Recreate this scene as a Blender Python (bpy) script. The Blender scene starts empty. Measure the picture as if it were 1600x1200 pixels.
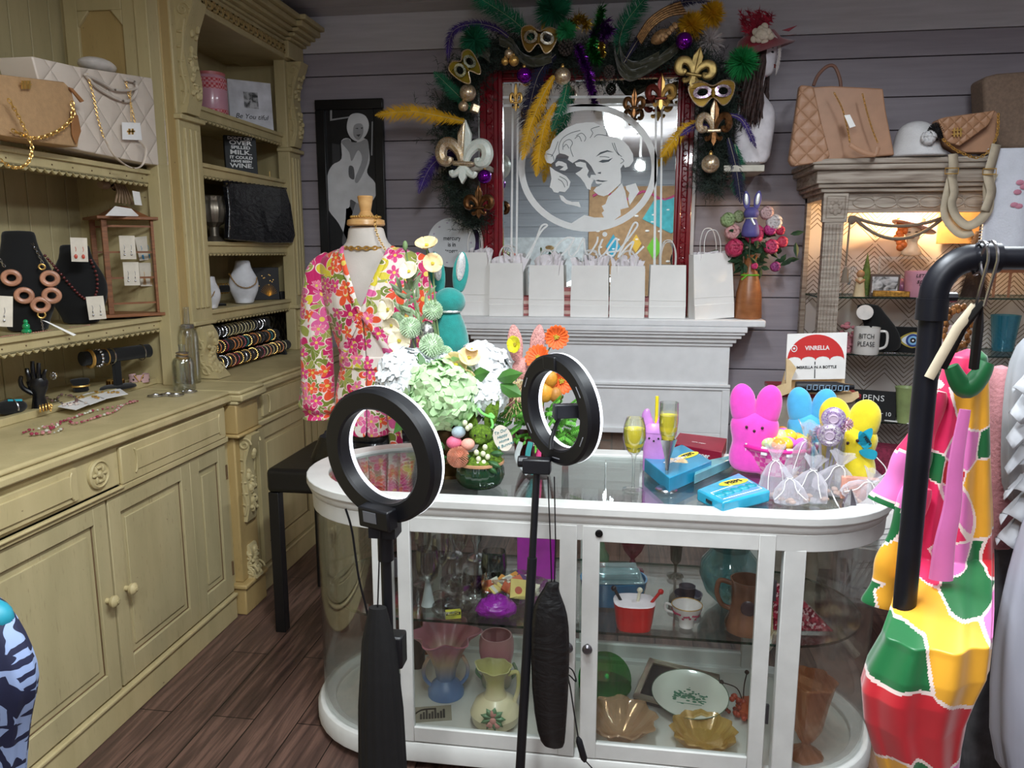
import bpy,bmesh,math,random
from mathutils import Vector,Matrix,Euler
from mathutils.geometry import tessellate_polygon
random.seed(7)
SC = bpy.context.scene
COL = SC.collection
PI = math.pi
# ---------------- camera ----------------
FPX,EYE,YAW,PITCH = 1200.0,1.55,math.radians(8.41),math.radians(9.79)
cd = bpy.data.cameras.new('camera'); cam = bpy.data.objects.new('camera',cd); COL.objects.link(cam)
cd.sensor_width = 36; cd.lens = FPX / 1600 * 36; cd.clip_start = .02
cam.location = (0,0,EYE); cam.rotation_euler = (PI / 2 - PITCH,0,YAW)
SC.camera = cam
# ---------------- light and exposure ----------------
w = bpy.data.worlds.new('world'); SC.world = w; w.use_nodes = True
w.node_tree.nodes['Background'].inputs[0].default_value = (.8,.88,1,1)
w.node_tree.nodes['Background'].inputs[1].default_value = .05
SC.view_settings.view_transform = 'Standard'; SC.view_settings.look = 'None'
SC.view_settings.gamma = 1; SC.view_settings.use_curve_mapping = False
SC.view_settings.exposure = EXPO = .2
LAMPS = [  # x, y, z, sx, sy, watts, colour : fluorescent strips under the ceiling
 (-.15,1.0,2.74,.16,1.2,62,(.90,.97,1)),
 (1.1,2.2,2.74,.16,1.2,26,(.90,.97,1)),
 (-.2,-1.2,2.74,.16,1.2,36,(.93,.98,1)),
]
def area(name,loc,sx,sy,pw,col,rot=(0,0,0)):
 l = bpy.data.lights.new(name,'AREA'); l.shape = 'RECTANGLE'; l.size = sx; l.size_y = sy
 l.energy = pw; l.color = col; o = bpy.data.objects.new(name,l); COL.objects.link(o)
 o.location = loc; o.rotation_euler = rot; return o
for i,(x,y,z,sx,sy,pw,c) in enumerate(LAMPS):
 area('strip_lamp_light',(x,y,z - .045),sx,sy,pw,c)
for x,y,pw in ((.12,-.5,16),(.62,.1,16)):
 l = bpy.data.lights.new('bulb_light','POINT'); l.energy = pw; l.shadow_soft_size = .05; l.color = (.95,.98,1)
 o = bpy.data.objects.new('bulb_light',l); COL.objects.link(o); o.location = (x,y,2.5)
# ---------------- pixel -> world (camera placed as above) ----------------
def ray(px,py):
 x = (px - 800) / FPX; u = (600 - py) / FPX
 fw = math.cos(PITCH) + math.sin(PITCH) * u
 return Vector((x * math.cos(YAW) - fw * math.sin(YAW),x * math.sin(YAW) + fw * math.cos(YAW),math.cos(PITCH) * u - math.sin(PITCH)))
def at(px,py,X=None,Y=None,Z=None):
 d = ray(px,py)
 t = X / d.x if X is not None else Y / d.y if Y is not None else (Z - EYE) / d.z
 return Vector((0,0,EYE)) + d * t
def mpp(p):   # metres per photo pixel at a place
 f = -p[0] * math.sin(YAW) + p[1] * math.cos(YAW)
 return (f * math.cos(PITCH) - (p[2] - EYE) * math.sin(PITCH)) / FPX
def face(p): return -math.atan2(p[0],p[1])
# ---------------- mesh builder ----------------
def ident(): return Matrix.Identity(4)
def T(x=0,y=0,z=0,rx=0,ry=0,rz=0,s=1):
 sc = s if hasattr(s,'__len__') else (s,s,s)
 return Matrix.Translation((x,y,z)) @ Euler((rx,ry,rz)).to_matrix().to_4x4() @ Matrix.Diagonal((*sc,1))
class MB:
 def __init__(s): s.v = []; s.f = []; s.mi = []; s.m = 0
 def add(s,vs,fs,M=None):
  o = len(s.v)
  s.v += [tuple(M @ Vector(v)) if M is not None else tuple(v) for v in vs]
  s.f += [tuple(o + i for i in f) for f in fs]; s.mi += [s.m] * len(fs); return s
 def box(s,c,d,M=None,rz=0,rx=0,ry=0):
  x,y,z = d[0] / 2,d[1] / 2,d[2] / 2
  vs = [(-x,-y,-z),(x,-y,-z),(x,y,-z),(-x,y,-z),(-x,-y,z),(x,-y,z),(x,y,z),(-x,y,z)]
  fs = [(3,2,1,0),(4,5,6,7),(0,1,5,4),(1,2,6,5),(2,3,7,6),(3,0,4,7)]
  K = T(*c,rx,ry,rz); return s.add(vs,fs,M @ K if M is not None else K)
 def b(s,x0,x1,y0,y1,z0,z1,M=None):
  return s.box(((x0 + x1) / 2,(y0 + y1) / 2,(z0 + z1) / 2),(abs(x1 - x0),abs(y1 - y0),abs(z1 - z0)),M)
 def rings(s,R,closed=True,cap0=True,cap1=True,M=None,loop=False):
  n = len(R[0]); vs = [p for r in R for p in r]; fs = []
  k = len(R)
  for i in range(k if loop else k - 1):
   for j in range(n if closed else n - 1):
    a,b = i * n + j,i * n + (j + 1) % n; i2 = (i + 1) % k
    fs.append((a,b,i2 * n + (j + 1) % n,i2 * n + j))
  if closed and not loop:
   if cap0: fs.append(tuple(range(n))[::-1])
   if cap1: fs.append(tuple((k - 1) * n + j for j in range(n)))
  return s.add(vs,fs,M)
 def lathe(s,prof,seg=28,M=None,cap0=True,cap1=True,wob=None):
  R = []
  for i,(r,z) in enumerate(prof):
   ring = []
   for j in range(seg):
    a = 2 * PI * j / seg; rr = r * (wob(a,z,i) if wob else 1)
    ring.append((rr * math.cos(a),rr * math.sin(a),z))
   R.append(ring)
  return s.rings(R,True,cap0,cap1,M)
 def cyl(s,c,r,h,seg=20,M=None,r2=None,axis='Z'):
  K = T(*c) @ {'Z': ident(),'X': T(ry=PI / 2),'Y': T(rx=-PI / 2)}[axis]
  return s.lathe([(r,0),(r if r2 is None else r2,h)],seg,M @ K if M is not None else K)
 def tube(s,pts,r,seg=8,M=None,closed=False,flat=1,cap=True):
  P = [Vector(p) for p in pts]; n = len(P); R = []; up = Vector((0,-1,0.01))
  for i,p in enumerate(P):
   a = P[(i - 1) % n] if closed or i > 0 else p; b_ = P[(i + 1) % n] if closed or i < n - 1 else p
   t = (b_ - a); t = t.normalized() if t.length > 1e-9 else Vector((0,0,1))
   u = t.cross(up)
   if u.length < 1e-3: u = t.cross(Vector((1,0,0)))
   u.normalize(); v = u.cross(t).normalized();
   rr = r[i] if hasattr(r,'__len__') else r
   R.append([tuple(p + (u * math.cos(2 * PI * j / seg) + v * math.sin(2 * PI * j / seg) * flat) * rr) for j in range(seg)])
  return s.rings(R,True,cap,cap,M,loop=closed)
 def ell(s,c,r,seg=16,M=None,nr=10):
  r = r if hasattr(r,'__len__') else (r,r,r)
  vs = [(0,0,-1)]; fs = []
  for i in range(1,nr):
   ph = -PI / 2 + PI * i / nr
   vs += [(math.cos(ph) * math.cos(2 * PI * j / seg),math.cos(ph) * math.sin(2 * PI * j / seg),math.sin(ph)) for j in range(seg)]
  vs.append((0,0,1))
  for j in range(seg): fs.append((0,1 + (j + 1) % seg,1 + j))
  for i in range(nr - 2):
   for j in range(seg):
    a = 1 + i * seg + j; b_ = 1 + i * seg + (j + 1) % seg; fs.append((a,b_,b_ + seg,a + seg))
  l = len(vs) - 1; o = 1 + (nr - 2) * seg
  for j in range(seg): fs.append((o + j,o + (j + 1) % seg,l))
  K = T(*c,s=r); return s.add(vs,fs,M @ K if M is not None else K)
 def prism(s,out,d,holes=(),M=None,y0=None):   # outline in XZ, thickness along Y
  y0 = -d / 2 if y0 is None else y0
  def area2(p): return sum(p[i][0] * p[(i + 1) % len(p)][1] - p[(i + 1) % len(p)][0] * p[i][1] for i in range(len(p)))
  out = list(out)[::-1] if area2(out) < 0 else list(out)
  hs = [list(h)[::-1] if area2(h) > 0 else list(h) for h in holes]
  loops = [out] + hs; tris = tessellate_polygon([[Vector((a,c,0)) for a,c in l] for l in loops])
  flat = [p for l in loops for p in l]; n = len(flat)
  vs = [(a,y0,c) for a,c in flat] + [(a,y0 + d,c) for a,c in flat]; fs = []
  for t in tris:
   a,b_,c = [flat[i] for i in t]
   ar = (b_[0] - a[0]) * (c[1] - a[1]) - (c[0] - a[0]) * (b_[1] - a[1])
   t = t if ar > 0 else t[::-1]
   fs.append(tuple(t)); fs.append(tuple(i + n for i in t[::-1]))
  o = 0
  for l in loops:
   m = len(l)
   for i in range(m):
    a,b_ = o + i,o + (i + 1) % m; fs.append((a,a + n,b_ + n,b_))
   o += m
  return s.add(vs,fs,M)
 def grid(s,fn,nu,nv,M=None,cu=False):
  vs = [fn(i / nu,j / nv) for i in range(nu + (0 if cu else 1)) for j in range(nv + 1)]; fs = []
  for i in range(nu):
   i2 = (i + 1) % nu if cu else i + 1
   for j in range(nv): fs.append((i * (nv + 1) + j,i2 * (nv + 1) + j,i2 * (nv + 1) + j + 1,i * (nv + 1) + j + 1))
  return s.add(vs,fs,M)
 def loft(s,R,seg=36,M=None,fold=0,k=9,ph=0,cap0=True,cap1=True,pw=1):
  rr = []
  for i,(x,y,z,rx,ry) in enumerate(R):
   ring = []
   for j in range(seg):
    a = 2 * PI * j / seg; f = 1 + fold * (i / max(1,len(R) - 1)) * math.sin(k * a + ph + .7 * math.sin(i * .6))
    ca,sa = math.cos(a),math.sin(a)
    ca = math.copysign(abs(ca) ** pw,ca); sa = math.copysign(abs(sa) ** pw,sa)
    ring.append((x + rx * f * ca,y + ry * f * sa,z))
   rr.append(ring)
  return s.rings(rr,True,cap0,cap1,M)
 def mesh(s,name,mats,smooth=35):
  me = bpy.data.meshes.new(name); me.from_pydata(s.v,[],s.f)
  for m in (mats if isinstance(mats,(list,tuple)) else [mats]): me.materials.append(m)
  me.polygons.foreach_set('material_index',s.mi)
  bm = bmesh.new(); bm.from_mesh(me)
  if len(bm.faces) < 60000: bmesh.ops.recalc_face_normals(bm,faces=bm.faces)
  bm.to_mesh(me); bm.free()
  if smooth:
   me.polygons.foreach_set('use_smooth',[True] * len(me.polygons)); me.set_sharp_from_angle(angle=math.radians(smooth))
  me.update(); return me
def part(name,mb,mat,parent=None,bev=0,smooth=35,thick=0,sub=0,label=None,seg=2):
 o = bpy.data.objects.new(name,mb.mesh(name,mat,smooth)); COL.objects.link(o)
 if parent is not None: o.parent = parent
 if thick: m = o.modifiers.new('s','SOLIDIFY'); m.thickness = thick; m.offset = 0
 if bev: m = o.modifiers.new('b','BEVEL'); m.width = bev; m.segments = seg; m.limit_method = 'ANGLE'; m.angle_limit = math.radians(40)
 if sub: m = o.modifiers.new('u','SUBSURF'); m.levels = sub; m.render_levels = sub
 if label: o['label'] = label
 return o
def tagit(o,label,cat,group=None,kind=None):
 o['label'] = label; o['category'] = cat
 if group: o['group'] = group
 if kind: o['kind'] = kind
 return o
def thing(name,label,cat,loc=(0,0,0),rz=0,group=None,kind=None):
 o = bpy.data.objects.new(name,None); COL.objects.link(o); o.empty_display_size = .05
 o.location = loc; o.rotation_euler = (0,0,rz); return tagit(o,label,cat,group,kind)
def solo(name,mb,mat,label,cat,loc=(0,0,0),rz=0,group=None,**k):
 kd = k.pop('kind',None); o = part(name,mb,mat,None,**k); o.location = loc; o.rotation_euler = (0,0,rz)
 return tagit(o,label,cat,group,kd)
def struct(name,mb,mat,**k):
 o = part(name,mb,mat,None,**k); o['kind'] = 'structure'; return o
def copy_thing(o,loc=None,rz=None,label=None,group=None):
 c = o.copy(); COL.objects.link(c)
 if loc is not None: c.location = loc
 if rz is not None: c.rotation_euler = (0,0,rz)
 if label: c['label'] = label
 if group: c['group'] = group
 for ch in list(o.children):
  d = ch.copy(); COL.objects.link(d); d.parent = c
  for g in list(ch.children):
   e = g.copy(); COL.objects.link(e); e.parent = d
 return c
def text(txt,size,mat,parent,M,name='lettering',ext=.0006,bold=0,ax='CENTER',sx=1,shear=0,sp=1):
 cu = bpy.data.curves.new(name,'FONT'); cu.body = txt; cu.size = size; cu.extrude = ext; cu.offset = bold; cu.align_x = ax
 cu.align_y = 'CENTER'; cu.shear = shear; cu.space_character = sp; cu.resolution_u = 3
 t = bpy.data.objects.new('t',cu); COL.objects.link(t)
 me = bpy.data.meshes.new_from_object(t,depsgraph=bpy.context.evaluated_depsgraph_get())
 bpy.data.objects.remove(t); bpy.data.curves.remove(cu)
 me.transform(M @ T(rx=PI / 2,s=(sx,1,1))); me.name = name; me.materials.clear(); me.materials.append(mat)
 o = bpy.data.objects.new(name,me); COL.objects.link(o); o.parent = parent; return o
# ---------------- materials ----------------
def lin(c):
 f = lambda v: v / 12.92 if v <= .04045 else ((v + .055) / 1.055) ** 2.4
 return tuple(f(v / 255) for v in c) + (1,)
class NT:
 def __init__(s,name):
  s.m = bpy.data.materials.new(name); s.m.use_nodes = True; s.t = s.m.node_tree
  s.b = s.t.nodes['Principled BSDF']; s.tc = None
 def n(s,ty,**k):
  o = s.t.nodes.new('ShaderNode' + ty)
  for a,v in k.items(): setattr(o,a,v)
  return o
 def l(s,a,b): s.t.links.new(a,b)
 def co(s,sc=(1,1,1),rot=(0,0,0),loc=(0,0,0)):
  if not s.tc: s.tc = s.n('TexCoord')
  m = s.n('Mapping'); s.l(s.tc.outputs['Object'],m.inputs[0]); m.inputs['Scale'].default_value = sc
  m.inputs['Rotation'].default_value = rot; m.inputs['Location'].default_value = loc; return m.outputs[0]
 def noise(s,sc=5,vec=None,det=4,dist=0,out='Fac'):
  o = s.n('TexNoise'); o.inputs['Scale'].default_value = sc; o.inputs['Detail'].default_value = det; o.inputs['Distortion'].default_value = dist
  s.l(vec or s.co(),o.inputs['Vector']); return o.outputs[out]
 def vor(s,sc=5,vec=None,feat='F1',out='Distance',rnd=1):
  o = s.n('TexVoronoi',feature=feat); o.inputs['Scale'].default_value = sc; o.inputs['Randomness'].default_value = rnd
  s.l(vec or s.co(),o.inputs['Vector']); return o.outputs[out]
 def ramp(s,fac,stops,const=False):
  o = s.n('ValToRGB'); e = o.color_ramp; e.interpolation = 'CONSTANT' if const else 'LINEAR'
  while len(e.elements) < len(stops): e.elements.new(.5)
  for el,(p,c) in zip(e.elements,stops): el.position = p; el.color = c if len(c) == 4 else (*c,1)
  s.l(fac,o.inputs[0]); return o.outputs[0]
 def mix(s,fac,a,b,mode='MIX'):
  o = s.n('Mix',data_type='RGBA',blend_type=mode)
  for v,i in ((fac,0),(a,6),(b,7)):
   if hasattr(v,'links'): s.l(v,o.inputs[i])
   else: o.inputs[i].default_value = v
  return o.outputs[2]
 def math(s,op,a,b=0,c=0):
  o = s.n('Math',operation=op)
  for v,i in ((a,0),(b,1),(c,2)):
   if hasattr(v,'links'): s.l(v,o.inputs[i])
   else: o.inputs[i].default_value = v
  return o.outputs[0]
 def bump(s,h,st=.3,d=.01):
  o = s.n('Bump'); o.inputs['Strength'].default_value = st; o.inputs['Distance'].default_value = d
  s.l(h,o.inputs['Height']); s.l(o.outputs[0],s.b.inputs['Normal'])
 def set(s,**k):
  for a,v in k.items():
   i = s.b.inputs[{'color': 'Base Color','rough': 'Roughness','metal': 'Metallic','coat': 'Coat Weight','sheen': 'Sheen Weight','emit': 'Emission Color','estr': 'Emission Strength','sss': 'Subsurface Weight','spec': 'Specular IOR Level','trans': 'Transmission Weight','ior': 'IOR','alpha': 'Alpha'}[a]]
   if hasattr(v,'links'): s.l(v,i)
   else: i.default_value = v
  return s.m
_c = {}
def mt(col,rough=.5,metal=0,var=.12,vs=14,bump=0,bs=80,name='paint',**k):
 key = (tuple(col),rough,metal,var,vs,bump,bs,name,tuple(sorted(k.items())))
 if key in _c: return _c[key]
 t = NT(name); c = lin(col)
 if var:
  d = tuple(max(0,x * (1 - 2 * var)) for x in c[:3]) + (1,); u = tuple(min(1,x * (1 + var)) for x in c[:3]) + (1,)
  t.set(color=t.ramp(t.noise(vs),[(.3,d),(.7,u)]))
 else: t.set(color=c)
 t.set(rough=rough,metal=metal,**k)
 if bump: t.bump(t.noise(bs,det=3),bump,.004)
 _c[key] = t.m; return t.m
def glassy(name,tint=(250,255,252),edge=.0,lo=.05,hi=.75,rough=.02,gloss=(1,1,1,1),body=0,bcol=None):
 t = NT(name); nt = t.t
 lw = t.n('LayerWeight'); lw.inputs[0].default_value = .35
 tr = t.n('BsdfTransparent'); gl = t.n('BsdfGlossy'); gl.inputs['Roughness'].default_value = rough; gl.inputs['Color'].default_value = gloss
 ti = lin(tint); dk = tuple(x * (1 - edge) for x in ti[:3]) + (1,)
 t.l(t.ramp(lw.outputs['Facing'],[(0,ti),(1,dk)]),tr.inputs[0])
 f = t.math('MULTIPLY_ADD',lw.outputs['Fresnel'],hi,lo)
 mx = t.n('MixShader'); t.l(f,mx.inputs[0]); t.l(tr.outputs[0],mx.inputs[1]); t.l(gl.outputs[0],mx.inputs[2])
 if body:
  t.set(color=lin(bcol),rough=.12,coat=.4); m2 = t.n('MixShader'); m2.inputs[0].default_value = body; t.l(mx.outputs[0],m2.inputs[1]); t.l(t.b.outputs[0],m2.inputs[2]); mx = m2
 else: nt.nodes.remove(t.b)
 t.l(mx.outputs[0],nt.nodes['Material Output'].inputs[0]); return t.m
def glow(col,st,name='glow'):
 t = NT(name); return t.set(color=lin(col),emit=lin(col),estr=st)
GLASS = glassy('clear_glass',(252,254,253),.08,.025,.4)
GWARE = glassy('glassware',(253,255,254),.16,.05,.5,.03)
def tinted(col,edge=.5): return glassy('tinted_glass',tuple(255 * (max(v,8) / 255) ** .4 for v in col),edge * .4,.06,.4,.05,body=.16,bcol=col)
WHITE = mt((212,212,209),.38,var=.04,name='white_paint',bump=.05,bs=30)
BLACK = mt((14,14,17),.42,var=.1,name='black_plastic')
VELVET = mt((7,7,9),.95,var=.1,sheen=.12,name='black_velvet')
GOLD = mt((226,182,104),.3,.75,var=.1,name='gold')
SILVER = mt((200,200,205),.25,1,var=.05,name='silver')
PAPER = mt((242,240,238),.75,var=.03,name='white_paper')
INK = mt((18,18,22),.8,var=0,name='black_ink')
WHITEINK = mt((232,232,232),.7,var=0,name='white_ink')
def glitter(col,sc=260,metal=.8,name='glitter'):
 t = NT(name); v = t.n('TexVoronoi'); v.inputs['Scale'].default_value = sc; t.l(t.co(),v.inputs[0])
 c = lin(col); t.set(color=t.mix(t.math('MULTIPLY',v.outputs['Color'],.8),c,(1,.98,.9,1)),rough=.3,metal=metal)
 nm = t.n('Bump'); nm.inputs[0].default_value = .9; nm.inputs[1].default_value = .003; t.l(v.outputs['Color'],nm.inputs['Height']); t.l(nm.outputs[0],t.b.inputs['Normal']); return t.m
def woodm(a,b,sc=(3,3,22),rough=.5,name='wood'):
 t = NT(name); n = t.noise(4,t.co(sc),6,.6)
 t.set(color=t.ramp(n,[(.3,lin(a)),(.7,lin(b))]),rough=rough); t.bump(n,.15,.003); return t.m
GLITG = glitter((196,150,70))
# ================= ROOM =================
WY,LX,RX,BY,CZ = 4.4,-2.32,2.9,-2.7,2.85
def floor_mat():
 t = NT('dark_plank_floor'); v = t.co(rot=(0,0,PI / 2))
 br = t.n('TexBrick'); t.l(v,br.inputs[0]); br.offset = .37
 for k,x in (('Scale',1),('Mortar Size',.0022),('Brick Width',1.1),('Row Height',.15),('Mortar Smooth',.3)): br.inputs[k].default_value = x
 br.inputs['Color1'].default_value = (0,0,0,1); br.inputs['Color2'].default_value = (1,1,1,1); br.inputs['Mortar'].default_value = (.3,.3,.3,1)
 g = t.noise(3.5,t.co((13,.8,1)),8,.7)
 base = t.ramp(g,[(.3,lin((44,31,28))),(.5,lin((84,62,54))),(.62,lin((122,92,80))),(.75,lin((52,38,35)))])
 m = t.mix(.35,base,t.ramp(br.outputs['Color'],[(0,lin((45,33,31))),(1,lin((112,88,80)))]))
 m = t.mix(br.outputs['Fac'],m,(.006,.004,.004,1))
 t.set(color=m,rough=.38); t.bump(t.math('SUBTRACT',g,br.outputs['Fac']),.2,.004); return t.m
m = MB(); m.b(LX,RX,BY,WY,-.06,0); struct('floor',m,floor_mat(),smooth=0)
def board_mat(c,name):
 t = NT(name); n = t.noise(3,t.co((1,6,14)),5,.3)
 a = lin(c); t.set(color=t.ramp(n,[(.25,tuple(x * .86 for x in a[:3])),(.75,tuple(x * 1.08 for x in a[:3]))]),rough=.55)
 t.bump(t.noise(5,t.co((.8,5,20)),6),.12,.004); return t.m
SHIP = board_mat((150,142,150),'grey_mauve_shiplap'); LITE = board_mat((192,188,192),'pale_board')
zs = [0,.2,.36,.58,.74,.9,1.12,1.30,1.42,1.58,1.795,1.955,2.17,2.335,2.53,2.655]
m = MB()
for a,b in zip(zs,zs[1:]): m.b(LX,RX,WY,WY + .03,a + .0025,b - .0025)
m.b(LX,RX,WY + .028,WY + .04,0,CZ)
m.m = 1; m.b(LX,RX,WY - .008,WY + .03,2.655,CZ)
struct('wall_back',m,[SHIP,LITE],bev=.002)
m = MB()
for i in range(22):
 m.b(LX,RX,BY + i * .33,BY + i * .33 + .327,CZ,CZ + .04)
m.b(LX,RX,BY,WY,CZ + .035,CZ + .05)
struct('ceiling',m,LITE,bev=.003)
m = MB(); m.b(LX - .06,LX,BY,WY,0,CZ); struct('wall_left',m,SHIP,smooth=0)
m = MB(); m.b(RX,RX + .06,BY,WY,0,CZ); struct('wall_right',m,SHIP,smooth=0)
m = MB()
for i in range(15): m.b(LX,RX,BY - .04,BY,i * .19 + .002,i * .19 + .188)
m.b(LX,RX,BY - .05,BY - .035,0,CZ)
struct('wall_front',m,board_mat((150,155,162),'grey_shiplap'))
m = MB(); m.b(-1.5,RX,WY - .018,WY,0,.12); struct('baseboard_back',m,WHITE,bev=.004)
# ceiling lamps
for i,(x,y,z,sx,sy,pw,c) in enumerate(LAMPS):
 t = thing('ceiling_strip_light',['white fluorescent strip on the ceiling nearest above the display case','white fluorescent strip on the ceiling above the garment rack','white fluorescent strip on the ceiling behind the camera'][i],'ceiling light',(x,y,CZ))
 m = MB(); m.b(-sx / 2 - .03,sx / 2 + .03,-sy / 2 - .04,sy / 2 + .04,-.06,0); part('housing',m,WHITE,t,bev=.006)
 m = MB()
 for k in (-.045,.045): m.cyl((k,-sy / 2,-.085),.016,sy,12,axis='Y')
 part('tube',m,glow((235,245,255),9,'tube_glow'),t)
for i,(x,y) in enumerate(((.12,-.5),(.62,.1))):
 t = thing('ceiling_bulb',['bare globe bulb hanging from the ceiling behind the camera','bare globe bulb hanging from the ceiling right of the camera'][i],'ceiling light',(x,y,CZ))
 m = MB(); m.cyl((0,0,-.25),.012,.25,10); m.cyl((0,0,-.02),.05,.02); part('stem',m,WHITE,t)
 m = MB(); m.lathe([(.02,-.25),(.045,-.29),(.05,-.36),(.0,-.40)][::-1],18)
 part('bulb',m,glassy('bulb_glass',(255,255,255),0,.02,.1),t)
# kraft paper panel with paper shapes on the wall behind the camera, seen in the mirror
t = thing('kraft_paper_backdrop','brown kraft paper backdrop with coloured paper shapes reflected in the mirror','backdrop',(0,BY + .03,0))
m = MB(); m.b(-.55,1.6,0,.01,.5,2.45); part('paper_sheet',m,mt((168,134,98),.8,name='kraft_paper'),t)
for (x,z,s_,c) in ((-.2,1.62,.17,(40,150,180)),(.12,1.66,.13,(225,180,60)),(.38,1.6,.18,(110,190,50)),(.95,1.55,.14,(200,190,60)),(.15,1.2,.12,(190,40,90)),(.72,1.3,.13,(60,170,180))):
 m = MB(); m.prism([(x - s_ * .6,z),(x,z + s_),(x + s_ * .6,z),(x,z - s_)],.012,y0=.012); part('paper_diamond',m,mt(c,.6,var=0,name='coloured_paper'),t)
m = MB(); m.prism([(.2,2.0),(.35,2.25),(.8,2.32),(1.3,2.3),(1.4,2.0),(1.15,1.82),(.9,1.95),(.6,1.8),(.4,1.9)],.012,y0=.012); part('paper_cutout',m,mt((70,175,185),.6,name='coloured_paper'),t)
m = MB(); m.tube([(-.5 + .1 * i,-0.02 + .03,2.32 + .06 * math.sin(i * 1.1)) for i in range(14)],.018,6); part('paper_garland',m,mt((190,60,120),.6,name='coloured_paper'),t)
m = MB()
for i in range(40): m.ell((random.uniform(-.5,1.5),.02,random.uniform(.9,2.3)),(.03,.006,.015),8,nr=5)
part('paper_snow',m,PAPER,t)
m = MB(); m.b(-2.0,-.62,0,.02,.2,1.75); solo('white_wall_panel',m,mt((205,212,215),.6),'pale panel on the wall behind the camera seen in the mirror','panel',(0,BY + .01,0))
# ================= HUTCH =================
def cream(name,a=(176,161,118),b=(194,178,134),dark=(84,60,36)):
 t = NT(name); g = t.noise(2.5,t.co((4,4,.7)),6,.4); g2 = t.noise(30,t.co((6,6,.8)),4)
 base = t.ramp(g,[(.3,lin(a)),(.72,lin(b))])
 w1 = t.ramp(g2,[(.62,(0,0,0,1)),(.76,(1,1,1,1))])
 w2 = t.ramp(t.noise(1.8,t.co(loc=(3,1,0)),3),[(.45,(0,0,0,1)),(.68,(1,1,1,1))])
 wf = t.math('MULTIPLY',w1,t.math('MULTIPLY_ADD',w2,.45,.1))
 sp = t.ramp(t.noise(23,t.co((1,1,1.6)),2),[(.76,(0,0,0,1)),(.79,(1,1,1,1))])
 c = t.mix(wf,base,lin(dark)); c = t.mix(t.math('MULTIPLY',sp,.7),c,lin((88,60,38)))
 t.set(color=c,rough=.52); t.bump(g2,.12,.003); return t.m
CREAM = cream('distressed_cream'); CREAMY = cream('yellowed_cream',(170,144,92),(182,156,104)); PALE = cream('pale_cream',(166,154,116),(184,170,130))
EDGE = mt((100,76,48),.7,name='worn_groove')
FX,UX = -1.62,-1.90    # fronts: lower / upper (X)
def L(name,lab): return thing(name,lab,'cabinet',(0,0,0))
hut = L('sideboard','long distressed cream sideboard base along the left wall with panelled doors'); hut['category'] = 'cabinet'
m = MB(); m.b(LX + .01,FX - .02,.3,2.86,.0,.90); m.b(LX + .01,FX - .02,3.12,4.38,0,.90); m.b(LX + .01,FX - .02,2.86,3.12,0,.9)
part('carcass',m,CREAM,hut,bev=.003)
m = MB(); m.b(FX - .03,FX + .004,.3,2.88,.0,.10); m.b(FX - .03,FX + .012,.3,2.88,.10,.115); m.b(FX - .03,FX + .004,3.1,4.38,0,.10); m.b(FX - .03,FX + .012,3.1,4.38,.10,.115)
part('plinth',m,CREAM,hut,bev=.005)
m = MB(); m.b(FX - .03,FX + .012,.3,2.88,.775,.80); m.b(FX - .03,FX + .012,3.1,4.38,.775,.80); m.b(FX - .03,FX,.3,2.88,.80,.93)
m.b(FX - .03,FX,3.1,4.38,.80,.93)
part('rail',m,CREAM,hut,bev=.005)
# countertop with moulded nose
m = MB()
def nose(y0,y1,x1,mb):
 for z0,z1,e in ((.925,.94,.0),(.94,.968,.022),(.968,.985,.012)): mb.b(LX + .01,x1 + e,y0,y1,z0,z1)
nose(.3,2.9,FX + .005,m); nose(2.9,3.12,FX + .05,m); nose(3.12,4.38,FX + .005,m)
part('countertop',m,CREAM,hut,bev=.007)
def panel(y0,y1,z0,z1,x,hollow=.012):   # frame with recessed field on plane X=x
 mb = MB(); w_ = .06
 mb.b(x - .02,x,y0,y0 + w_,z0,z1); mb.b(x - .02,x,y1 - w_,y1,z0,z1)
 mb.b(x - .02,x,y0 + w_,y1 - w_,z0,z0 + w_ * 1.3); mb.b(x - .02,x,y0 + w_,y1 - w_,z1 - w_,z1)
 mb.b(x - .024,x - hollow,y0 + w_,y1 - w_,z0 + w_,z1 - w_)
 mb.b(x - .024,x - hollow + .006,y0 + w_ + .028,y1 - w_ - .028,z0 + w_ * 1.3 + .028,z1 - w_ - .028)
 mb.m = 1
 a,b_,c,d = y0 + w_,y1 - w_,z0 + w_ * 1.3,z1 - w_
 for q in ((a,a + .004,c,d),(b_ - .004,b_,c,d),(a,b_,c,c + .004),(a,b_,d - .004,d)): mb.b(x - .02,x - hollow + .003,*q)
 mb.m = 0; return mb
def knob(p,par):
 mb = MB(); mb.lathe([(.009,0),(.008,.012),(.018,.02),(.02,.03),(.013,.038),(.006,.04),(0.006,.042)],20,T(*p,ry=PI / 2)); return part('knob',mb,CREAM,par)
for (y0,y1,ky) in ((.35,1.19,1.1),(1.2,2.125,2.09),(2.135,2.87,2.185)):
 if ky > 2.15:
  ym = y0 + .44
  mb = panel(y0,ym + .03,.125,.77,FX); mb2 = panel(ym + .031,y1,.125,.77,FX); mb.add(mb2.v,mb2.f); mb.mi = mb.mi[:len(mb.f) - len(mb2.f)] + mb2.mi
 else: mb = panel(y0,y1,.125,.77,FX)
 d = part('door',mb,[PALE,EDGE],hut,bev=.003); knob((FX,ky,.448),d)
 if ky > 2.15:
  for hz_ in (.62,.2): h = MB(); h.cyl((FX + .002,y1 - .005,hz_),.005,.06,8); part('hinge',h,EDGE,d)
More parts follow.
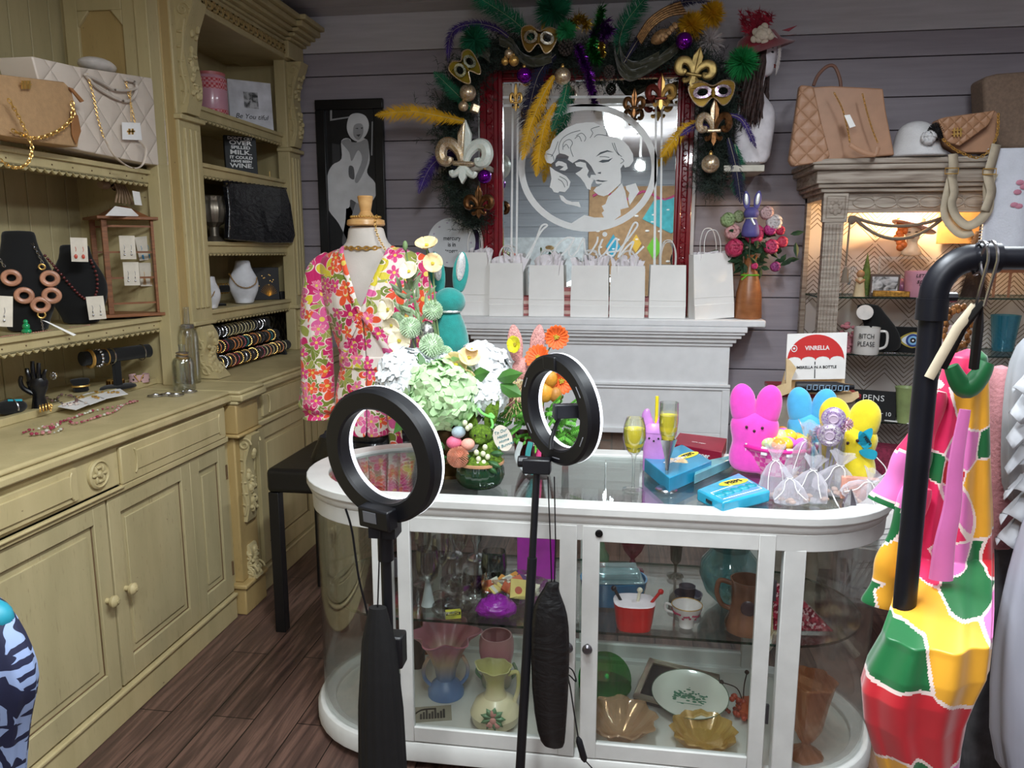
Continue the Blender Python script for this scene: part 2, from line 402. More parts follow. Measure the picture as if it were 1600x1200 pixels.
for (y0,y1) in ((1.28,2.0),(2.24,2.84)):
 mb = MB(); mb.b(FX - .01,FX + .012,y0,y1,.815,.915); mb.b(FX - .01,FX + .018,y0 + .035,y1 - .035,.832,.898)
 for yy,s_ in ((y0 + .02,1),(y1 - .02,-1)): mb.tube([(FX + .016,yy + s_ * .018 * math.cos(a),.865 + .045 * math.sin(a)) for a in [(-1.2 + .3 * k) for k in range(9)]],.004,6)
 part('drawer_front',mb,CREAM,hut,bev=.004)
mb = MB(); mb.b(FX - .02,FX + .02,1.3,2.2,.79,.80); mb.b(FX,FX + .014,2.2,2.86,.80,.925); part('drawer_ledge',mb,CREAM,hut,bev=.004)
mb = MB(); mb.lathe([(.046,0),(.046,.008),(.04,.012),(.038,.007),(.012,.008),(.008,.016),(.0,.017)],28,T(FX + .001,2.1,.865,ry=PI / 2))
for k in range(8): mb.ell((FX + .010,2.1 + .022 * math.cos(k * PI / 4),.865 + .022 * math.sin(k * PI / 4)),(.006,.012 if k % 2 == 0 else .006,.006 if k % 2 == 0 else .012),8,nr=5)
part('rosette',mb,CREAM,hut)
# lower far panels
for y0,y1 in ((3.16,3.74),(3.76,4.36)): part('side_panel',panel(y0,y1,.125,.77,FX),[CREAM,EDGE],hut,bev=.003)
mb = MB(); mb.b(FX - .01,FX + .012,3.2,3.72,.815,.915); mb.tube([(FX + .016,3.24 + .018 * math.cos(a),.865 + .045 * math.sin(a)) for a in [(-1.2 + .3 * k) for k in range(9)]],.004,6)
part('drawer_front',mb,CREAM,hut,bev=.004)
mb = MB(); mb.lathe([(.045,0),(.045,.01),(.03,.008),(.01,.014),(0,.015)],24,T(FX + .003,3.82,.865,ry=PI / 2)); part('rosette',mb,CREAM,hut)
def corbel(y,x,z0,z1,par,w_=.09,dep=.07,mat=None,rev=False,name='carved_corbel'):
 mb = MB(); H_ = z1 - z0; pts = []
 def prof(t_): return dep * (.35 + .65 * t_ ** 1.4 + .22 * math.sin(t_ * 7.5))
 n = 22; sec = []
 for i in range(n + 1):
  t_ = i / n; tt = 1 - t_ if rev else t_; d_ = prof(tt); sec.append((d_,z0 + H_ * t_))
 poly = [(x,z0)] + [(x + d_,z) for d_,z in sec] + [(x,z1)]
 mb.prism([(a,b_) for a,b_ in poly],w_,y0=y - w_ / 2)
 for s_ in (-1,1):     # scroll on the side faces
  yy = y + s_ * (w_ / 2 + .002); cz = z0 + .035 if rev else z1 - .04; cx = x + (prof(1) * .45)
  mb.tube([(cx + (.03 - .0016 * k) * math.cos(k * .55),yy,cz + (.03 - .0016 * k) * math.sin(k * .55)) for k in range(17)],.0045,6)
  mb.tube([(x + prof((1 - i / 9) if rev else i / 9) * .55 + .006 * math.sin(i * 1.3),yy,z0 + H_ * (.08 + .75 * i / 9)) for i in range(10)],.006,6)
  for k in range(5):
   tt = .2 + .13 * k; mb.ell((x + prof(1 - tt if rev else tt) * .5,yy,z0 + H_ * tt),(.016,.005,.006),8,nr=5)
 for k in range(26):     # leaf and berry drop on the front
  tt = random.uniform(.12,.86); d_ = prof(1 - tt if rev else tt)
  mb.ell((x + d_ + .002,y + random.uniform(-.3,.3) * w_,z0 + H_ * tt),(.012,random.uniform(.008,.013),random.uniform(.008,.018)),8,nr=5)
 return part(name,mb,mat or CREAM,par)
# lower pilaster with base block
mb = MB(); mb.b(FX - .03,FX + .035,2.90,3.09,.0,.12); mb.b(FX - .03,FX + .045,2.89,3.10,.12,.14); mb.b(FX - .03,FX + .015,2.92,3.08,.14,.80)
mb.b(FX - .03,FX + .04,2.905,3.095,.80,.925); mb.b(FX - .03,FX + .05,2.895,3.105,.785,.80)
part('pilaster',mb,CREAMY,hut,bev=.006)
corbel(3.0,FX + .012,.40,.785,hut,.08,.05); corbel(3.0,FX + .012,.14,.29,hut,.06,.035,rev=True,name='carved_scroll')
# ---- upper left bookcase (recessed) ----
up = thing('hutch_shelving','cream open shelving of the hutch left of the carved column','shelving',(0,0,0))
mb = MB(); mb.b(LX + .002,LX + .018,.3,3.05,.985,CZ - .06)
for i in range(26): mb.b(LX + .016,LX + .026,.3 + i * .106,.3 + i * .106 + .103,.985,CZ - .06)
part('beadboard_back',mb,PALE,up,bev=.003)
SX = -1.955
def edge_trim(mb,y0,y1,x,z):
 # nosing, nail-studded apron and saw-tooth lower edge
 mb.b(x - .02,x + .012,y0,y1,z - .012,z + .006); mb.b(x - .012,x,y0,y1,z - .05,z - .01)
 n = int((y1 - y0) / .034); st = (y1 - y0) / n
 out = [(y0,z - .046)]
 for i in range(n): out += [(y0 + st * (i + .25),z - .056),(y0 + st * (i + .5),z - .062),(y0 + st * (i + .75),z - .056),(y0 + st * (i + 1),z - .048)]
 out += [(y1,z - .04),(y0,z - .04)]
 mb.prism(out,.012,M=Matrix.Translation((x - .006,0,0)) @ Euler((0,0,PI / 2)).to_matrix().to_4x4())
for z in (1.275,1.872):
 mb = MB(); mb.b(LX + .02,SX,.3,3.03,z - .022,z); edge_trim(mb,.3,3.03,SX + .006,z); part('shelf',mb,CREAM,up,bev=.002)
 mb = MB()
 for i in range(28): mb.ell((SX + .007,.35 + i * .1,z - .03),(.003,.003,.003),6,nr=4)
 part('nail_row',mb,EDGE,up)
mb = MB(); mb.b(LX + .02,SX - .06,.3,3.03,.985,1.004); mb.b(SX - .075,SX - .045,.3,3.03,.985,1.012); part('riser_shelf',mb,CREAM,up,bev=.003)
mb = panel(LX + .04,SX - .0,1.9,2.56,0); side = part('side_panel',mb,[CREAM,EDGE],up); side.matrix_local = Matrix.Translation((0,3.03,0)) @ Euler((0,0,-PI / 2)).to_matrix().to_4x4() @ Matrix.Identity(4)
mb = MB(); mb.b(SX - .0,UX + .0,2.99,3.06,.985,2.80); mb.b(LX + .02,SX,3.02,3.06,.985,2.8); part('side_post',mb,CREAM,up,bev=.003)
# ---- far tall unit ----
far = thing('tall_display_hutch','tall carved cream hutch unit by the back wall with key-pattern cornice','shelving',(0,0,0))
Y0,Y1 = 3.06,4.37
mb = MB(); mb.b(LX + .005,LX + .03,Y0,Y1,.985,2.62); mb.b(LX + .01,UX - .0,Y0,Y0 + .03,.985,2.62); mb.b(LX + .01,UX - .01,Y1 - .03,Y1,.985,2.62); mb.b(LX + .01,UX + .0,Y0,Y1,2.60,2.64)
part('carcass',mb,CREAM,far,bev=.003)
def pil(y,z0,z1,par,w_=.16,xf=UX):
 mb = MB(); mb.b(xf - .05,xf + .02,y - w_ / 2,y + w_ / 2,z0,z1)
 for k in (-1,0,1): mb.b(xf,xf + .03,y + k * w_ * .24 - .012,y + k * w_ * .24 + .012,z0 + .06,z1 - .05)
 mb.b(xf - .05,xf + .04,y - w_ / 2 - .01,y + w_ / 2 + .01,z1 - .02,z1); return part('pilaster',mb,CREAM,par,bev=.004)
for y,w_ in ((3.215,.17),(4.29,.15)):
 pil(y,1.24,2.12,far,w_)
 mb = MB(); mb.b(UX - .05,UX + .01,y - w_ / 2,y + w_ / 2,.985,1.24); mb.b(UX - .05,UX + .035,y - w_ / 2 - .008,y + w_ / 2 + .008,1.225,1.245)
 part('pilaster_block',mb,CREAM,far,bev=.005); mb = MB(); mb.b(UX - .05,UX + .015,y - w_ / 2,y + w_ / 2,2.12,2.60); part('pilaster_block',mb,CREAM,far,bev=.005)
 corbel(y,UX + .012,2.13,2.58,far,w_ * .6,.075); corbel(y,UX + .005,.988,1.22,far,w_ * .6,.085,rev=True,name='scroll_foot')
mb = MB(); mb.b(UX - .06,UX + .005,3.07,3.14,.985,2.62); part('plain_post',mb,CREAMY,far,bev=.004)
for z in (1.275,1.59,1.94,2.19):
 mb = MB(); mb.b(LX + .02,UX - .03,Y0 + .03,Y1 - .03,z - .022,z); edge_trim(mb,3.30,4.215,UX - .02,z); part('shelf',mb,CREAM,far,bev=.002)
mb = MB()
mb.b(UX - .3,UX + .03,3.0,4.40,2.585,2.68)
for z0,z1,e in ((2.68,2.695,.045),(2.695,2.715,.07),(2.715,2.735,.10),(2.735,2.765,.13),(2.765,2.79,.155)): mb.b(LX + .01,UX + e,3.06 - e,min(4.395,4.37 + e),z0,z1)
for y in (3.215,4.29):
 mb.b(UX,UX + .055,y - .1,y + .1,2.59,2.68)
 for z0,z1,e in ((2.68,2.695,.075),(2.695,2.715,.10),(2.715,2.735,.13),(2.735,2.765,.16),(2.765,2.79,.185)): mb.b(UX,UX + e,y - .07 - e * .5,min(4.396,y + .07 + e * .5),z0,z1)
part('cornice',mb,CREAM,far,bev=.006)
mb = MB(); u = .0065
n = 18
for i in range(n):     # greek key band
 y = 3.34 + i * .0485; x = UX + .03
 for (a,b_,c,d) in ((0,.04,0,u),(0,u,0,.045),(0,.034,.045 - u,.045),(.034 - u,.034,.014,.045),(.014,.034,.014,.014 + u),(.014,.014 + u,.014,.03)): mb.b(x,x + .007,y + a,y + b_,2.61 + c,2.61 + d)
part('greek_key_band',mb,EDGE if False else CREAMY,far)
# left cornice
mb = MB()
for z0,z1,e in ((2.62,2.70,.0),(2.70,2.73,.05),(2.73,2.79,.09)): mb.b(LX + .01,SX + e,.3,3.05,z0,z1)
part('cornice',mb,CREAM,up,bev=.006)
mb = MB(); yy = 3.018
for b_ in ((LX + .05,LX + .11,2.0,2.6),(SX - .06,SX - .0,2.0,2.6),(LX + .11,SX - .06,2.5,2.6),(LX + .11,SX - .06,2.0,2.08)): mb.b(b_[0],b_[1],yy - .018,yy,b_[2],b_[3])
for sx,x_ in ((1,LX + .11),(-1,SX - .06)): mb.prism([(x_,2.5),(x_ + sx * .05,2.5),(x_,2.44)],.016,M=T(0,yy - .01,0))
part('arched_frame',mb,CREAM,up,bev=.003); mb = MB(); mb.b(LX + .11,SX - .06,yy - .004,yy + .001,2.08,2.5); part('arched_field',mb,CREAMY,up)
# ================= placing helpers =================
def _bis(f,lo=-400,hi=1800):
 for _ in range(40):
  m_ = (lo + hi) / 2
  if f(m_) > 0: lo = m_
  else: hi = m_
 return (lo + hi) / 2
def onx(px,X,z): return at(px,_bis(lambda y: at(px,y,X=X).z - z),X=X)
def ony(px,Y,z): return at(px,_bis(lambda y: at(px,y,Y=Y).z - z),Y=Y)
def onz(px,py,z): return at(px,py,Z=z)
def wp(name,mb,mat,par,**k):
 o = part(name,mb,mat,par,**k); o.matrix_parent_inverse = Matrix.Translation(-Vector(par.location)); return o
def wsub(name,mb,mat,par,root,**k):   # sub-part given in world coordinates
 o = part(name,mb,mat,par,**k)
 o.matrix_parent_inverse = ident(); return o
def wsolo(name,mb,mat,label,cat,**k):
 xs = [v[0] for v in mb.v]; ys = [v[1] for v in mb.v]; z0 = min(v[2] for v in mb.v)
 c = Vector(((min(xs) + max(xs)) / 2,(min(ys) + max(ys)) / 2,z0)); mb.v = [(x - c.x,y - c.y,z - c.z) for x,y,z in mb.v]
 return solo(name,mb,mat,label,cat,loc=c,**k)
def slabX(mb,pts,X,d,pull=0):    # outline traced on the plane X, thickness d towards the wall
 P = [at(a,b,X=X) for a,b in pts]
 return mb.prism([(p.y,p.z) for p in P],d,M=Matrix.Translation((X - d / 2 + pull,0,0)) @ Euler((0,0,PI / 2)).to_matrix().to_4x4())
def slabY(mb,pts,Y,d,holes=()):
 g = lambda q: [(p.x,p.z) for p in (at(a,b,Y=Y) for a,b in q)]
 return mb.prism(g(pts),d,[g(h) for h in holes],M=Matrix.Translation((0,Y + d / 2,0)))
def path(pts,**pl):
 return [at(a,b,**pl) for a,b in pts]
def smoothp(P,n=6,closed=False):
 P = [Vector(p) for p in P]; out = []; N = len(P)
 for i in range(N if closed else N - 1):
  g = (lambda k: P[k % N]) if closed else (lambda k: P[max(0,min(N - 1,k))])
  a,b,c,d = g(i - 1),g(i),g(i + 1),g(i + 2)
  for j in range(n):
   t = j / n; out.append(.5 * ((2 * b) + (c - a) * t + (2 * a - 5 * b + 4 * c - d) * t * t + (3 * b - a - 3 * c + d) * t ** 3))
 if not closed: out.append(P[-1])
 return out
def chain(mb,pts,r=.006,w_=.0014,sp=1.5,seg=10):
 P = smoothp(pts,8); L_ = [0]
 for a,b in zip(P,P[1:]): L_.append(L_[-1] + (b - a).length)
 n = max(2,int(L_[-1] / (r * sp))); k = 0
 for i in range(n):
  s_ = L_[-1] * i / n
  while k < len(L_) - 2 and L_[k + 1] < s_: k += 1
  f = (s_ - L_[k]) / max(1e-9,L_[k + 1] - L_[k]); p = P[k].lerp(P[k + 1],f); t = (P[k + 1] - P[k]).normalized()
  u = t.cross(Vector((.3,-1,.2))).normalized();
  if i % 2: u = t.cross(u).normalized()
  mb.tube([p + t * r * math.cos(a) + u * r * .6 * math.sin(a) for a in [2 * PI * q / seg for q in range(seg)]],w_,4,closed=True)
 return mb
def beads(mb,pts,r=.004,sp=2.0,seg=7):
 P = smoothp(pts,8); d = 0; mb.ell(P[0],r,seg,nr=5)
 for a,b in zip(P,P[1:]):
  d += (b - a).length
  if d > r * sp: mb.ell(b,r,seg,nr=5); d = 0
 return mb
def torus(mb,c,R,r,M=None,seg=24,s2=8,ax='Z',sy=1):
 f = {'Z': lambda a: (R * math.cos(a),R * sy * math.sin(a),0),'Y': lambda a: (R * math.cos(a),0,R * sy * math.sin(a)),'X': lambda a: (0,R * math.cos(a),R * sy * math.sin(a))}[ax]
 return mb.tube([Vector(c) + Vector(f(2 * PI * i / seg)) for i in range(seg)],r,s2,M,closed=True)
def quilt(col,k=26,rough=.5,name='quilted_leather',st=.6,ax=('Y','Z'),**kw):
 t = NT(name); sp = t.n('SeparateXYZ'); t.l(t.co(),sp.inputs[0]); a,b = sp.outputs[ax[0]],sp.outputs[ax[1]]
 u = t.math('ABSOLUTE',t.math('SINE',t.math('MULTIPLY',t.math('ADD',a,b),k))); v = t.math('ABSOLUTE',t.math('SINE',t.math('MULTIPLY',t.math('SUBTRACT',a,b),k)))
 h = t.math('POWER',t.math('MINIMUM',u,v),.4); t.set(color=lin(col),rough=rough,**kw); t.bump(h,st,.012); return t.m
def card(mb,c,w_,h,d=.0015,M=None): return mb.box(c,(w_,d,h),M)
# ================= HUTCH GOODS =================
TAN = mt((176,140,100),.75,var=.06,vs=60,bump=.3,bs=250,name='woven_tan'); TANL = mt((158,108,66),.5,name='tan_leather')
CRW = quilt((212,198,184),22,.5)
t = thing('tote_bag','large cream quilted tote bag with gold chains and white tag on the top left shelf','bag',onx(170,-2.02,1.873))
X = -1.90
m = MB(); slabX(m,[(50,88),(120,104),(237,122),(262,200),(272,248),(262,260),(230,256),(130,236),(95,228),(75,180)],X,.13); wp('body',m,CRW,t,bev=.022,seg=4)
m = MB(); m.tube(smoothp(path([(133,116),(150,135),(178,152),(200,158),(212,146),(212,130),(196,124)],X=X + .012),5),.006,8)
m.tube(smoothp(path([(133,116),(158,128),(180,140),(200,141),(213,138)],X=X + .016),5),.005,8); wp('handle',m,mt((206,194,182),.5),t)
m = MB(); chain(m,path([(137,118),(146,150),(153,185),(163,218)],X=X + .014)); wp('chain',m,GOLD,t); m = MB(); chain(m,path([(197,130),(205,165),(214,205),(218,222)],X=X + .014)); wp('chain',m,GOLD,t)
m = MB(); m.tube(smoothp(path([(163,216),(180,245),(205,262),(222,258),(228,235),(218,220)],X=X + .03),6),.005,8,flat=.5); wp('strap',m,CRW,t)
m = MB(); slabX(m,[(191,191),(219,192),(222,219),(192,218)],X + .02,.002); tg = wp('price_tag',m,PAPER,t)
m = MB(); chain(m,path([(204,142),(204,165),(205,191)],X=X + .02),.003,.0008,2.2); slabX(m,[(201,201),(204,201),(204,210),(201,210)],X + .022,.002); slabX(m,[(206,201),(209,201),(209,210),(206,210)],X + .022,.002); slabX(m,[(199,204),(211,204),(211,206.5),(199,206.5)],X + .022,.002); wp('tag_emblem',m,GOLD,t)
m = MB(); m.ell(at(152,103,X=-2.08),(.06,.085,.03),18); wp('inner_pouch',m,mt((222,214,208),.5),t)
t = thing('shoulder_bag','tan woven shoulder bag with gold chain strap at the left end of the top shelf','bag',onx(60,-1.93,1.873)); X = -1.86
m = MB(); slabX(m,[(-60,108),(0,116),(100,128),(112,140),(126,200),(122,230),(60,222),(-60,200)],X,.10); wp('body',m,TAN,t,bev=.02,seg=4)
m = MB(); slabX(m,[(112,174),(122,180),(127,205),(120,225),(114,210)],X + .012,.006); slabX(m,[(108,136),(114,138),(132,158),(127,160)],X + .012,.006); wp('leather_tab',m,TANL,t,bev=.001)
m = MB(); chain(m,path([(15,158),(28,180),(40,205),(50,232),(42,256),(22,262),(0,250),(-20,240)],X=X + .03),.008,.002); chain(m,path([(22,205),(55,216),(92,204),(113,182),(112,155)],X=X + .02),.010,.0022); wp('chain_strap',m,GOLD,t)
m = MB()
for a,b in ((35,126),(40,126),(45,126)): slabX(m,[(a,b),(a + 3,b),(a + 3,b + 13),(a,b + 13)],X + .014,.004)
slabX(m,[(33,130),(50,131),(50,133),(33,132)],X + .015,.004); wp('emblem',m,GOLD,t)
# --- middle shelf (z 1.275) ---
def bust(px,X,z,hpx,wpx,name,label,mat,rz_off=0):
 p = onx(px,X,z); s_ = mpp(p); h,w_ = hpx * s_,wpx * s_
 t = thing(name,label,'display bust',p,face(p) + rz_off); m = MB()
 m.loft([(0,.02,0,w_ * .30,.05),(0,.02,h * .03,w_ * .30,.05),(0,.015,h * .12,w_ * .34,.04),(0,.0,h * .3,w_ * .47,.042),(0,.0,h * .5,w_ * .5,.04),(0,.005,h * .68,w_ * .40,.036),(0,.012,h * .82,w_ * .26,.034),(0,.018,h * .97,w_ * .25,.034),(0,.02,h,w_ * .22,.03)],28)
 part('form',m,mat,t,sub=1); return t,s_,h,w_
CORAL = mt((196,140,112),.3,var=.2,name='shell_ring'); DKRED = mt((92,30,30),.25,name='red_beads')
t,s_,h,w_ = bust(45,-2.05,1.276,155,92,'necklace_bust','tall black velvet necklace bust with large shell ring necklace on the middle shelf',VELVET)
n = thing('ring_necklace','necklace of coral shell rings on silver chain on the taller black bust','necklace',t.location,t.rotation_euler[2])
f = lambda a,b,y=-.05: ((a - 45) * s_,y,(497 - b) * s_)
m = MB(); chain(m,[f(8,352,-.01),f(14,375,-.04),f(24,398)],.006,.0016); chain(m,[f(62,362,-.01),f(70,382,-.04),f(73,398)],.006,.0016); chain(m,[f(63,475),f(65,505)],.004,.001); part('chain',m,SILVER,n)
for a,b in ((30,413),(44,440),(80,415),(80,441),(64,455)):
 m = MB(); torus(m,f(a,b,-.055),10 * s_,4 * s_,ax='Y',sy=.9); part('shell_ring',m,CORAL,n)
m = MB(); m.prism([f(64,478)[::2],f(70,480)[::2],f(108,503)[::2],f(104,505)[::2]],.002,y0=-.06); part('paper_tag',m,PAPER,n)
for q_,r_ in (((71,397),4),((64,470),5)): m = MB(); torus(m,f(*q_,-.055),r_ * s_,1.3 * s_,ax='Y'); part('gold_ring',m,GOLD,n)
t,s_,h,w_ = bust(128,-2.07,1.276,122,84,'necklace_bust','shorter black velvet necklace bust with dark red beads beside the earring carousel',VELVET)
f = lambda a,b,y=-.045: ((a - 128) * s_,y,(490 - b) * s_)
n = thing('bead_necklace','dark red bead necklace on the shorter black bust','necklace',t.location,t.rotation_euler[2])
m = MB(); beads(m,[f(88,385,-.02),f(105,410),f(118,430),(f(130,446)),f(142,453),f(152,440),f(154,415),f(148,392,-.02)],.0055,1.8); part('bead_string',m,DKRED,n)
m = MB(); m.ell(f(142,458),.006,8); m.cyl(f(142,462),.003,.012,6); part('pendant',m,GOLD,n)
def earcard(px,py,X,wpx,hpx,label,kind,tilt=0,group=None,hook=True,lab2=None):
 p = at(px,py,X=X); s_ = mpp(p); t = thing('earring_card',label,'earrings',p,face(p),group); K = T(ry=tilt)
 m = MB(); m.box((0,0,hpx * s_ / 2),(wpx * s_,.0016,hpx * s_),K); part('card',m,mt((222,212,196),.7,name='card'),t)
 for sx in (-.22,.22):
  m = MB(); x,z = sx * wpx * s_,hpx * s_
  m.tube([K @ Vector((x,-.002,z * .62)),K @ Vector((x + .002,-.003,z * .5)),K @ Vector((x,-.003,z * .42))],.0009,5)
  if kind == 'coral': m.ell((x,-.004,z * .22),(.0055,.003,.008),10,K)
  elif kind == 'blue': m.box((x,-.004,z * .14),(.007,.003,.018),K)
  elif kind == 'drop': m.ell((x,-.004,z * .34),(.002,.002,.005),8,K); m.ell((x,-.004,z * .2),(.004,.003,.004),8,K)
  else:
   for q in range(5): m.tube([K @ Vector((x + (q - 2) * .0016,-.004,z * .4)),K @ Vector((x + (q - 2) * .0026,-.004,z * .05))],.0006,4)
  part('earring',m,{'coral': mt((205,80,60),.3,name='coral_stone'),'blue': mt((60,150,200),.2,name='blue_glass'),'drop': SILVER,'fringe': GOLD}[kind],t)
 return t
earcard(125,409,-1.985,23,37,'earring card with oval coral red earrings pinned on the shorter black bust','coral',.03)
earcard(153,499,-1.965,24,36,'earring card with thin drop earrings leaning at the foot of the shorter black bust','drop',-.05)
earcard(-4,510,-1.965,40,48,'large white jewellery card at the far left edge of the middle shelf','drop',.1)
p = onx(42,-1.99,1.276); m = MB(); m.ell((0,0,.010),(.018,.012,.010),14); m.ell((0,0,.026),(.013,.01,.012),12); m.ell((0,0,.042),(.008,.007,.008),10)
solo('glass_figurine',m,mt((20,150,90),.1,name='green_glass',spec=.8),'small green glass figurine in front of the taller black bust','figurine',p)
m = MB(); beads(m,[onx(a,x,1.279) for a,x in ((0,-1.97),(12,-1.985),(28,-1.975),(60,-1.98),(85,-1.97))],.0032); beads(m,[onx(a,x,1.279) for a,x in ((110,-1.98),(120,-1.97),(140,-1.98))],.003)
m.v and wsolo('bead_strand',m,mt((190,120,110),.3),'thin strand of tiny beads lying along the front of the middle shelf','beads',kind=None)
# earring carousel
WD = woodm((110,66,38),(150,96,58))
p = onx(203,-2.08,1.276); s_ = mpp(p); r0 = face(p) + .25; t = thing('earring_carousel','small wooden house shaped earring carousel on the middle shelf','jewellery stand',p,r0)
W = 74 * s_; Hh = 148 * s_
m = MB(); m.lathe([(W * .42,0),(W * .42,.008)],24); part('turntable',m,BLACK,t)
m = MB(); m.b(-W * .6,W * .6,-W * .6,W * .6,.009,.022); part('base_board',m,WD,t,bev=.002)
for a in (-1,1):
 for b in (-1,1):
  m = MB(); m.b(a * W * .46 - .010,a * W * .46 + .010,b * W * .46 - .010,b * W * .46 + .010,.022,Hh); part('post',m,WD,t,bev=.001)
for k in range(4):
 zz = .06 + k * (Hh - .07) / 3.2
 for b in (-1,1):
  m = MB(); m.b(-W * .44,W * .44,b * W * .46 - .003,b * W * .46 + .003,zz,zz + .008); part('crossbar',m,WD,t)
m = MB(); m.b(-W * .6,W * .6,-W * .6,W * .6,Hh,Hh + .012); part('top_board',m,WD,t,bev=.002)
m = MB(); m.lathe([(W * .62,Hh + .012),(W * .15,Hh + .055),(0,Hh + .06)],4,T(rz=PI / 4)); part('roof',m,WD,t,smooth=0)
for a,b,kd,lb,tl in ((201,405,'drop','earring card with dark silver drops, upper left on the wooden carousel',0),(230,406,'blue','earring card with blue glass drops, upper right on the wooden carousel',-.12),(207,446,'drop','earring card with round silver drops, lower left on the wooden carousel',0),(232,447,'fringe','earring card with gold fringe earrings, lower right on the wooden carousel',0)):
 earcard(a,b,-2.0,22,36,lb,kd,tl)
m = MB(); q = at(172,291,X=-2.06); m.tube([q + Vector((0,-.06,.0)),q + Vector((0,-.02,.004)),q + Vector((0,.03,0)),q + Vector((0,.08,-.004))],[.014,.018,.016,.012],10)
for i in range(6): m.tube(smoothp([q + Vector((.02,.0 + i * .012,.01)),q + Vector((.03,i * .014,-.02)),q + Vector((.025,-.01 + i * .022,-.065))],4),.004,6)
wsolo('tassel_bundle',m,mt((150,124,100),.8,name='natural_fibre'),'bundle of natural tassels hung over a stick above the wooden carousel','ornament')
m = MB(); slabX(m,[(207,298),(218,300),(222,321),(211,320)],-1.98,.0016); slabX(m,[(165,337),(180,322),(205,326),(218,338)],-1.99,.0016)
wsolo('price_label',m,PAPER,'white price label hanging above the wooden carousel','label')
# --- riser and counter ---
def gloc(px,py,z): p = onz(px,py,z); return p,face(p),mpp(p)
# hand display
p,r0,s_ = gloc(63,640,1.005); t = thing('hand_display','black mannequin hand standing upright holding a flower ring','jewellery stand',p,r0 - .3)
m = MB(); u = s_ * 78 / .2
def hp(*a): return [Vector((x * u * .2,y * u * .2,z * u * .2)) for x,y,z in a]
m.loft([(0,0,0,.16 * u * .2,.12 * u * .2),(0,0,.12 * u * .2,.14 * u * .2,.1 * u * .2),(0,0,.28 * u * .2,.11 * u * .2,.08 * u * .2),(0,0,.42 * u * .2,.17 * u * .2,.09 * u * .2),(0,0,.56 * u * .2,.2 * u * .2,.09 * u * .2),(0,0,.64 * u * .2,.16 * u * .2,.07 * u * .2)],20)
for x0,x1,z1,rr in ((-.13,-.16,.84,.05),(-.045,-.05,.98,.052),(.045,.06,.94,.052),(.13,.17,.80,.045)):
 m.tube(smoothp(hp((x0,0,.55),(x0,-.03,.68),((x0 + x1) / 2,-.03,(z1 + .68) / 2),(x1,.0,z1)),4),[rr * u * .2 * (1 - .025 * i) for i in range(13)],9)
m.tube(smoothp(hp((-.1,-.02,.34),(-.24,-.06,.46),(-.27,-.08,.6),(-.24,-.1,.7)),4),[.055 * u * .2 * (1 - .03 * i) for i in range(13)],9)
part('hand',m,mt((16,16,20),.25,name='black_lacquer'),t)
def flower_ring(p,label,r=.016,col=SILVER):
 t = thing('flower_ring',label,'ring',p); m = MB()
 for k in range(8): m.ell((r * .6 * math.cos(k * PI / 4),-.004,r * .6 * math.sin(k * PI / 4)),(r * .32,.004,r * .32),8,nr=5)
 m.ell((0,-.007,0),r * .3,8); part('jewelled_head',m,col,t); m = MB(); torus(m,(0,.006,0),.009,.0014,ax='X',seg=14,s2=5); part('band',m,GOLD,t)
flower_ring(at(84,587,X=-2.03),'sparkling white flower ring on the black mannequin hand')
p,r0,s_ = gloc(63,641,1.006); m = MB()
for k in range(4): torus(m,(.0 + k * .009,-.045,.013 + .002 * k),.011,.003,ax='X',seg=16,s2=6)
beads(m,[(.03,-.06,.006),(.035,-.05,.02),(.03,-.04,.024)],.004); solo('ring_cluster',m,GOLD,'cluster of gold rings with pearls at the foot of the black hand','rings',p,r0)
p,r0,s_ = gloc(18,648,1.005); t = thing('jewellery_pillow','small black velvet pillow holding a turquoise bracelet at the left end','jewellery pillow',p,r0 + .3)
m = MB(); m.ell((0,0,.026),(.05,.035,.026),18); part('pillow',m,VELVET,t)
m = MB(); m.tube([(.0 + .012 * math.cos(a),-.036 * math.cos(a),.026 + .029 * math.sin(a)) for a in [(-.3 + .25 * k) for k in range(11)]],.003,6); part('bracelet',m,SILVER,t)
m = MB(); m.tube([(.03 - .01 * k,-.02 + .002 * k,.048 + .001 * k) for k in range(5)],.004,6); part('turquoise_band',m,mt((50,170,190),.3),t)
p,r0,s_ = gloc(127,612,1.005); t = thing('jewellery_pillow','black velvet cushion with a gold bangle beside the bracelet bar','jewellery pillow',p,r0 + .2)
m = MB(); m.loft([(0,0,0,.032,.02),(0,0,.012,.026,.02),(0,0,.03,.024,.018),(0,.01,.055,.048,.014)],20,pw=.5); part('cushion',m,VELVET,t,sub=1)
m = MB(); torus(m,(0,0,.024),.03,.004,ax='Z',sy=.8); part('bangle',m,GOLD,t)
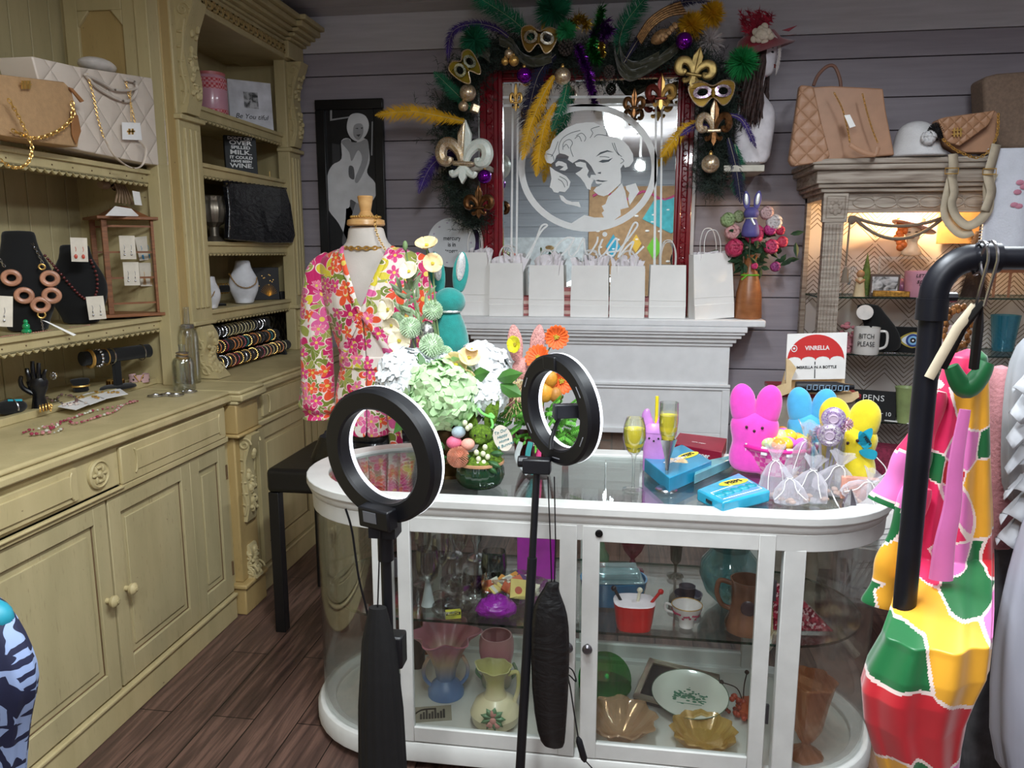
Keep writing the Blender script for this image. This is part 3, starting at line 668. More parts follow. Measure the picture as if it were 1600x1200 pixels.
# T bar
p,r0,s_ = gloc(185,606,1.005); r0 = PI / 2 - .35; t = thing('bracelet_bar','black velvet T-bar bracelet stand on the counter riser','jewellery stand',p,r0)
m = MB(); m.loft([(0,0,0,.075,.05),(0,0,.008,.072,.048),(0,0,.012,.06,.04)],28); part('foot',m,VELVET,t)
m = MB(); m.b(-.014,.014,-.01,.01,.01,.12); part('upright',m,VELVET,t,bev=.002)
m = MB(); m.cyl((-.14,0,.135),.028,.29,24,axis='X'); part('bar',m,VELVET,t)
for x_,rr,mm,lb in ((-.11,.007,GOLD,'chunky gold bracelet at the left end of the black T-bar'),(-.075,.003,SILVER,'silver rhinestone bracelet second from left on the black T-bar'),(-.045,.0025,GOLD,'slim gold bracelet in the middle of the black T-bar'),(-.02,.003,SILVER,'plain silver bangle right of centre on the black T-bar'),(.115,.0025,SILVER,'thin silver bangles at the right end of the black T-bar')):
 q = p + Vector((math.cos(r0) * x_,math.sin(r0) * x_,.132)); m = MB(); torus(m,(0,0,0),.032,rr,ax='X',seg=26,s2=6)
 if rr == .003 and x_ < -.05:
  for k in range(14): m.ell((0,.033 * math.cos(k * .45),.033 * math.sin(k * .45)),.006,7,nr=5)
 solo('bracelet',m,mm,lb,'bracelet',q,r0)
def cuff(px,py,z,R,h,mat,label,deco=None,sy=.75):
 p,r0,s_ = gloc(px,py,z); t = thing('cuff_bracelet',label,'bracelet',p,r0); m = MB()
 n_ = 30; A = [(-PI * .5 + .35 + (2 * PI - .7) * i / n_) + PI * 1.0 for i in range(n_ + 1)]
 m.rings([[(R * math.cos(a),R * sy * math.sin(a),0),(R * math.cos(a),R * sy * math.sin(a),h),((R - .003) * math.cos(a),(R - .003) * sy * math.sin(a),h),((R - .003) * math.cos(a),(R - .003) * sy * math.sin(a),0)] for a in A]); part('band',m,mat,t); return t
t = cuff(181,603,1.006,.032,.028,GOLD,'gold openwork cuff in front of the black T-bar'); m = MB()
for k in range(16): m.box((.032 * math.cos(k * .4),.024 * math.sin(k * .4),.014),(.006,.006,.02),rz=k * .4)
part('lattice',m,mt((120,85,30),.3,1),t)
def leopard():
 t = NT('leopard_print'); v = t.vor(60); t.set(color=t.ramp(v,[(0,(.02,.01,.01,1)),(.3,lin((196,160,160)))],True),rough=.5); return t.m
t = cuff(218,597,1.006,.04,.034,leopard(),'leopard print cuff with gold V at the right end of the riser'); m = MB(); m.tube([(-.018,-.034,.036),(0,-.036,.004),(.018,-.034,.036)],.0025,6); part('gold_letter',m,GOLD,t)
# white cards with gold jewellery
for i,(pts,lb) in enumerate((([(90,636),(118,641),(140,632),(112,624)],'white card with pearl earrings nearest the black hand'),([(116,622),(140,633),(165,624),(138,614)],'middle white card with gold leaf earrings on the riser'),([(140,614),(162,624),(200,616),(185,606)],'white card with large gold earrings in front of the T-bar'))):
 c = onz(sum(a for a,b in pts) / 4,sum(b for a,b in pts) / 4,1.007); t = thing('jewellery_card',lb,'earrings',c); m = MB()
 P = [onz(a,b,1.008) - c for a,b in pts]; m.add([tuple(q) for q in P] + [(q.x,q.y,q.z + .0015) for q in P],[(3,2,1,0),(4,5,6,7),(0,1,5,4),(1,2,6,5),(2,3,7,6),(3,0,4,7)]); part('card',m,PAPER,t)
 m = MB()
 for k in range(9): q = P[0].lerp(P[2],.15 + .08 * k); m.ell((q.x + random.uniform(-.012,.012),q.y + random.uniform(-.012,.012),.008),(.006,.004,.004),8,nr=5)
 part('earring',m,GOLD if i else mt((215,200,190),.25),t)
PB = [mt((190,130,130),.15,name='pink_beads',spec=.9),mt((150,60,80),.15,name='garnet_beads'),mt((205,205,190),.15,name='clear_beads')]
def strand(pts,z,lab,mats=PB,r=.0055,nm='bead_necklace',cat='necklace'):
 P = smoothp([onz(a,b,z) for a,b in pts],9); t = thing(nm,lab,cat,P[0]); ms = [MB() for _ in mats]; d = 9; i = 0
 for a,b in zip(P,P[1:]):
  d += (b - a).length
  if d > r * 2.1: rr = r * random.uniform(.6,1.25); ms[random.randrange(len(mats))].ell(b + Vector((0,0,rr - r * .5)),(rr,rr,rr * .8),7,nr=5); d = 0
 for mb,mm in zip(ms,mats): wp('beads',mb,mm,t)
strand([(36,677),(50,672),(75,668),(95,662),(70,676),(48,680),(85,676),(97,671)],.990,'looped clear and pink bead necklace at the left of the counter top')
strand([(65,668),(95,660),(110,655),(145,643),(180,636),(215,627),(195,632),(180,643),(160,650),(120,662),(110,660)],.990,'long pink and garnet bead necklace stretched along the counter top')
strand([(72,622),(85,628),(95,618),(112,620),(120,628),(100,632),(84,624)],1.010,'smoky bead necklace heaped beside the black hand',[mt((120,90,90),.2,spec=.9),SILVER])
# glass bottles with bracelets
def bottle(px,py,z,hpx,wpx,label,nk=.35):
 p,r0,s_ = gloc(px,py,z); t = thing('glass_bottle',label,'bottle',p,r0); R = wpx * s_ / 2; Hh = hpx * s_; m = MB()
 m.lathe([(R * .9,0),(R,.006),(R,Hh * .62),(R * .85,Hh * .7),(R * nk,Hh * .76),(R * nk * .8,Hh * .97),(R * nk,Hh),(R * nk * .8,Hh),(R * nk * .6,Hh * .76),(R * .8,Hh * .68),(R * .93,Hh * .6),(R * .93,.01),(0,.01)],28,cap1=False); part('bottle_glass',m,GWARE,t); return t,p,R,Hh
t,p1_,R,Hh = bottle(289,610,.986,72,33,'clear embossed glass bottle ringed with bracelets at the end of the counter')
for i in range(3): m = MB(); m.b(-.002,.002,-R - .001,-R + .001,.02 + .0,Hh * .55);
text('QUEENS',.022,GWARE,t,T(0,-R - .001,Hh * .33,ry=-PI / 2),name='embossed_lettering',ext=.001)
t,p2_,R2,Hh2 = bottle(299,598,.986,118,30,'taller clear glass bottle with silver bangles behind the embossed bottle',.3)
for k in range(5):
 m = MB(); torus(m,(0,0,0),.024,.0022,seg=24,s2=6); o = solo('bangle',m,SILVER if k % 3 else GOLD,'thin bangle slipped over the embossed glass bottle','bangle',p1_ + Vector((0,0,Hh * .72 + k * .005)),group='bangles on the embossed bottle'); o.rotation_euler = (.1 * (k % 3 - 1),.15 * (k % 2),0)
for k in range(3):
 m = MB(); torus(m,(0,0,0),.026,.0022,seg=24,s2=6); solo('bangle',m,SILVER,'thin silver bangle slipped over the taller glass bottle','bangle',p2_ + Vector((0,0,Hh2 * .73 + k * .006)),group='bangles on the taller bottle')
for k,(a,b) in enumerate(((243,618),(262,616),(275,617),(296,612))):
 p,r0,s_ = gloc(a,b,.990); m = MB(); torus(m,(0,0,0),.028,.003,seg=22,s2=6,sy=.8); m.ell((.0,-.022,.006),(.014,.006,.007),8,nr=5)
 solo('silver_bracelet',m,SILVER,['silver bracelet lying leftmost beside the glass bottles','silver bracelet lying second from left beside the glass bottles','silver bracelet leaning by the foot of the glass bottles','silver bracelet lying against the right side of the glass bottle'][k],'bracelet',p,r0)
# --- tall unit goods ---
# pink canister
p = onx(333,-2.05,2.191); s_ = mpp(p); t = thing('glass_canister','pink patterned glass canister candle on the top shelf of the tall hutch','canister',p,face(p)); R = 24 * s_; Hh = 70 * s_; m = MB()
def pinkpat():
 t = NT('pink_patterned_glass'); sp = t.n('SeparateXYZ'); t.l(t.co(),sp.inputs[0]); z = sp.outputs['Z']
 ch = t.n('TexChecker'); ch.inputs['Scale'].default_value = 90; t.l(t.co(),ch.inputs[0]); ch.inputs[1].default_value = lin((190,70,80)); ch.inputs[2].default_value = lin((216,150,155))
 band = t.ramp(z,[(0,(1,1,1,1)),(Hh * .2,(0,0,0,1)),(Hh * .62,(1,1,1,1)),(Hh * .74,(0,0,0,1)),(Hh * .76,(1,1,1,1)),(Hh * .85,(0,0,0,1))],True)
 return t.set(color=t.mix(band,lin((205,150,165)),ch.outputs[0]),rough=.25,coat=.4)
m.lathe([(R * .93,0),(R,.01),(R,Hh * .86),(R * .9,Hh * .93),(R * .8,Hh * .96)],32); part('jar',m,pinkpat(),t); m = MB(); m.lathe([(R * .9,Hh * .93),(R * .92,Hh * .99),(R * .7,Hh),(0,Hh)],32,cap0=False); part('lid',m,mt((196,110,110),.4),t)
def signbox(name,pts,X,d,mat,lab,cat='sign'):
 P = [at(a,b,X=X) for a,b in pts]; c = (P[2] + P[3]) / 2; t = thing(name,lab,cat,c)
 return t,P
def onquad(P,u,v,out=.0):   # P: tl,tr,br,bl
 a = P[0].lerp(P[1],u); b = P[3].lerp(P[2],u); return a.lerp(b,v)
def quadframe(P):
 ex = (P[1] - P[0]); ez = (P[0] - P[3]); w_ = ex.length; h = ez.length; ex.normalize(); ez = (ez - ex * ez.dot(ex)).normalized(); ey = ez.cross(ex)
 M_ = Matrix((ex,ey,ez)).transposed().to_4x4(); return w_,h,M_
def board(name,lab,cat,c,w_,h,d,rz,mat,rx=0,bev=.002):
 t = thing(name,lab,cat,c,rz); t.rotation_euler = (rx,0,rz); m = MB(); m.b(-w_ / 2,w_ / 2,0,d,0,h); part('panel',m,mat,t,bev=bev); return t
p = onx(395,-2.02,2.191); s_ = mpp(p); t = board('framed_sign','white block sign with small photo and script words beside the pink canister','sign',p,66 * s_,76 * s_,.03,face(p) + .25,mt((215,215,222),.6),-.08)
m = MB(); m.b(-.035,.04,-.001,.001,.12,.205)
def mottled():
 t = NT('small_photo'); t.set(color=t.ramp(t.noise(28,det=5,dist=1),[(.35,(.02,.02,.02,1)),(.6,(.5,.5,.52,1))]),rough=.5); return t.m
part('photo',m,mottled(),t); text('Be You tiful',.036,INK,t,T(.0,-.001,.075),shear=.3,ext=.0004);
p = onx(379,-2.0,1.941); s_ = mpp(p); t = board('word_sign','small black block sign with white capital letters on the second shelf of the tall hutch','sign',p,48 * s_,60 * s_,.03,face(p) + .22,mt((26,30,34),.6),-.05)
hh = 60 * s_
for k,(tx,sz,sx) in enumerate((("DON'T CRY",.019,1.25),('OVER',.030,1.5),('SPILLED',.021,1.35),('MILK.',.031,1.5),('IT COULD',.02,1.25),('HAVE BEEN',.017,1.2),('WINE.',.030,1.4))):
 text(tx,sz,WHITEINK,t,T(0,-.0008,hh * (.2 + .8 * (.915 - [0,.14,.285,.44,.6,.72,.86][k]))),bold=.0007,sx=sx * 1.0)
p = onx(413,-1.99,1.941); m = MB(); m.tube([(-.035,0,.003),(.03,0,.003),(.03,.0,.045)],.0018,6); m.tube([(.03,-.02,.003),(.03,.03,.003)],.0018,6); solo('brass_easel',m,GOLD,'tiny brass easel beside the black word sign','easel',p,.6)
p = onx(336,-1.98,1.591); s_ = mpp(p); t = thing('fluted_urn','dark silver fluted urn on the third shelf of the tall hutch','urn',p,face(p)); m = MB()
fl = lambda a,z,i: 1 + (.035 * math.sin(14 * a) if 5 <= i <= 11 else 0)
h = 70 * s_; m.lathe([(.30 * h,0),(.30 * h,.03 * h),(.2 * h,.08 * h),(.1 * h,.15 * h),(.1 * h,.34 * h),(.14 * h,.38 * h),(.26 * h,.45 * h),(.31 * h,.58 * h),(.33 * h,.72 * h),(.31 * h,.84 * h),(.26 * h,.92 * h),(.27 * h,1.0 * h),(.3 * h,1.02 * h),(.28 * h,1.02 * h),(.2 * h,.8 * h)],56,wob=fl,cap1=False); part('body',m,mt((150,140,126),.38,.8,var=.2,name='aged_silver'),t)
t = thing('clutch_bag','large shiny black soft bag overhanging the third shelf of the tall hutch','bag',onx(405,-1.9,1.592)); X = -1.87
def crinkle(col,name,sc=9,rough=.22,st=.5):
 t = NT(name); t.set(color=lin(col),rough=rough,coat=.3); t.bump(t.noise(sc,t.co((1,1,2.5)),4,1.5),st,.03); return t.m
m = MB(); slabX(m,[(356,290),(360,286),(400,288),(448,296),(455,320),(462,368),(458,380),(420,380),(358,374),(360,330)],X,.03); wp('body',m,crinkle((14,15,20),'shiny_black_leather'),t,bev=.02,seg=4)
m = MB()
for k in range(14): m.tube(path([(352 + k * 7,289 + k * .6),(350 + k * 7,284 + k * .8),(356 + k * 7,283 + k * .9)],X=X - .01),.006,6)
wp('gathered_top',m,crinkle((14,15,20),'shiny_black_leather'),t)
t,s_,h,w_ = bust(377,-2.03,1.276,67,46,'white_bust','small white necklace bust with gold necklace on the fourth shelf',mt((215,215,220),.5))
t.location.x += .02
n = thing('gold_necklace','double gold necklace on the small white bust','necklace',t.location,t.rotation_euler[2]); m = MB()
chain(m,[(-20 * s_,-.025,46 * s_),(-10 * s_,-.046,30 * s_),(4 * s_,-.05,25 * s_),(17 * s_,-.046,31 * s_),(20 * s_,-.03,42 * s_)],.005,.0013); part('chain',m,GOLD,n)
t,s_,h,w_ = bust(331,-1.99,1.276,50,30,'white_bust','partly hidden white bust with gold chain behind the carved post',mt((215,215,220),.5)); m = MB(); chain(m,[(-.02,-.03,.1),(0,-.05,.06),(.02,-.04,.09)],.004,.001); part('draped_chain',m,GOLD,t)
for k in range(9):
 p = onx(323 + k * 4,-2.08,1.36); m = MB(); torus(m,(0,0,0),.026,.0026,ax='X',seg=20,s2=5); solo('gold_bangle',m,GOLD,'gold bangle in the row on the fourth shelf of the tall hutch','bangle',p,.9,group='row of gold bangles on the fourth shelf')
p = onx(338,-2.08,1.276); m = MB(); m.cyl((-.07,0,.085),.018,.14,14,axis='X'); m.b(-.01,.01,-.01,.01,0,.08); m.b(-.04,.04,-.03,.03,0,.01); solo('bangle_bar',m,VELVET,'small dark T-bar carrying the row of gold bangles','jewellery stand',p,.9)
p = onx(415,-2.05,1.276); s_ = mpp(p); t = board('gift_box','black box with gold floral print on the fourth shelf','box',p,44 * s_,50 * s_,.05,face(p) + .2,mt((18,16,20),.5)); m = MB()
for k in range(16):
 a = .3 + k * .16; m.tube([(.02,-.001,.02),(.02 + .05 * math.cos(a),-.001,.02 + .07 * math.sin(a))],.0011,4)
for k in range(12): m.ell((random.uniform(-.05,.05),-.001,random.uniform(.08,.15)),(.004,.0008,.004),6,nr=4)
part('gold_print',m,GOLD,t)
p = onx(442,-1.98,1.276); t = thing('small_speaker','tiny black cube with a trailing cord on the fourth shelf','device',p,.8); m = MB(); m.b(-.022,.022,-.02,.02,0,.045); part('body',m,BLACK,t,bev=.004)
m = MB(); m.tube(smoothp([Vector((.02,.0,.02)),Vector((.07,-.02,.0)),Vector((.09,.02,-.1)),Vector((.09,.1,-.2))],5),.002,6); part('cord',m,BLACK,t)
# sparkling black purse + bracelet tiers on counter
t = thing('quilted_purse','black glittering quilted purse behind the bracelet tiers','bag',onx(420,-2.02,.986)); X = -1.93; m = MB()
slabX(m,[(352,510),(370,495),(440,486),(458,492),(466,520),(464,560),(450,572),(360,570)],-2.0,.08); wp('body',m,quilt((8,8,10),45,.12,'patent_quilted',.9,coat=.6),t,bev=.02,seg=3)
m = MB(); slabX(m,[(408,497),(412,497),(412,504),(408,504)],-1.985,.003); slabX(m,[(414,497),(418,497),(418,504),(414,504)],-1.985,.003); wp('emblem',m,GOLD,t)
pA,pB = onx(336,-1.86,.986),onx(458,-1.86,.986)
ax = (pB - pA); Lb = ax.length; rz = math.atan2(ax.y,ax.x); t = thing('bracelet_tiers','black three-tier bracelet stand on the counter of the tall hutch','jewellery stand',(pA + pB) / 2,rz)
for x_ in (-.38,.4): m = MB(); m.prism([(0.0,0),(.16,0),(.16,.19),(.12,.19),(.02,.06)],.02,M=T(Lb * x_,0,0,rz=PI / 2)); part('side_cheek',m,VELVET,t)
tiers = ((.035,.045,1.0),(.08,.11,.9),(.125,.175,.86))
for yy,zz,f_ in tiers: m = MB(); m.cyl((-Lb / 2 * f_,yy,zz),.026,Lb * f_,22,axis='X'); part('roll',m,VELVET,t)
BM = [GOLD,SILVER,mt((160,40,60),.3),mt((20,130,130),.3),mt((205,190,140),.3),mt((70,45,35),.3),mt((215,130,60),.3),BLACK]
base = Vector(t.location); ux = Vector((math.cos(rz),math.sin(rz),0)); uy = Vector((-math.sin(rz),math.cos(rz),0))
meshes = []
for mm in BM:
 a = MB(); torus(a,(0,0,0),.0285,.0026,ax='X',seg=18,s2=5); a = a.mesh('bracelet',mm);
 b_ = MB()
 for k in range(20): b_.ell((0,.0295 * math.cos(k * PI / 10),.0295 * math.sin(k * PI / 10)),.0042,6,nr=4)
 meshes.append((a,b_.mesh('bracelet',mm)))
for ti,(yy,zz,f_) in enumerate(tiers):
 nb = 21
 for k in range(nb):
  x_ = -Lb / 2 * f_ + .02 + (Lb * f_ - .05) * k / nb; mi = (1 if k < 8 or k > 16 else 4) if ti == 2 else random.choice([0,2,3,4,5,6,7,0]) if ti == 1 else random.choice([0,0,4,6,5,1,2])
  o = bpy.data.objects.new('bracelet',meshes[mi][1 if (k + ti) % 2 else 0]); COL.objects.link(o); o.location = base + ux * x_ + uy * yy + Vector((0,0,zz)); o.rotation_euler = (0,random.uniform(-.12,.12),rz)
  tagit(o,('beaded ' if (k + ti) % 2 else 'smooth ') + ['gold','silver','dark red','teal','cream','brown','orange','black'][mi] + ' bracelet on the ' + ['lowest','middle','top'][ti] + ' roll of the black three-tier stand','bracelet',['bracelets on the lowest roll','bracelets on the middle roll','bracelets on the top roll'][ti])
# ================= BACK WALL DECOR =================
def local(c,P): return [Vector(p) - Vector(c) for p in P]
# framed black and white photograph
q = [at(a,b,Y=4.37) for a,b in ((492,157),(598,153))]
x0,x1,z1 = q[0].x,q[1].x,(q[0].z + q[1].z) / 2; z0 = z1 - 1.02; xc = (x0 + x1) / 2; W = x1 - x0
t = thing('framed_photograph','tall black framed black and white photograph of a woman in a billowing white dress','picture',(xc,WY - .01,z0))
m = MB(); H_ = z1 - z0; b_ = .055
for bx in ((-W / 2,W / 2,-.03,0,0,b_),(-W / 2,W / 2,-.03,0,H_ - b_,H_),(-W / 2,-W / 2 + b_,-.029,0,b_,H_ - b_),(W / 2 - b_,W / 2,-.029,0,b_,H_ - b_)): m.b(*bx)
part('frame',m,mt((16,16,18),.35),t,bev=.004)
m = MB(); m.b(-W / 2 + b_,W / 2 - b_,-.012,-.004,b_,H_ - b_); ph = part('photo_print',m,mt((22,22,25),.4),t)
GR = [mt((v,v,v + 3),.5,var=.06,name='photo_grey') for v in (205,150,90,55)]
c0 = Vector(t.location)
def ph_(pts,mat,k):
 m = MB(); m.prism([((at(a,b,Y=4.38) - c0).x,(at(a,b,Y=4.38) - c0).z) for a,b in pts],.0006,y0=-.0126 - .0007 * k); part('printed_figure',m,mat,ph)
sm = lambda pts,n=4: [(v.x,v.y) for v in smoothp([(a,b,0) for a,b in pts],n,closed=True)]
ph_([(516,172),(519,172),(519,186),(560,180),(560,182),(516,189)],GR[1],0); ph_([(519,224),(531,226),(532,255),(520,258)],GR[3],0)
ph_([(581,190),(583,190),(582,243),(580,243)],GR[1],0)
ph_(sm([(545,300),(570,298),(562,340),(552,372),(545,398),(535,380),(540,345)]),GR[2],1)
ph_(sm([(566,300),(578,322),(566,352),(560,372),(570,398),(552,398),(546,372),(552,330)]),GR[1],2)
ph_(sm([(534,220),(548,218),(552,240),(560,218),(574,220),(578,250),(574,270),(586,285),(589,302),(576,320),(560,318),(548,312),(545,325),(520,325),(512,305),(512,275),(520,258),(534,248)]),GR[0],3)
ph_(sm([(534,222),(545,217),(550,222),(562,222),(574,218),(577,240),(572,262),(560,285),(555,280),(566,250),(560,235),(550,252),(546,238)]),GR[1],4)
ph_(sm([(546,260),(553,262),(554,280),(546,276)]),GR[2],5)
ph_(sm([(543,192),(548,180),(560,177),(572,182),(577,196),(572,212),(560,221),(549,216),(543,204)]),GR[0],4)
ph_(sm([(554,196),(566,194),(568,208),(561,219),(553,212)]),GR[1],5)
for pts in ([(555,201),(560,200),(560,202)],[(564,200),(568,199),(566,202)],[(557,211),(564,210),(561,214)]): ph_(pts,GR[3],6)
ph_(sm([(512,312),(545,320),(555,350),(560,395),(548,385),(530,350),(515,330)]),GR[0],1)
# mirror
RED = mt((128,14,30),.22,var=.1,name='glossy_red_lacquer',coat=.5)
MY = 4.27; g = [at(a,b,Y=MY) for a,b in ((750,112),(1088,112),(786,130),(1060,130))]
X0,X1,ZT = g[0].x,g[1].x,g[0].z; XI0,XI1,ZI = g[2].x,g[3].x,g[2].z - .0; ZB = 1.203; ZIB = 1.31
c0 = Vector(((X0 + X1) / 2,MY,ZB)); t = thing('mirror','large red framed mirror with etched portrait in a ring standing on the white mantel','mirror',c0); tm = t
m = MB()
def fr(mb,a0,a1,b0,b1,y0,y1): mb.b(a0 - c0.x,a1 - c0.x,y0,y1,b0 - ZB,b1 - ZB)
for k,(e0,e1,y0) in enumerate(((0,.28,-.018),(.28,.62,-.012),(.62,.8,-.03),(.8,1.0,-.022))):
 wl,wr,wt,wb = XI0 - X0,X1 - XI1,ZT - ZI,ZIB - ZB
 fr(m,X0 + wl * e0,X0 + wl * e1,ZB,ZT,y0,.03); fr(m,X1 - wr * e1,X1 - wr * e0,ZB,ZT,y0,.03)
 fr(m,X0 + wl,X1 - wr,ZT - wt * e1,ZT - wt * e0,y0,.03); fr(m,X0 + wl,X1 - wr,ZB + wb * e0,ZB + wb * e1,y0,.03)
part('frame',m,RED,t,bev=.004)
for sx,xx in ((1,X0 + wl * .45),(-1,X1 - wr * .45)):
 m = MB()
 for i in range(15):
  zz = .06 + i * .079; R = .022
  m.tube([Vector((xx - c0.x + sx * (1 if i % 2 else -1) * R * (1 - k * .06) * math.cos(k * .5),-.016,zz + R * (1 - k * .06) * math.sin(k * .5))) for k in range(13)],.0035,5)
  m.tube([Vector((xx - c0.x + sx * .012 * math.sin(k * .7),-.016,zz + .022 + k * .006)) for k in range(6)],.003,5)
 part('carved_scrollwork',m,RED,t)
m = MB(); fr(m,X0 - .018,X1 + .022,ZB,ZT + .01,.03,.045); part('backing_board',m,WHITE,t)
def mirm():
 t = NT('mirror_silvering'); return t.set(color=(.86,.9,.89,1),metal=1,rough=.015)
MIR = mirm(); m = MB(); fr(m,XI0,XI1,ZIB,ZI,0.0,.004); gl = part('mirror_glass',m,MIR,t)
ETCH = mt((250,252,252),.55,var=.02,name='etched_glass')
def etch(polys,k=1,mat=ETCH,name='etched_portrait',lines=(),r=.0022):
 m = MB(); f = lambda q: [((at(a,b,Y=MY) - c0).x,(at(a,b,Y=MY) - c0).z) for a,b in q]
 for pl in polys:
  o,hs = (pl[0],pl[1]) if isinstance(pl,tuple) else (pl,[])
  m.prism(f(o),.001,[f(h) for h in hs],y0=-.0012 * k)
 for ln in lines: m.tube([Vector((a,-.0012 * k,b)) for a,b in f([(v.x,v.y) for v in smoothp([(a,b,0) for a,b in ln],5)])],r,5,flat=.3)
 return part(name,m,mat,gl)
Z8 = lambda pts: [(820 + a / 4.617,180 + b / 4.617) for a,b in pts]
N = 60; C = (919,262)
ring = ([(C[0] + 109 * math.cos(2 * PI * i / N),C[1] + 100 * math.sin(2 * PI * i / N)) for i in range(N)],[[(C[0] + 99 * math.cos(2 * PI * i / N),C[1] + 90 * math.sin(2 * PI * i / N)) for i in range(N)]])
etch([ring],name='etched_ring')
etch([[(800,130),(803,130),(800,474),(797,474)],[(808,130),(811,130),(808,474),(805,474)],[(1024,130),(1027,130),(1024,474),(1020,474)],[(1033,130),(1036,130),(1033,474),(1030,474)],[(786,150),(1060,149),(1060,153),(786,154)],[(786,163),(1060,162),(1060,166),(786,167)]],name='etched_border')
shapes = [
[(200,180),(250,130),(300,92),(370,62),(440,52),(500,52),(550,75),(590,105),(610,150),(660,160),(710,185),(750,225),(780,280),(785,330),(755,370),(722,378),(712,355),(690,385),(695,440),(692,490),(640,540),(602,572),(570,585),(530,575),(495,545),(515,520),(545,508),(512,490),(508,468),(470,455),(478,430),(515,432),(495,400),(480,370),(455,340),(430,322),(390,318),(345,345),(310,322),(318,298),(290,282),(250,275),(228,292),(215,330),(190,350),(160,342),(140,300),(150,262),(180,240)],
[(360,345),(400,335),(440,345),(445,370),(462,400),(450,430),(462,452),(500,462),(480,500),(475,540),(450,530),(430,490),(400,450),(365,420),(400,400),(420,378),(372,368)],
[(220,350),(240,330),(270,335),(300,350),(310,385),(290,400),(250,395),(282,372),(250,362),(225,372)],
[(180,370),(220,400),(260,420),(300,440),(330,480),(320,520),(290,555),(250,550),(240,560),(210,555),(195,530),(180,520),(192,460)],
[(250,575),(275,582),(300,610),(340,625),(390,625),(405,665),(350,650),(300,640),(262,612)],
[(600,590),(650,545),(700,490),(725,550),(742,640),(750,665),(690,680),(692,722),(640,760),(560,800),(470,825),(380,800),(335,780),(430,720),(500,738),(570,738),(555,705),(572,690),(555,655),(582,640)],
[(728,510),(800,490),(825,550),(790,600),(757,650),(745,600),(755,560),(732,535)]]
etch([Z8(s_) for s_ in shapes],1.2)
DARKM = mt((84,94,100),.6,0,var=0,name='etched_shadow')
etch([Z8([(512,300),(545,268),(595,253),(642,268),(595,264),(550,280)]),Z8([(532,336),(560,322),(600,322),(636,308),(605,336),(562,343)]),Z8([(524,415),(550,409),(548,424),(530,420)]),Z8([(508,472),(530,466),(545,470),(600,474),(562,482),(530,478)]),Z8([(520,498),(560,494),(545,502)])],2.2,DARKM,'etched_features')
etch([],2.2,DARKM,'etched_hair_lines',[Z8(l) for l in ([(275,250),(280,200),(320,175),(345,200),(330,240),(350,300)],[(250,280),(245,230),(270,170),(330,130),(400,110)],[(370,150),(410,130),(440,160),(430,190)],[(360,170),(390,150),(410,190)],[(470,165),(490,130),(480,100),(540,80)],[(500,160),(530,140),(600,150)],[(190,300),(215,260),(240,190)],[(160,280),(200,290),(212,330)],[(630,200),(650,250),(680,290)],[(645,200),(670,270),(700,300)],[(240,460),(270,480),(290,520)],[(250,440),(300,470),(310,510)],[(540,300),(580,300),(610,305)],[(695,310),(715,330),(690,350)],[(280,230),(300,210),(320,240)],[(570,80),(590,110),(590,150)])],.0016)
etch([],1.5,ETCH,'etched_script',[[(a,396 + (b - 405) * 1.25) for a,b in l_] for l_ in [
[(800,425),(812,424),(826,405),(845,378),(855,370),(846,371),(836,392),(822,418),(812,426),(828,420),(850,424)],
[(898,386),(884,386),(870,396),(866,408),(876,408),(890,396),(897,387),(889,402),(893,409),(902,402)],
[(902,402),(912,386),(914,400),(920,406),(932,392),(934,384)],
[(942,387),(936,400),(940,408),(950,400)],
[(946,404),(962,386),(964,396),(958,408),(948,404),(966,402)],
[(966,402),(984,384),(996,370),(990,368),(976,392),(966,410),(978,398),(990,390),(984,404),(990,408),(1006,396)]]],.0055)
etch([[(945 + 4 * math.cos(k * .8),366 + 4 * math.sin(k * .8)) for k in range(8)]],1.5,ETCH,'etched_dot')
# ---- feathers, ornaments, garland ----
FG = mt((18,112,78),.8,var=.25,name='green_feather'); FY = mt((222,170,20),.8,var=.15,name='yellow_feather'); FP = mt((58,36,112),.8,var=.25,name='purple_feather'); FN = mt((30,28,62),.8,var=.2,name='dark_navy_feather'); FW = mt((205,196,196),.8,var=.1,name='white_feather')
GB = []
def feather(pts,w_,mat,Y,lab,droop=.25,dens=1,curl=.5):
 P = smoothp([at(a,b,Y=Y + (.03 * math.sin(i))) for i,(a,b) in enumerate(pts)],10); s_ = mpp(P[0]); w_ = w_ * s_; c = P[0].copy(); m = MB(); n = len(P)
 L_ = sum((b - a).length for a,b in zip(P,P[1:]));
 nb = int(L_ / .0035 * dens); cum = [0]
 for a,b in zip(P,P[1:]): cum.append(cum[-1] + (b - a).length)
 k = 0
 for i in range(nb):
  s2 = L_ * (i + .5) / nb
  while k < n - 2 and cum[k + 1] < s2: k += 1
  f_ = (s2 - cum[k]) / max(1e-9,cum[k + 1] - cum[k]); p = P[k].lerp(P[k + 1],f_); tg = (P[k + 1] - P[k]).normalized(); nr = tg.cross(Vector((0,1,0))).normalized(); u = s2 / L_
  env = min(1,.35 + 2.2 * u) * min(1,(1.02 - u) * 4)
  for sd in (-1,1):
   for rep in range(2):
    ln = w_ * env * random.uniform(.6,1.1); d1 = (nr * sd + tg * random.uniform(.3,.9) + Vector((0,random.uniform(-.5,.3),0))).normalized()
    q1 = p + d1 * ln * .5; q2 = p + d1 * ln + (tg * curl + Vector((0,0,-droop))) * ln * random.uniform(.2,.8); wd = tg * .0017
    m.add([p - c - wd,p - c + wd,q1 - c + wd,q1 - c - wd,q2 - c],[(0,1,2,3),(3,2,4)])
 t = thing('feather',lab,'feather',c); part('vane',m,mat,t,smooth=0); r = MB(); r.tube([q - c for q in P],[.0016 * (1 - .8 * i / n) for i in range(n)],5); part('quill',r,mt((190,180,150),.6),t); return t
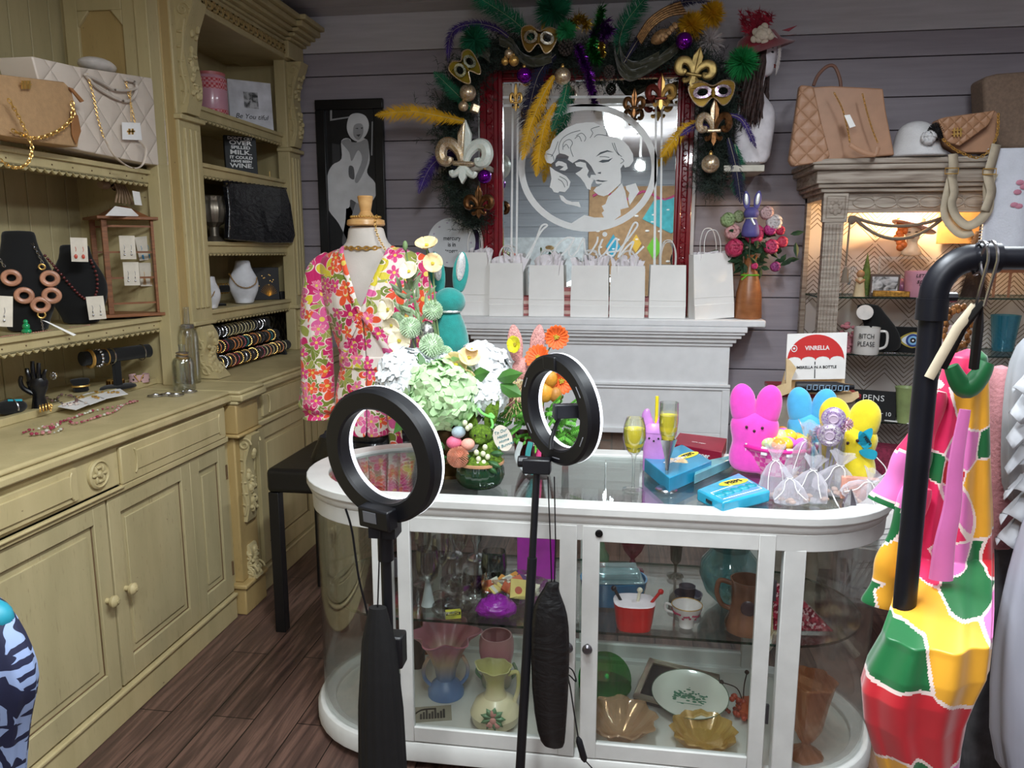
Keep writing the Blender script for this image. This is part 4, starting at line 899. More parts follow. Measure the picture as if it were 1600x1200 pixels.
def fluff(px,py,Y,rpx,mat,lab,n=900,up=.4):
 c = at(px,py,Y=Y); R = rpx * mpp(c); m = MB()
 for i in range(n):
  d = Vector((random.gauss(0,1),random.gauss(0,.7),random.gauss(0,1) + up)).normalized(); ln = R * random.uniform(.6,1.1); p = d * random.uniform(0,.35) * R; e = d.cross(Vector((random.random(),random.random(),random.random()))).normalized() * .0022
  q = d * ln; mid = (p + q) / 2; m.add([p - e * .4,p + e * .4,mid + e,mid - e,q + Vector((0,0,-.15 * R * random.random()))],[(0,1,2,3),(3,2,4)])
 return solo('feather_puff',m,mat,lab,'feather',c,smooth=0)
# garland
gp = [(742,345),(715,300),(705,235),(712,170),(735,110),(790,75),(860,85),(930,95),(1000,92),(1060,80),(1105,115),(1125,170),(1120,230),(1112,290)]
GP = smoothp([at(a,b,Y=4.16) for a,b in gp],8); c = Vector(GP[0]); t = thing('mardi_gras_garland','dark evergreen garland draped around the top and sides of the red mirror','garland',c)
m = MB(); m2 = MB()
for i,p in enumerate(GP):
 lat = .06 if 20 < i < 90 else .045
 for k in range(62):
  o = p + Vector((random.gauss(0,lat * .85),random.gauss(0,.03),random.gauss(0,lat * .6))); d = Vector((random.gauss(0,1),random.gauss(0,.6),random.gauss(0,1))).normalized()
  for j in range(7):
   a = o + d * j * .008; e = (d * .8 + Vector((random.gauss(0,.8),random.gauss(0,.8),random.gauss(0,.8)))).normalized() * .03; w_ = e.cross(Vector((0,1,.1))).normalized() * .0014
   m.add([a - c - w_,a - c + w_,a + e - c],[(0,1,2)])
part('pine_needles',m,mt((26,44,34),.7,var=.3,name='pine_needles'),t,smooth=0)
m2.tube([p - c + Vector((0,.02,0)) for p in GP],.02,8); part('stem',m2,mt((30,26,22),.9),t)
for pts in ([(960,78),(968,105),(985,118),(1010,108),(1040,88),(1060,72)],[(968,72),(975,96),(995,104),(1030,90)],[(780,62),(800,70),(815,90),(835,96),(862,88)],[(735,92),(750,80),(765,88)]):
 P = smoothp([at(a,b,Y=4.07) for a,b in pts],6); r = MB(); r.grid(lambda u,v: tuple(P[min(len(P) - 1,int(u * (len(P) - 1) + .5))] - c + Vector((0,.012 * math.sin(v * 9 + u * 8),(v - .5) * .055))),len(P) - 1,8)
 part('ribbon',r,mt((58,58,38),.45,sheen=.4,name='olive_satin'),t,thick=.001)
for a,b,r_ in ((884,73,12),(952,112,9)):
 q = at(a,b,Y=4.06); s_ = mpp(q) * r_; r = MB()
 for i in range(60):
  z = 1 - 2 * (i + .5) / 60; rr = math.sqrt(1 - z * z); th = i * 2.4; r.ell((s_ * .85 * rr * math.cos(th),s_ * .85 * rr * math.sin(th),s_ * z),s_ * .2,6,nr=4)
 solo('pinecone',r,mt((70,60,56),.8,var=.4,vs=120),'frosted dark pinecone ' + ('left of the tinsel spray' if r_ == 12 else 'hanging small below the tinsel spray'),'pinecone',q)
def tinsel(pts,mat,lab,n=900,R=.05):
 P = smoothp([at(a,b,Y=4.05) for a,b in pts],6); c = P[0]; m = MB()
 for i in range(n):
  o = random.choice(P) - c; d = Vector((random.gauss(0,1),random.gauss(0,1),random.gauss(0,1))).normalized() * R * random.uniform(.5,1.1); w_ = d.cross(Vector((.3,1,.2))).normalized() * .0018
  m.add([o - w_,o + w_,o + d * .6 + w_,o + d + Vector((0,0,-.004))],[(0,1,2),(0,2,3)])
 solo('tinsel_pick',m,mat,lab,'tinsel',c,smooth=0)
tinsel([(890,38),(905,28),(915,40)],mt((190,160,60),.2,.9),'gold tinsel tuft at the top of the mirror garland',350)
tinsel([(938,15),(930,45),(922,75),(932,92)],mt((25,110,40),.2,.8),'green tinsel spray standing above the mirror',800)
tinsel([(945,35),(925,55),(950,45),(940,60)],mt((80,30,110),.2,.8),'purple tinsel beside the green tinsel above the mirror',500)
tinsel([(902,75),(910,95),(918,115),(922,140)],mt((96,20,130),.2,.8),'purple tinsel hanging over the top edge of the mirror',900,.04)
tinsel([(938,68),(940,85)],mt((190,160,60),.2,.9),'gold tinsel knot low in the tinsel spray',300,.03)
for pts,w_,mm,Y,lab in (
([(727,190),(690,182),(640,174),(586,180)],17,FY,4.02,'long yellow ostrich feather reaching left from the mirror'),
([(735,225),(700,238),(672,262),(654,302)],17,FP,4.06,'purple ostrich feather drooping at lower left of the garland'),
([(738,170),(715,148),(678,112)],16,FG,4.06,'dark green feather pointing up left beside the gold ball'),
([(795,58),(770,42),(735,38),(706,52),(700,98)],11,FP,4.06,'purple feather arching over the upper left mask'),
([(832,62),(800,30),(735,-12)],24,FG,4.08,'large green ostrich feather rising from the top left of the garland'),
([(848,62),(850,30),(858,-10)],6,FY,4.1,'thin yellow feather standing behind the gold mask'),
([(866,118),(848,150),(828,200),(816,250)],17,FY,4.0,'big yellow feather hanging across the mirror top left'),
([(868,160),(850,200),(838,276)],15,FY,4.06,'second yellow feather hanging lower behind the big yellow one'),
([(868,85),(840,120),(818,210)],22,FN,4.09,'dark purple feather hanging left of the yellow feathers'),
([(888,120),(880,160),(862,205)],14,FG,4.1,'green feather hanging behind the yellow feathers'),
([(965,85),(975,40),(1010,-5)],24,FG,4.1,'green feather rising right of the tinsel spray'),
([(975,98),(1010,45),(1060,6),(1110,2)],10,FN,4.06,'dark navy feather curving along the gold carnival hat'),
([(1098,188),(1065,205),(1032,246)],14,FY,4.02,'yellow feather hanging over the right side of the mirror'),
([(1118,205),(1090,196),(1062,212)],8,FP,4.0,'short purple feather over the right yellow feather'),
([(1135,178),(1160,188),(1182,232)],7,FP,3.98,'slim purple feather curling in front of the wig bust'),
([(1138,215),(1150,262),(1158,318)],13,FN,4.08,'long dark purple feather hanging at lower right of the garland'),
([(1148,225),(1155,262),(1148,305)],14,FG,4.1,'green feather hanging at lower right of the garland'),
([(725,225),(715,260),(700,280)],12,FN,4.1,'short navy feather behind the large fleur-de-lis'),
([(1205,48),(1218,75),(1212,118)],4,FW,4.1,'thin white feather curling from the back of the crimson hat')):
 feather(pts,w_,mm,Y,lab)
fluff(742,62,4.04,27,FG,'green feather puff above the upper left mask'); fluff(865,18,4.06,34,FG,'tall light green feather puff over the top left of the mirror',1500,.8); fluff(885,48,4.04,18,mt((40,150,90),.8,var=.2),'small bright green feather puff above the pinecone')
fluff(1080,40,4.12,26,FY,'yellow feather puff by the gold carnival hat'); fluff(1112,22,4.14,24,FY,'yellow feather puff left of the crimson hat'); fluff(1108,66,4.16,26,FW,'pale feather puff between the garland and the crimson hat',500); fluff(1160,98,4.0,28,mt((20,140,70),.8,var=.2),'vivid green feather puff above the purple and gold mask',1200)
def ball(px,py,r,mat,lab,Y=4.03):
 q = at(px,py,Y=Y); s_ = mpp(q) * r; t = thing('bauble',lab,'bauble',q); m = MB(); m.ell((0,0,0),s_,24,nr=16); part('ball',m,mat,t); m = MB(); m.cyl((0,0,s_ * .97),s_ * .22,s_ * .2,12); torus(m,(0,0,s_ * 1.28),s_ * .12,s_ * .03,ax='Y',seg=10,s2=4); part('cap',m,GOLD,t)
PUR = mt((120,20,160),.08,.85,var=0,name='purple_mirror_ball')
for a in ((731,145,13,GLITG,'gold glitter bauble below the upper left mask'),(724,166,8,GLITG,'small gold bauble under the gold glitter bauble'),(819,118,12,PUR,'shiny purple bauble at the top left corner of the mirror'),(1069,64,13,PUR,'shiny purple bauble at the top right of the garland'),(757,276,11,PUR,'shiny purple bauble below the large fleur-de-lis'),(879,119,13,GLITG,'gold glitter bauble at the base of the hanging yellow feather'),(1110,256,14,GLITG,'gold glitter bauble at lower right of the garland'),(789,96,6,GOLD,'tiny gold bauble left of a pair above the purple bauble'),(803,95,8,GOLD,'small gold bauble right of a pair above the purple bauble'),(795,84,7,GLITG,'tiny glitter bauble topping the gold cluster')): ball(*a)
q = at(742,170,Y=4.02); m = MB(); m.box((0,0,0),(.04,.04,.04),ry=.3); solo('gift_box_ornament',m,GLITG,'tiny gold gift box ornament beside the small gold bauble','ornament',q,.5,bev=.004)
def fleur(px,py,hpx,wpx,mats,lab,Y=4.0,rot=0,d=.018,name='fleur_de_lis'):
 q = at(px,py,Y=Y); s_ = mpp(q); h,w_ = hpx * s_ / 2,wpx * s_ / 2; t = thing(name,lab,'ornament',q); t.rotation_euler = (0,rot,0); r = w_ * .17
 A,B_ = mats
 m = MB(); m.prism([(0,h),(-w_ * .28,h * .55),(-w_ * .26,h * .1),(-w_ * .1,-h * .3),(0,-h * .35)],d); part('left_petal_half',m,A,t,bev=d * .2)
 m = MB(); m.prism([(0,h),(w_ * .28,h * .55),(w_ * .26,h * .1),(w_ * .1,-h * .3),(0,-h * .35)],d); part('right_petal_half',m,B_,t,bev=d * .2)
 for sd,mm in ((-1,A),(1,B_)):
  m = MB(); pts = smoothp([(sd * w_ * x,0,h * z) for x,z in ((.08,-.3),(.2,-.02),(.5,.22),(.82,.2),(.95,-.05),(.85,-.28),(.62,-.32),(.56,-.18))],5); n = len(pts)
  m.tube(pts,[r * (.5 + 1.0 * math.sin(PI * min(1,.12 + i / n * .8))) for i in range(n)],8,flat=min(1,d * .6 / r)); part('side_curl',m,mm,t)
 m = MB(); m.b(-w_ * .45,w_ * .45,-d * .75,d * .75,-h * .45,-h * .3); part('band',m,A,t,bev=d * .3)
 m = MB(); m.prism([(0,-h),(-w_ * .15,-h * .8),(-w_ * .1,-h * .45),(w_ * .1,-h * .45),(w_ * .15,-h * .8)],d)
 for sd in (-1,1): m.tube(smoothp([(sd * w_ * x,0,h * z) for x,z in ((.08,-.45),(.2,-.62),(.42,-.72),(.5,-.6))],4),[r * .5,r * .6,r * .7,r * .75,r * .8,r * .8,r * .8,r * .8,r * .8,r * .75,r * .7,r * .65,r * .55],8,flat=min(1,d * .6 / (r * .7)))
 part('tail',m,B_,t)
GLW = glitter((226,240,232),200,.15); BRZ = mt((120,82,50),.3,.9,var=.3,vs=60,name='bronze'); BGOLD = mt((176,150,92),.4,.7,var=.2,vs=40,name='brushed_gold'); RG = mt((110,40,30),.3,.6)
fleur(725,237,98,78,(GLITG,GLW),'large gold and white glitter fleur-de-lis at the left of the mirror',3.97,.06,.035)
fleur(748,315,52,42,(BRZ,BRZ),'small bronze fleur-de-lis low on the left side of the mirror'); fleur(1087,105,62,56,(BGOLD,BGOLD),'pale gold fleur-de-lis at the top right corner of the mirror',3.98,.2)
fleur(1033,143,56,42,(RG,GOLD),'copper and red fleur-de-lis hanging at the top right of the glass',4.1); fleur(991,160,46,30,(BRZ,BRZ),'narrow bronze fleur-de-lis hanging inside the mirror top',4.1); fleur(1116,190,74,48,(GLITG,BRZ),'gold and brown fleur-de-lis below the purple mask',3.99); fleur(806,152,44,18,(GOLD,GOLD),'thin gold fleur-de-lis hanging at the top left of the glass',4.05,0,.012)
def mask(px,py,wpx,hpx,mat,acc,lab,rot=0,Y=3.99):
 q = at(px,py,Y=Y); s_ = mpp(q); w_,h = wpx * s_ / 2,hpx * s_ / 2; t = thing('carnival_mask',lab,'mask',q); t.rotation_euler = (0,rot,.1)
 out = [(v.x,v.z) for v in smoothp([(-w_,0,h * .6),(-w_ * .5,0,h * .8),(0,0,h * .45),(w_ * .5,0,h * .8),(w_,0,h * .6),(w_ * .85,0,-h * .4),(w_ * .45,0,-h * .95),(0,0,-h * .35),(-w_ * .45,0,-h * .95),(-w_ * .85,0,-h * .4)],5,closed=True)]
 eye = lambda sx,k=1: [(sx * w_ * .45 + w_ * .23 * k * math.cos(a),h * .05 + h * .26 * k * math.sin(a)) for a in [2 * PI * i / 12 for i in range(12)]]
 bend = lambda m: setattr(m,'v',[(x,y - .03 * (1 - (x / w_) ** 2),z) for x,y,z in m.v])
 m = MB(); m.prism(out,.004,[eye(-1),eye(1)]); bend(m); part('mask_face',m,mat,t)
 for sx in (-1,1): m = MB(); m.prism(eye(sx,1.75),.003,[eye(sx,1.02)],y0=-.006); bend(m); part('eye_surround',m,acc,t)
 m = MB(); m.tube([(x,-.03 * (1 - (x / w_) ** 2),z) for x,z in out],.0035,5,closed=True); part('trim',m,GLITG,t)
 m = MB(); m.ell((0,-.035,-.1 * h),(w_ * .1,.014,h * .3),12); part('nose',m,mat,t)
mask(1112,146,70,42,mt((176,140,60),.35,.6),glitter((120,40,130)),'gold carnival mask with purple glitter eyes at the right of the mirror',-.06)
mask(728,106,44,48,mt((150,130,40),.35,.6),glitter((90,110,30)),'yellow green carnival mask at upper left of the garland',-.7); mask(842,62,56,44,mt((150,116,50),.35,.6),glitter((120,96,40)),'gold carnival mask standing at the top left of the garland',.1,4.05)
# carnival hat figure
q = at(1035,45,Y=4.04); s_ = mpp(q); t = thing('carnival_hat_ornament','gold brocade carnival hat ornament at the top right of the garland','ornament',q); t.rotation_euler = (0,-.55,0); m = MB()
for k in range(5): m.tube(smoothp([(-.12,0,.0 + k * .008),(-.04,-.02,.03 + k * .009),(.05,-.02,.03 + k * .01),(.13,0,.0 + k * .014)],5),.007,7)
part('brim',m,mt((150,112,70),.4,.6,var=.3,vs=80),t); m = MB(); m.ell((-.03,-.02,-.03),(.05,.03,.03),14)
for k in range(5): m.ell((-.03 + .02 * k,-.04,-.045 + .004 * k),(.014,.01,.018),8,nr=5)
part('brocade_knot',m,mt((170,132,90),.5,.4,var=.3,vs=80),t)
# ---- wig bust on floating shelf ----
p = at(1195,258,Y=4.1); sh = p.z
m = MB(); m.b(.47,p.x,4.1,WY - .002,sh - .03,sh + .002); c = Vector((.45,4.25,sh));
wsolo('wall_shelf',m,mt((206,200,186),.5),'small cream wall shelf under the wig bust','shelf',bev=.003)
m = MB(); a_ = at(680,262,Y=4.15); m.b(a_.x,a_.x + .3,4.15,WY - .002,a_.z - .02,a_.z + .005); wsolo('wall_shelf',m,mt((206,200,186),.5),'small cream wall shelf behind the large fleur-de-lis','shelf',bev=.003)
p = ony(1172,4.2,sh + .002); s_ = mpp(p); t = thing('mannequin_bust','white mannequin bust with long brown wig and crimson feathered hat on a wall shelf','mannequin',p)
u = s_; SK = mt((236,230,236),.45,name='white_mannequin'); m = MB()
m.loft([(-.0 * u,0,0,30 * u,16 * u),(2 * u,0,30 * u,28 * u,16 * u),(4 * u,0,62 * u,31 * u,17 * u),(2 * u,0,84 * u,32 * u,15 * u),(0,0,98 * u,24 * u,13 * u),(2 * u,0,108 * u,11 * u,10 * u),(5 * u,0,128 * u,9 * u,9 * u),(8 * u,0,140 * u,10 * u,10 * u)],28,cap1=False)
part('torso',m,SK,t,sub=1)
# head facing right
hz = 132 * u; rows = [(0,9,12,9),(5,14,19,13),(12,17,22,16),(20,19,22,18),(28,21,21,19),(36,22,22,20),(46,23,22,20),(58,21,18,18),(66,14,12,12),(70,3,3,3)]
nose = {2: .5,3: 1.0,4: 4.5,5: 2.2,6: .6}
R = []
for i,(z,bk,ftt,hw) in enumerate(rows):
 r_ = []
 for j in range(32):
  a = 2 * PI * j / 32; x = (ftt if math.cos(a) > 0 else bk) * math.cos(a); aa = min(a,2 * PI - a); x += nose.get(i,0) * math.exp(-(aa / .22) ** 2); r_.append(((x + 8) * u,hw * math.sin(a) * u,hz + z * u))
 R.append(r_)
m = MB(); m.rings(R); HR = T(8 * u,0,0) @ T(rz=-.45) @ T(-8 * u,0,0); m.v = [tuple(HR @ Vector(v)) for v in m.v]; hd = part('head',m,SK,t,sub=1)
m = MB(); m.ell((29.5 * u,0,hz + 15.5 * u),(2.2 * u,5 * u,1.4 * u),10,HR); m.ell((29.3 * u,0,hz + 13 * u),(2.2 * u,4 * u,1.5 * u),10,HR); part('lips',m,mt((170,70,60),.4),hd)
for sy in (-1,1): m = MB(); m.ell((27.5 * u,sy * 8 * u,hz + 33 * u),(2 * u,3.6 * u,1.5 * u),10,HR); m.ell((27.2 * u,sy * 8.5 * u,hz + 39 * u),(1.6 * u,5 * u,.7 * u),8,HR); part('eye',m,mt((30,26,30),.4),hd)
HAIR = mt((66,46,42),.45,var=.35,vs=60,name='brown_hair'); m = MB()
for i in range(340):
 a = random.uniform(1.35,2 * PI - 1.15) ; x0_ = (8 + 22 * math.cos(a)) * u; y0_ = 19 * math.sin(a) * u; ln = random.uniform(95,155) * u; fl = random.uniform(.95,1.7); ph = random.random() * 6
 if math.sin(a) < 0 and ln > 120 * u: ln *= .85
 pts = [(8 * u + (x0_ - 8 * u) * .4,y0_ * .4,hz + 68 * u),(x0_,y0_,hz + 50 * u)] + [(8 * u + (x0_ - 8 * u) * (1 + (fl - 1) * k / 7) + 2.4 * u * math.sin(k * 1.2 + ph),y0_ * (1 + (fl - 1) * k / 7) + 2 * u * math.cos(k * 1.1 + ph),hz + 50 * u - ln * k / 7) for k in range(1,8)]
 pts = [tuple(HR @ Vector(q)) for q in pts]
 m.tube(pts,[2.6 * u] * 3 + [2.4 * u] * 4 + [1.6 * u,.6 * u],5)
part('wig',m,HAIR,t)
t2 = thing('crimson_hat','crimson tilted hat with cream rose and red feathers on the wig bust','hat',p + Vector((4 * u,0,hz + 48 * u))); K = T(z=-7 * u,rx=.14,ry=-.28,s=1.35)
CRIM = mt((140,20,44),.6,var=.1,sheen=.4,name='crimson_felt')
m = MB(); m.lathe([(19 * u,12 * u),(23 * u,7 * u),(25 * u,1 * u),(38 * u,-4 * u),(40 * u,-3 * u),(38 * u,-2 * u),(26 * u,4 * u),(20 * u,15 * u),(12 * u,19 * u),(0,20 * u)],36,K,wob=lambda a,z,i: 1 + (.06 * math.sin(2 * a) if 2 < i < 6 else 0)); part('hat_body',m,CRIM,t2)
m = MB()
for k in range(14):
 a = k * 2.4; rr = (2 + k * .85) * u; m.ell((-2 * u + rr * math.cos(a),-33 * u - 1 * u * (14 - k) * .4,6 * u + rr * math.sin(a)),(5.5 * u,2.6 * u,5.5 * u),9,nr=6)
part('rose',m,mt((214,200,180),.6),t2)
m = MB()
for k in range(11):
 b0 = Vector((random.uniform(-24,8) * u,-22 * u,12 * u)); tip = b0 + Vector((random.uniform(-22,18) * u,random.uniform(-6,6) * u,random.uniform(18,34) * u))
 for i in range(110):
  f_ = random.random(); pp = b0.lerp(tip,f_); d = Vector((random.gauss(0,1),random.gauss(0,.5),random.gauss(0,1))).normalized() * 9 * u; w_ = Vector((.002,0,.002)); m.add([pp - w_,pp + w_,pp + d],[(0,1,2)])
part('red_plume',m,mt((160,24,50),.8,var=.2),t2,smooth=0)
m = MB()
for k in range(2): m.prism([(v.x,v.z) for v in [Vector(((30 + k * 6) * u,0,(16 - k * 8) * u)),Vector(((52) * u,0,(22 - k * 12) * u)),Vector(((40) * u,0,(14 - k * 6) * u))]],.004,y0=-14 * u)
part('felt_leaf',m,CRIM,t2)
# ================= MANTEL =================
FPW = mt((238,238,240),.45,var=.03,name='mantel_white')
t = thing('fireplace_mantel','white painted fireplace surround with a deep shelf against the back wall','fireplace',(-.13,WY,0)); mx = -.13
def mb_(m,x0,x1,y0,y1,z0,z1): m.b(x0 - mx,x1 - mx,y0 - WY,y1 - WY,z0,z1)
XR,XL = .715,-.98
m = MB(); mb_(m,XL,XR,4.09,4.395,1.163,1.201); part('shelf',m,FPW,t,bev=.008)
m = MB()
for z0,z1,e in ((1.135,1.163,.075),(1.12,1.135,.065),(1.10,1.12,.05),(1.075,1.10,.028),(1.055,1.075,.012)): mb_(m,XL + .165 - e,XR - .165 + e,4.16 - e,4.395,z0,z1)
part('crown_moulding',m,FPW,t,bev=.004)
m = MB(); mb_(m,XL + .165,XR - .165,4.16,4.395,.58,1.06); mb_(m,XL + .165,-.62,4.16,4.395,0,.58); mb_(m,.13,XR - .165,4.16,4.395,0,.58)
part('surround',m,FPW,t,bev=.003)
m = MB(); mb_(m,XL + .16,XR - .155,4.145,4.17,.835,.85); mb_(m,XL + .16,XR - .155,4.15,4.17,.818,.83); mb_(m,XR - .195,XR - .155,4.15,4.17,0,.818); mb_(m,-.64,.15,4.145,4.17,.57,.6); part('trim_strip',m,FPW,t,bev=.003)
def brick():
 t = NT('whitewashed_brick'); br = t.n('TexBrick'); sp = t.n('SeparateXYZ'); cb = t.n('CombineXYZ'); t.l(t.co(),sp.inputs[0]); t.l(sp.outputs['Z'],cb.inputs['X']); t.l(sp.outputs['X'],cb.inputs['Y']); t.l(cb.outputs[0],br.inputs[0])
 for k,x in (('Scale',1),('Mortar Size',.006),('Brick Width',.2),('Row Height',.07)): br.inputs[k].default_value = x
 br.inputs['Color1'].default_value = lin((120,84,68)); br.inputs['Color2'].default_value = lin((158,138,122)); br.inputs['Mortar'].default_value = lin((90,82,76))
 t.set(color=t.mix(t.math('MULTIPLY',t.noise(14),.6),br.outputs[0],lin((190,180,168))),rough=.9); t.bump(br.outputs['Fac'],-.5,.01); return t.m
m = MB(); mb_(m,-.62,.13,4.25,4.28,.3,.58); mb_(m,-.62,.13,4.34,4.38,0,.3); part('brick_lining',m,brick(),t)
# paper bags
BAGM = mt((248,246,243),.7,var=.03,vs=6,name='white_kraft_paper',bump=.1,bs=12); TISS = mt((246,240,244),.7,var=.04,name='tissue_paper')
def pbag(x0,x1,yt,yb,lab,tissue=0,Y=4.15,tw=0,tilt=0,hh=30):
 xc = (x0 + x1) / 2; p = ony(xc,Y,1.202); s_ = mpp(p); w_ = (x1 - x0) * s_; h = (yb - yt) * s_; d = .085; t = thing('paper_bag',lab,'bag',p,face(p) * .3 + tw,'white paper gift bags along the mantel'); t.rotation_euler[1] = tilt
 m = MB(); e = .004
 m.rings([[(-w_ / 2,0,0),(w_ / 2,0,0),(w_ / 2,d,0),(-w_ / 2,d,0)],[(-w_ / 2,-.001,h * .22),(w_ / 2,-.001,h * .22),(w_ / 2,d,h * .22),(-w_ / 2,d,h * .22)],[(-w_ / 2 - .001,.002,h * .235),(w_ / 2 + .001,.002,h * .235),(w_ / 2,d,h * .235),(-w_ / 2,d,h * .235)],[(-w_ / 2 + e,.012,h),(w_ / 2 - e,.012,h),(w_ / 2 - e,d - .012,h),(-w_ / 2 + e,d - .012,h)],[(-w_ / 2 + e + .002,.014,h),(w_ / 2 - e - .002,.014,h),(w_ / 2 - e - .002,d - .014,h),(-w_ / 2 + e + .002,d - .014,h)],[(-w_ / 2 + .004,.01,h * .3),(w_ / 2 - .004,.01,h * .3),(w_ / 2 - .004,d - .01,h * .3),(-w_ / 2 + .004,d - .01,h * .3)]])
 m.tube([(-w_ * .49,-.0005,h * .34),(w_ * .49,-.0005,h * .33)],.0007,4); m.tube([(w_ / 2,d / 2,.02),(w_ / 2 - .003,d / 2,h * .95)],.0008,4)
 part('bag_body',m,BAGM,t,smooth=20)
 for yy,k in ((.016,1),(d - .016,1.08)):
  m = MB(); m.tube(smoothp([(-w_ * .2,yy,h * .93),(-w_ * .2,yy,h + hh * s_ * .5),(-w_ * .12,yy,h + hh * s_ * .95 * k),(0.0,yy,h + hh * s_ * 1.05 * k),(w_ * .12,yy,h + hh * s_ * .95 * k),(w_ * .2,yy,h + hh * s_ * .5),(w_ * .2,yy,h * .93)],5),.0022,6); part('twisted_handle',m,PAPER,t)
 if tissue:
  m = MB()
  for k in range(7 if tissue > 1 else 5):
   cx = random.uniform(-.35,.35) * w_; cy = random.uniform(.025,.06); hgt = random.uniform(.6,1) * tissue * 14 * s_; a0 = random.random() * 6; ph = random.random() * 6
   m.grid(lambda u_,v: (cx + (u_ - .5) * w_ * .6 * (.45 + .55 * v) * math.cos(a0) + .008 * math.sin(9 * u_ + ph) * v,cy + (u_ - .5) * .05 * math.sin(a0) + .01 * math.sin(12 * u_ + 5 * v + ph) * v,h * .8 + v * (h * .2 + hgt * (.7 + .3 * math.sin(7 * u_ + ph)))),12,6)
  part('tissue_paper',m,TISS,t,smooth=20)
 return t
pbag(716,768,406,503,'tall white paper bag behind the teal rabbit, leftmost on the mantel',.8,4.17,hh=34); pbag(764,817,423,505,'white paper bag with tissue, second from left on the mantel',1.1,4.14,hh=24)
pbag(826,881,424,503,'white paper bag with tall tissue under the start of the etched script',1.8,4.16,.08,hh=21); pbag(891,950,424,504,'white paper bag with tissue, fourth from left on the mantel',1.2,4.14,hh=21)
pbag(952,1006,425,505,'white paper bag with tissue, touching the right side of the fourth bag',1.3,4.13,-.04,hh=21); pbag(1014,1070,424,506,'white paper bag without tissue between two others right of the script',0,4.13,.05,hh=34); pbag(1084,1149,404,505,'tallest white paper bag leaning right beside the wooden vase',.3,4.14,.35,-.06,34)
TIN = mt((196,120,120),.5,var=.1); k = 0
for a,rows_ in ((886,3),(818,2),(1010,2),(760,2),(948,2)):
 for r_ in range(rows_):
  p = ony(a,4.235,1.202 + r_ * .052); m = MB(); m.lathe([(.04,0),(.042,.004),(.042,.038),(.044,.039),(.044,.05),(.0,.05)],24); m.m = 1; m.lathe([(.0426,.012),(.0426,.03)],24,cap0=False,cap1=False)
  solo('candle_tin',m,[TIN,mt((226,200,190),.6)],['pink candle tin in the stack seen between the third and fourth paper bags','pink candle tin in the stack behind the gap after the second paper bag','pink candle tin in the stack seen left of the sixth paper bag','pink candle tin stacked behind the second paper bag','pink candle tin stacked behind the gap of the fourth and fifth bags'][k],'tin',p,group='pink candle tins stacked behind the paper bags')
 k += 1
# plate
q = ony(705,4.2,1.202); s_ = mpp(q); t = thing('decorative_plate','white floral rimmed plate with typewriter words standing at the left of the mantel','plate',(q.x,q.y,1.202)); t.rotation_euler = (-.12,0,0); R = 38 * s_
c = Vector((0,0,(505 - 394) * s_)); K = T(c.x,0,c.z,rx=PI / 2)
m = MB(); m.lathe([(0,0),(R * .62,0),(R * .68,.006),(R,.018),(R,.022),(R * .66,.011),(0,.006)],44,K @ T(s=(1,1,1))); part('dish',m,mt((205,208,212),.2,var=.02,name='porcelain'),t)
m = MB()
for k in range(14):
 a = k * .45; m.ell((c.x + R * .83 * math.cos(a),-.016,c.z + R * .83 * math.sin(a)),(.008,.0015,.006),8,nr=4)
part('floral_print',m,mt((170,160,180),.3),t)
for k,(tx,dz) in enumerate((('mercury',.025),('is in',-.01),('retrograde',-.045))): text(tx,.034,INK,t,T(c.x,-.0085,c.z + dz),sx=.85,bold=.0004)
m = MB(); m.tube([(-.04,.01,0),(-.04,-.03,.0),(-.04,-.035,.03)],.003,6); m.tube([(.04,.01,0),(.04,-.03,.0),(.04,-.035,.03)],.003,6); m.tube([(-.04,.01,0),(0,.05,c.z),(.04,.01,0)],.003,6); m.b(-.045,.045,-.02,.0,.0,c.z - R + .005); part('stand',m,mt((30,28,28),.5),t)
q = ony(728,4.355,1.203); s_ = mpp(q); m = MB(); m.lathe([(.03,0),(.07,.03),(.075,.07),(.03,.1),(.02,.16)],24); m.v = [(x,y * .5,z) for x,y,z in m.v]; m.ell((0,0,.40),(.11,.036,.12),24,nr=14); m.tube([(0,0,.1),(0,0,.26)],.012,8)
solo('purple_orb',m,mt((92,60,120),.6,var=.15,vs=30),'purple rounded ornament partly hidden between the plate and the mirror','ornament',q)
# wooden vase with bouquet
q = ony(1168,4.2,1.202); s_ = mpp(q); t = thing('wooden_vase','tall tapered orange-brown wooden vase at the right end of the mantel','vase',q); u = s_; m = MB()
m.lathe([(20 * u,0),(21 * u,2 * u),(19 * u,40 * u),(13 * u,66 * u),(9 * u,80 * u),(9.5 * u,92 * u),(11 * u,98 * u),(8 * u,98 * u),(7 * u,80 * u)],32,cap1=False); part('vase_body',m,woodm((138,84,48),(168,108,66),(3,3,8),.35),t)
m = MB(); torus(m,(0,0,67 * u),13 * u,1.4 * u); m.tube([(-6 * u,-13 * u,67 * u),(-14 * u,-14 * u,60 * u)],1.2 * u,6); part('green_band',m,mt((110,190,40),.5),t)
LEAF = mt((30,64,34),.6,var=.3,vs=40,name='leaf'); PINKF = mt((196,60,100),.6,var=.15,vs=60,name='pink_petals')
def leafm(m,b,d,ln,w_,n=None):
 d = Vector(d).normalized(); sd = d.cross(Vector(n or (0,-1,.3))).normalized(); b = Vector(b)
 up = sd.cross(d).normalized() * w_ * .25
 P = [b,b + d * ln * .25 + sd * w_ * .4,b + d * ln * .55 + sd * w_ * .5,b + d * ln,b + d * ln * .55 - sd * w_ * .5,b + d * ln * .25 - sd * w_ * .4,b + d * ln * .55 + up,b + d * ln * .25 + up * .6]
 m.add(P,[(0,1,7),(1,2,6,7),(2,3,6),(3,4,6),(4,5,7,6),(5,0,7)])
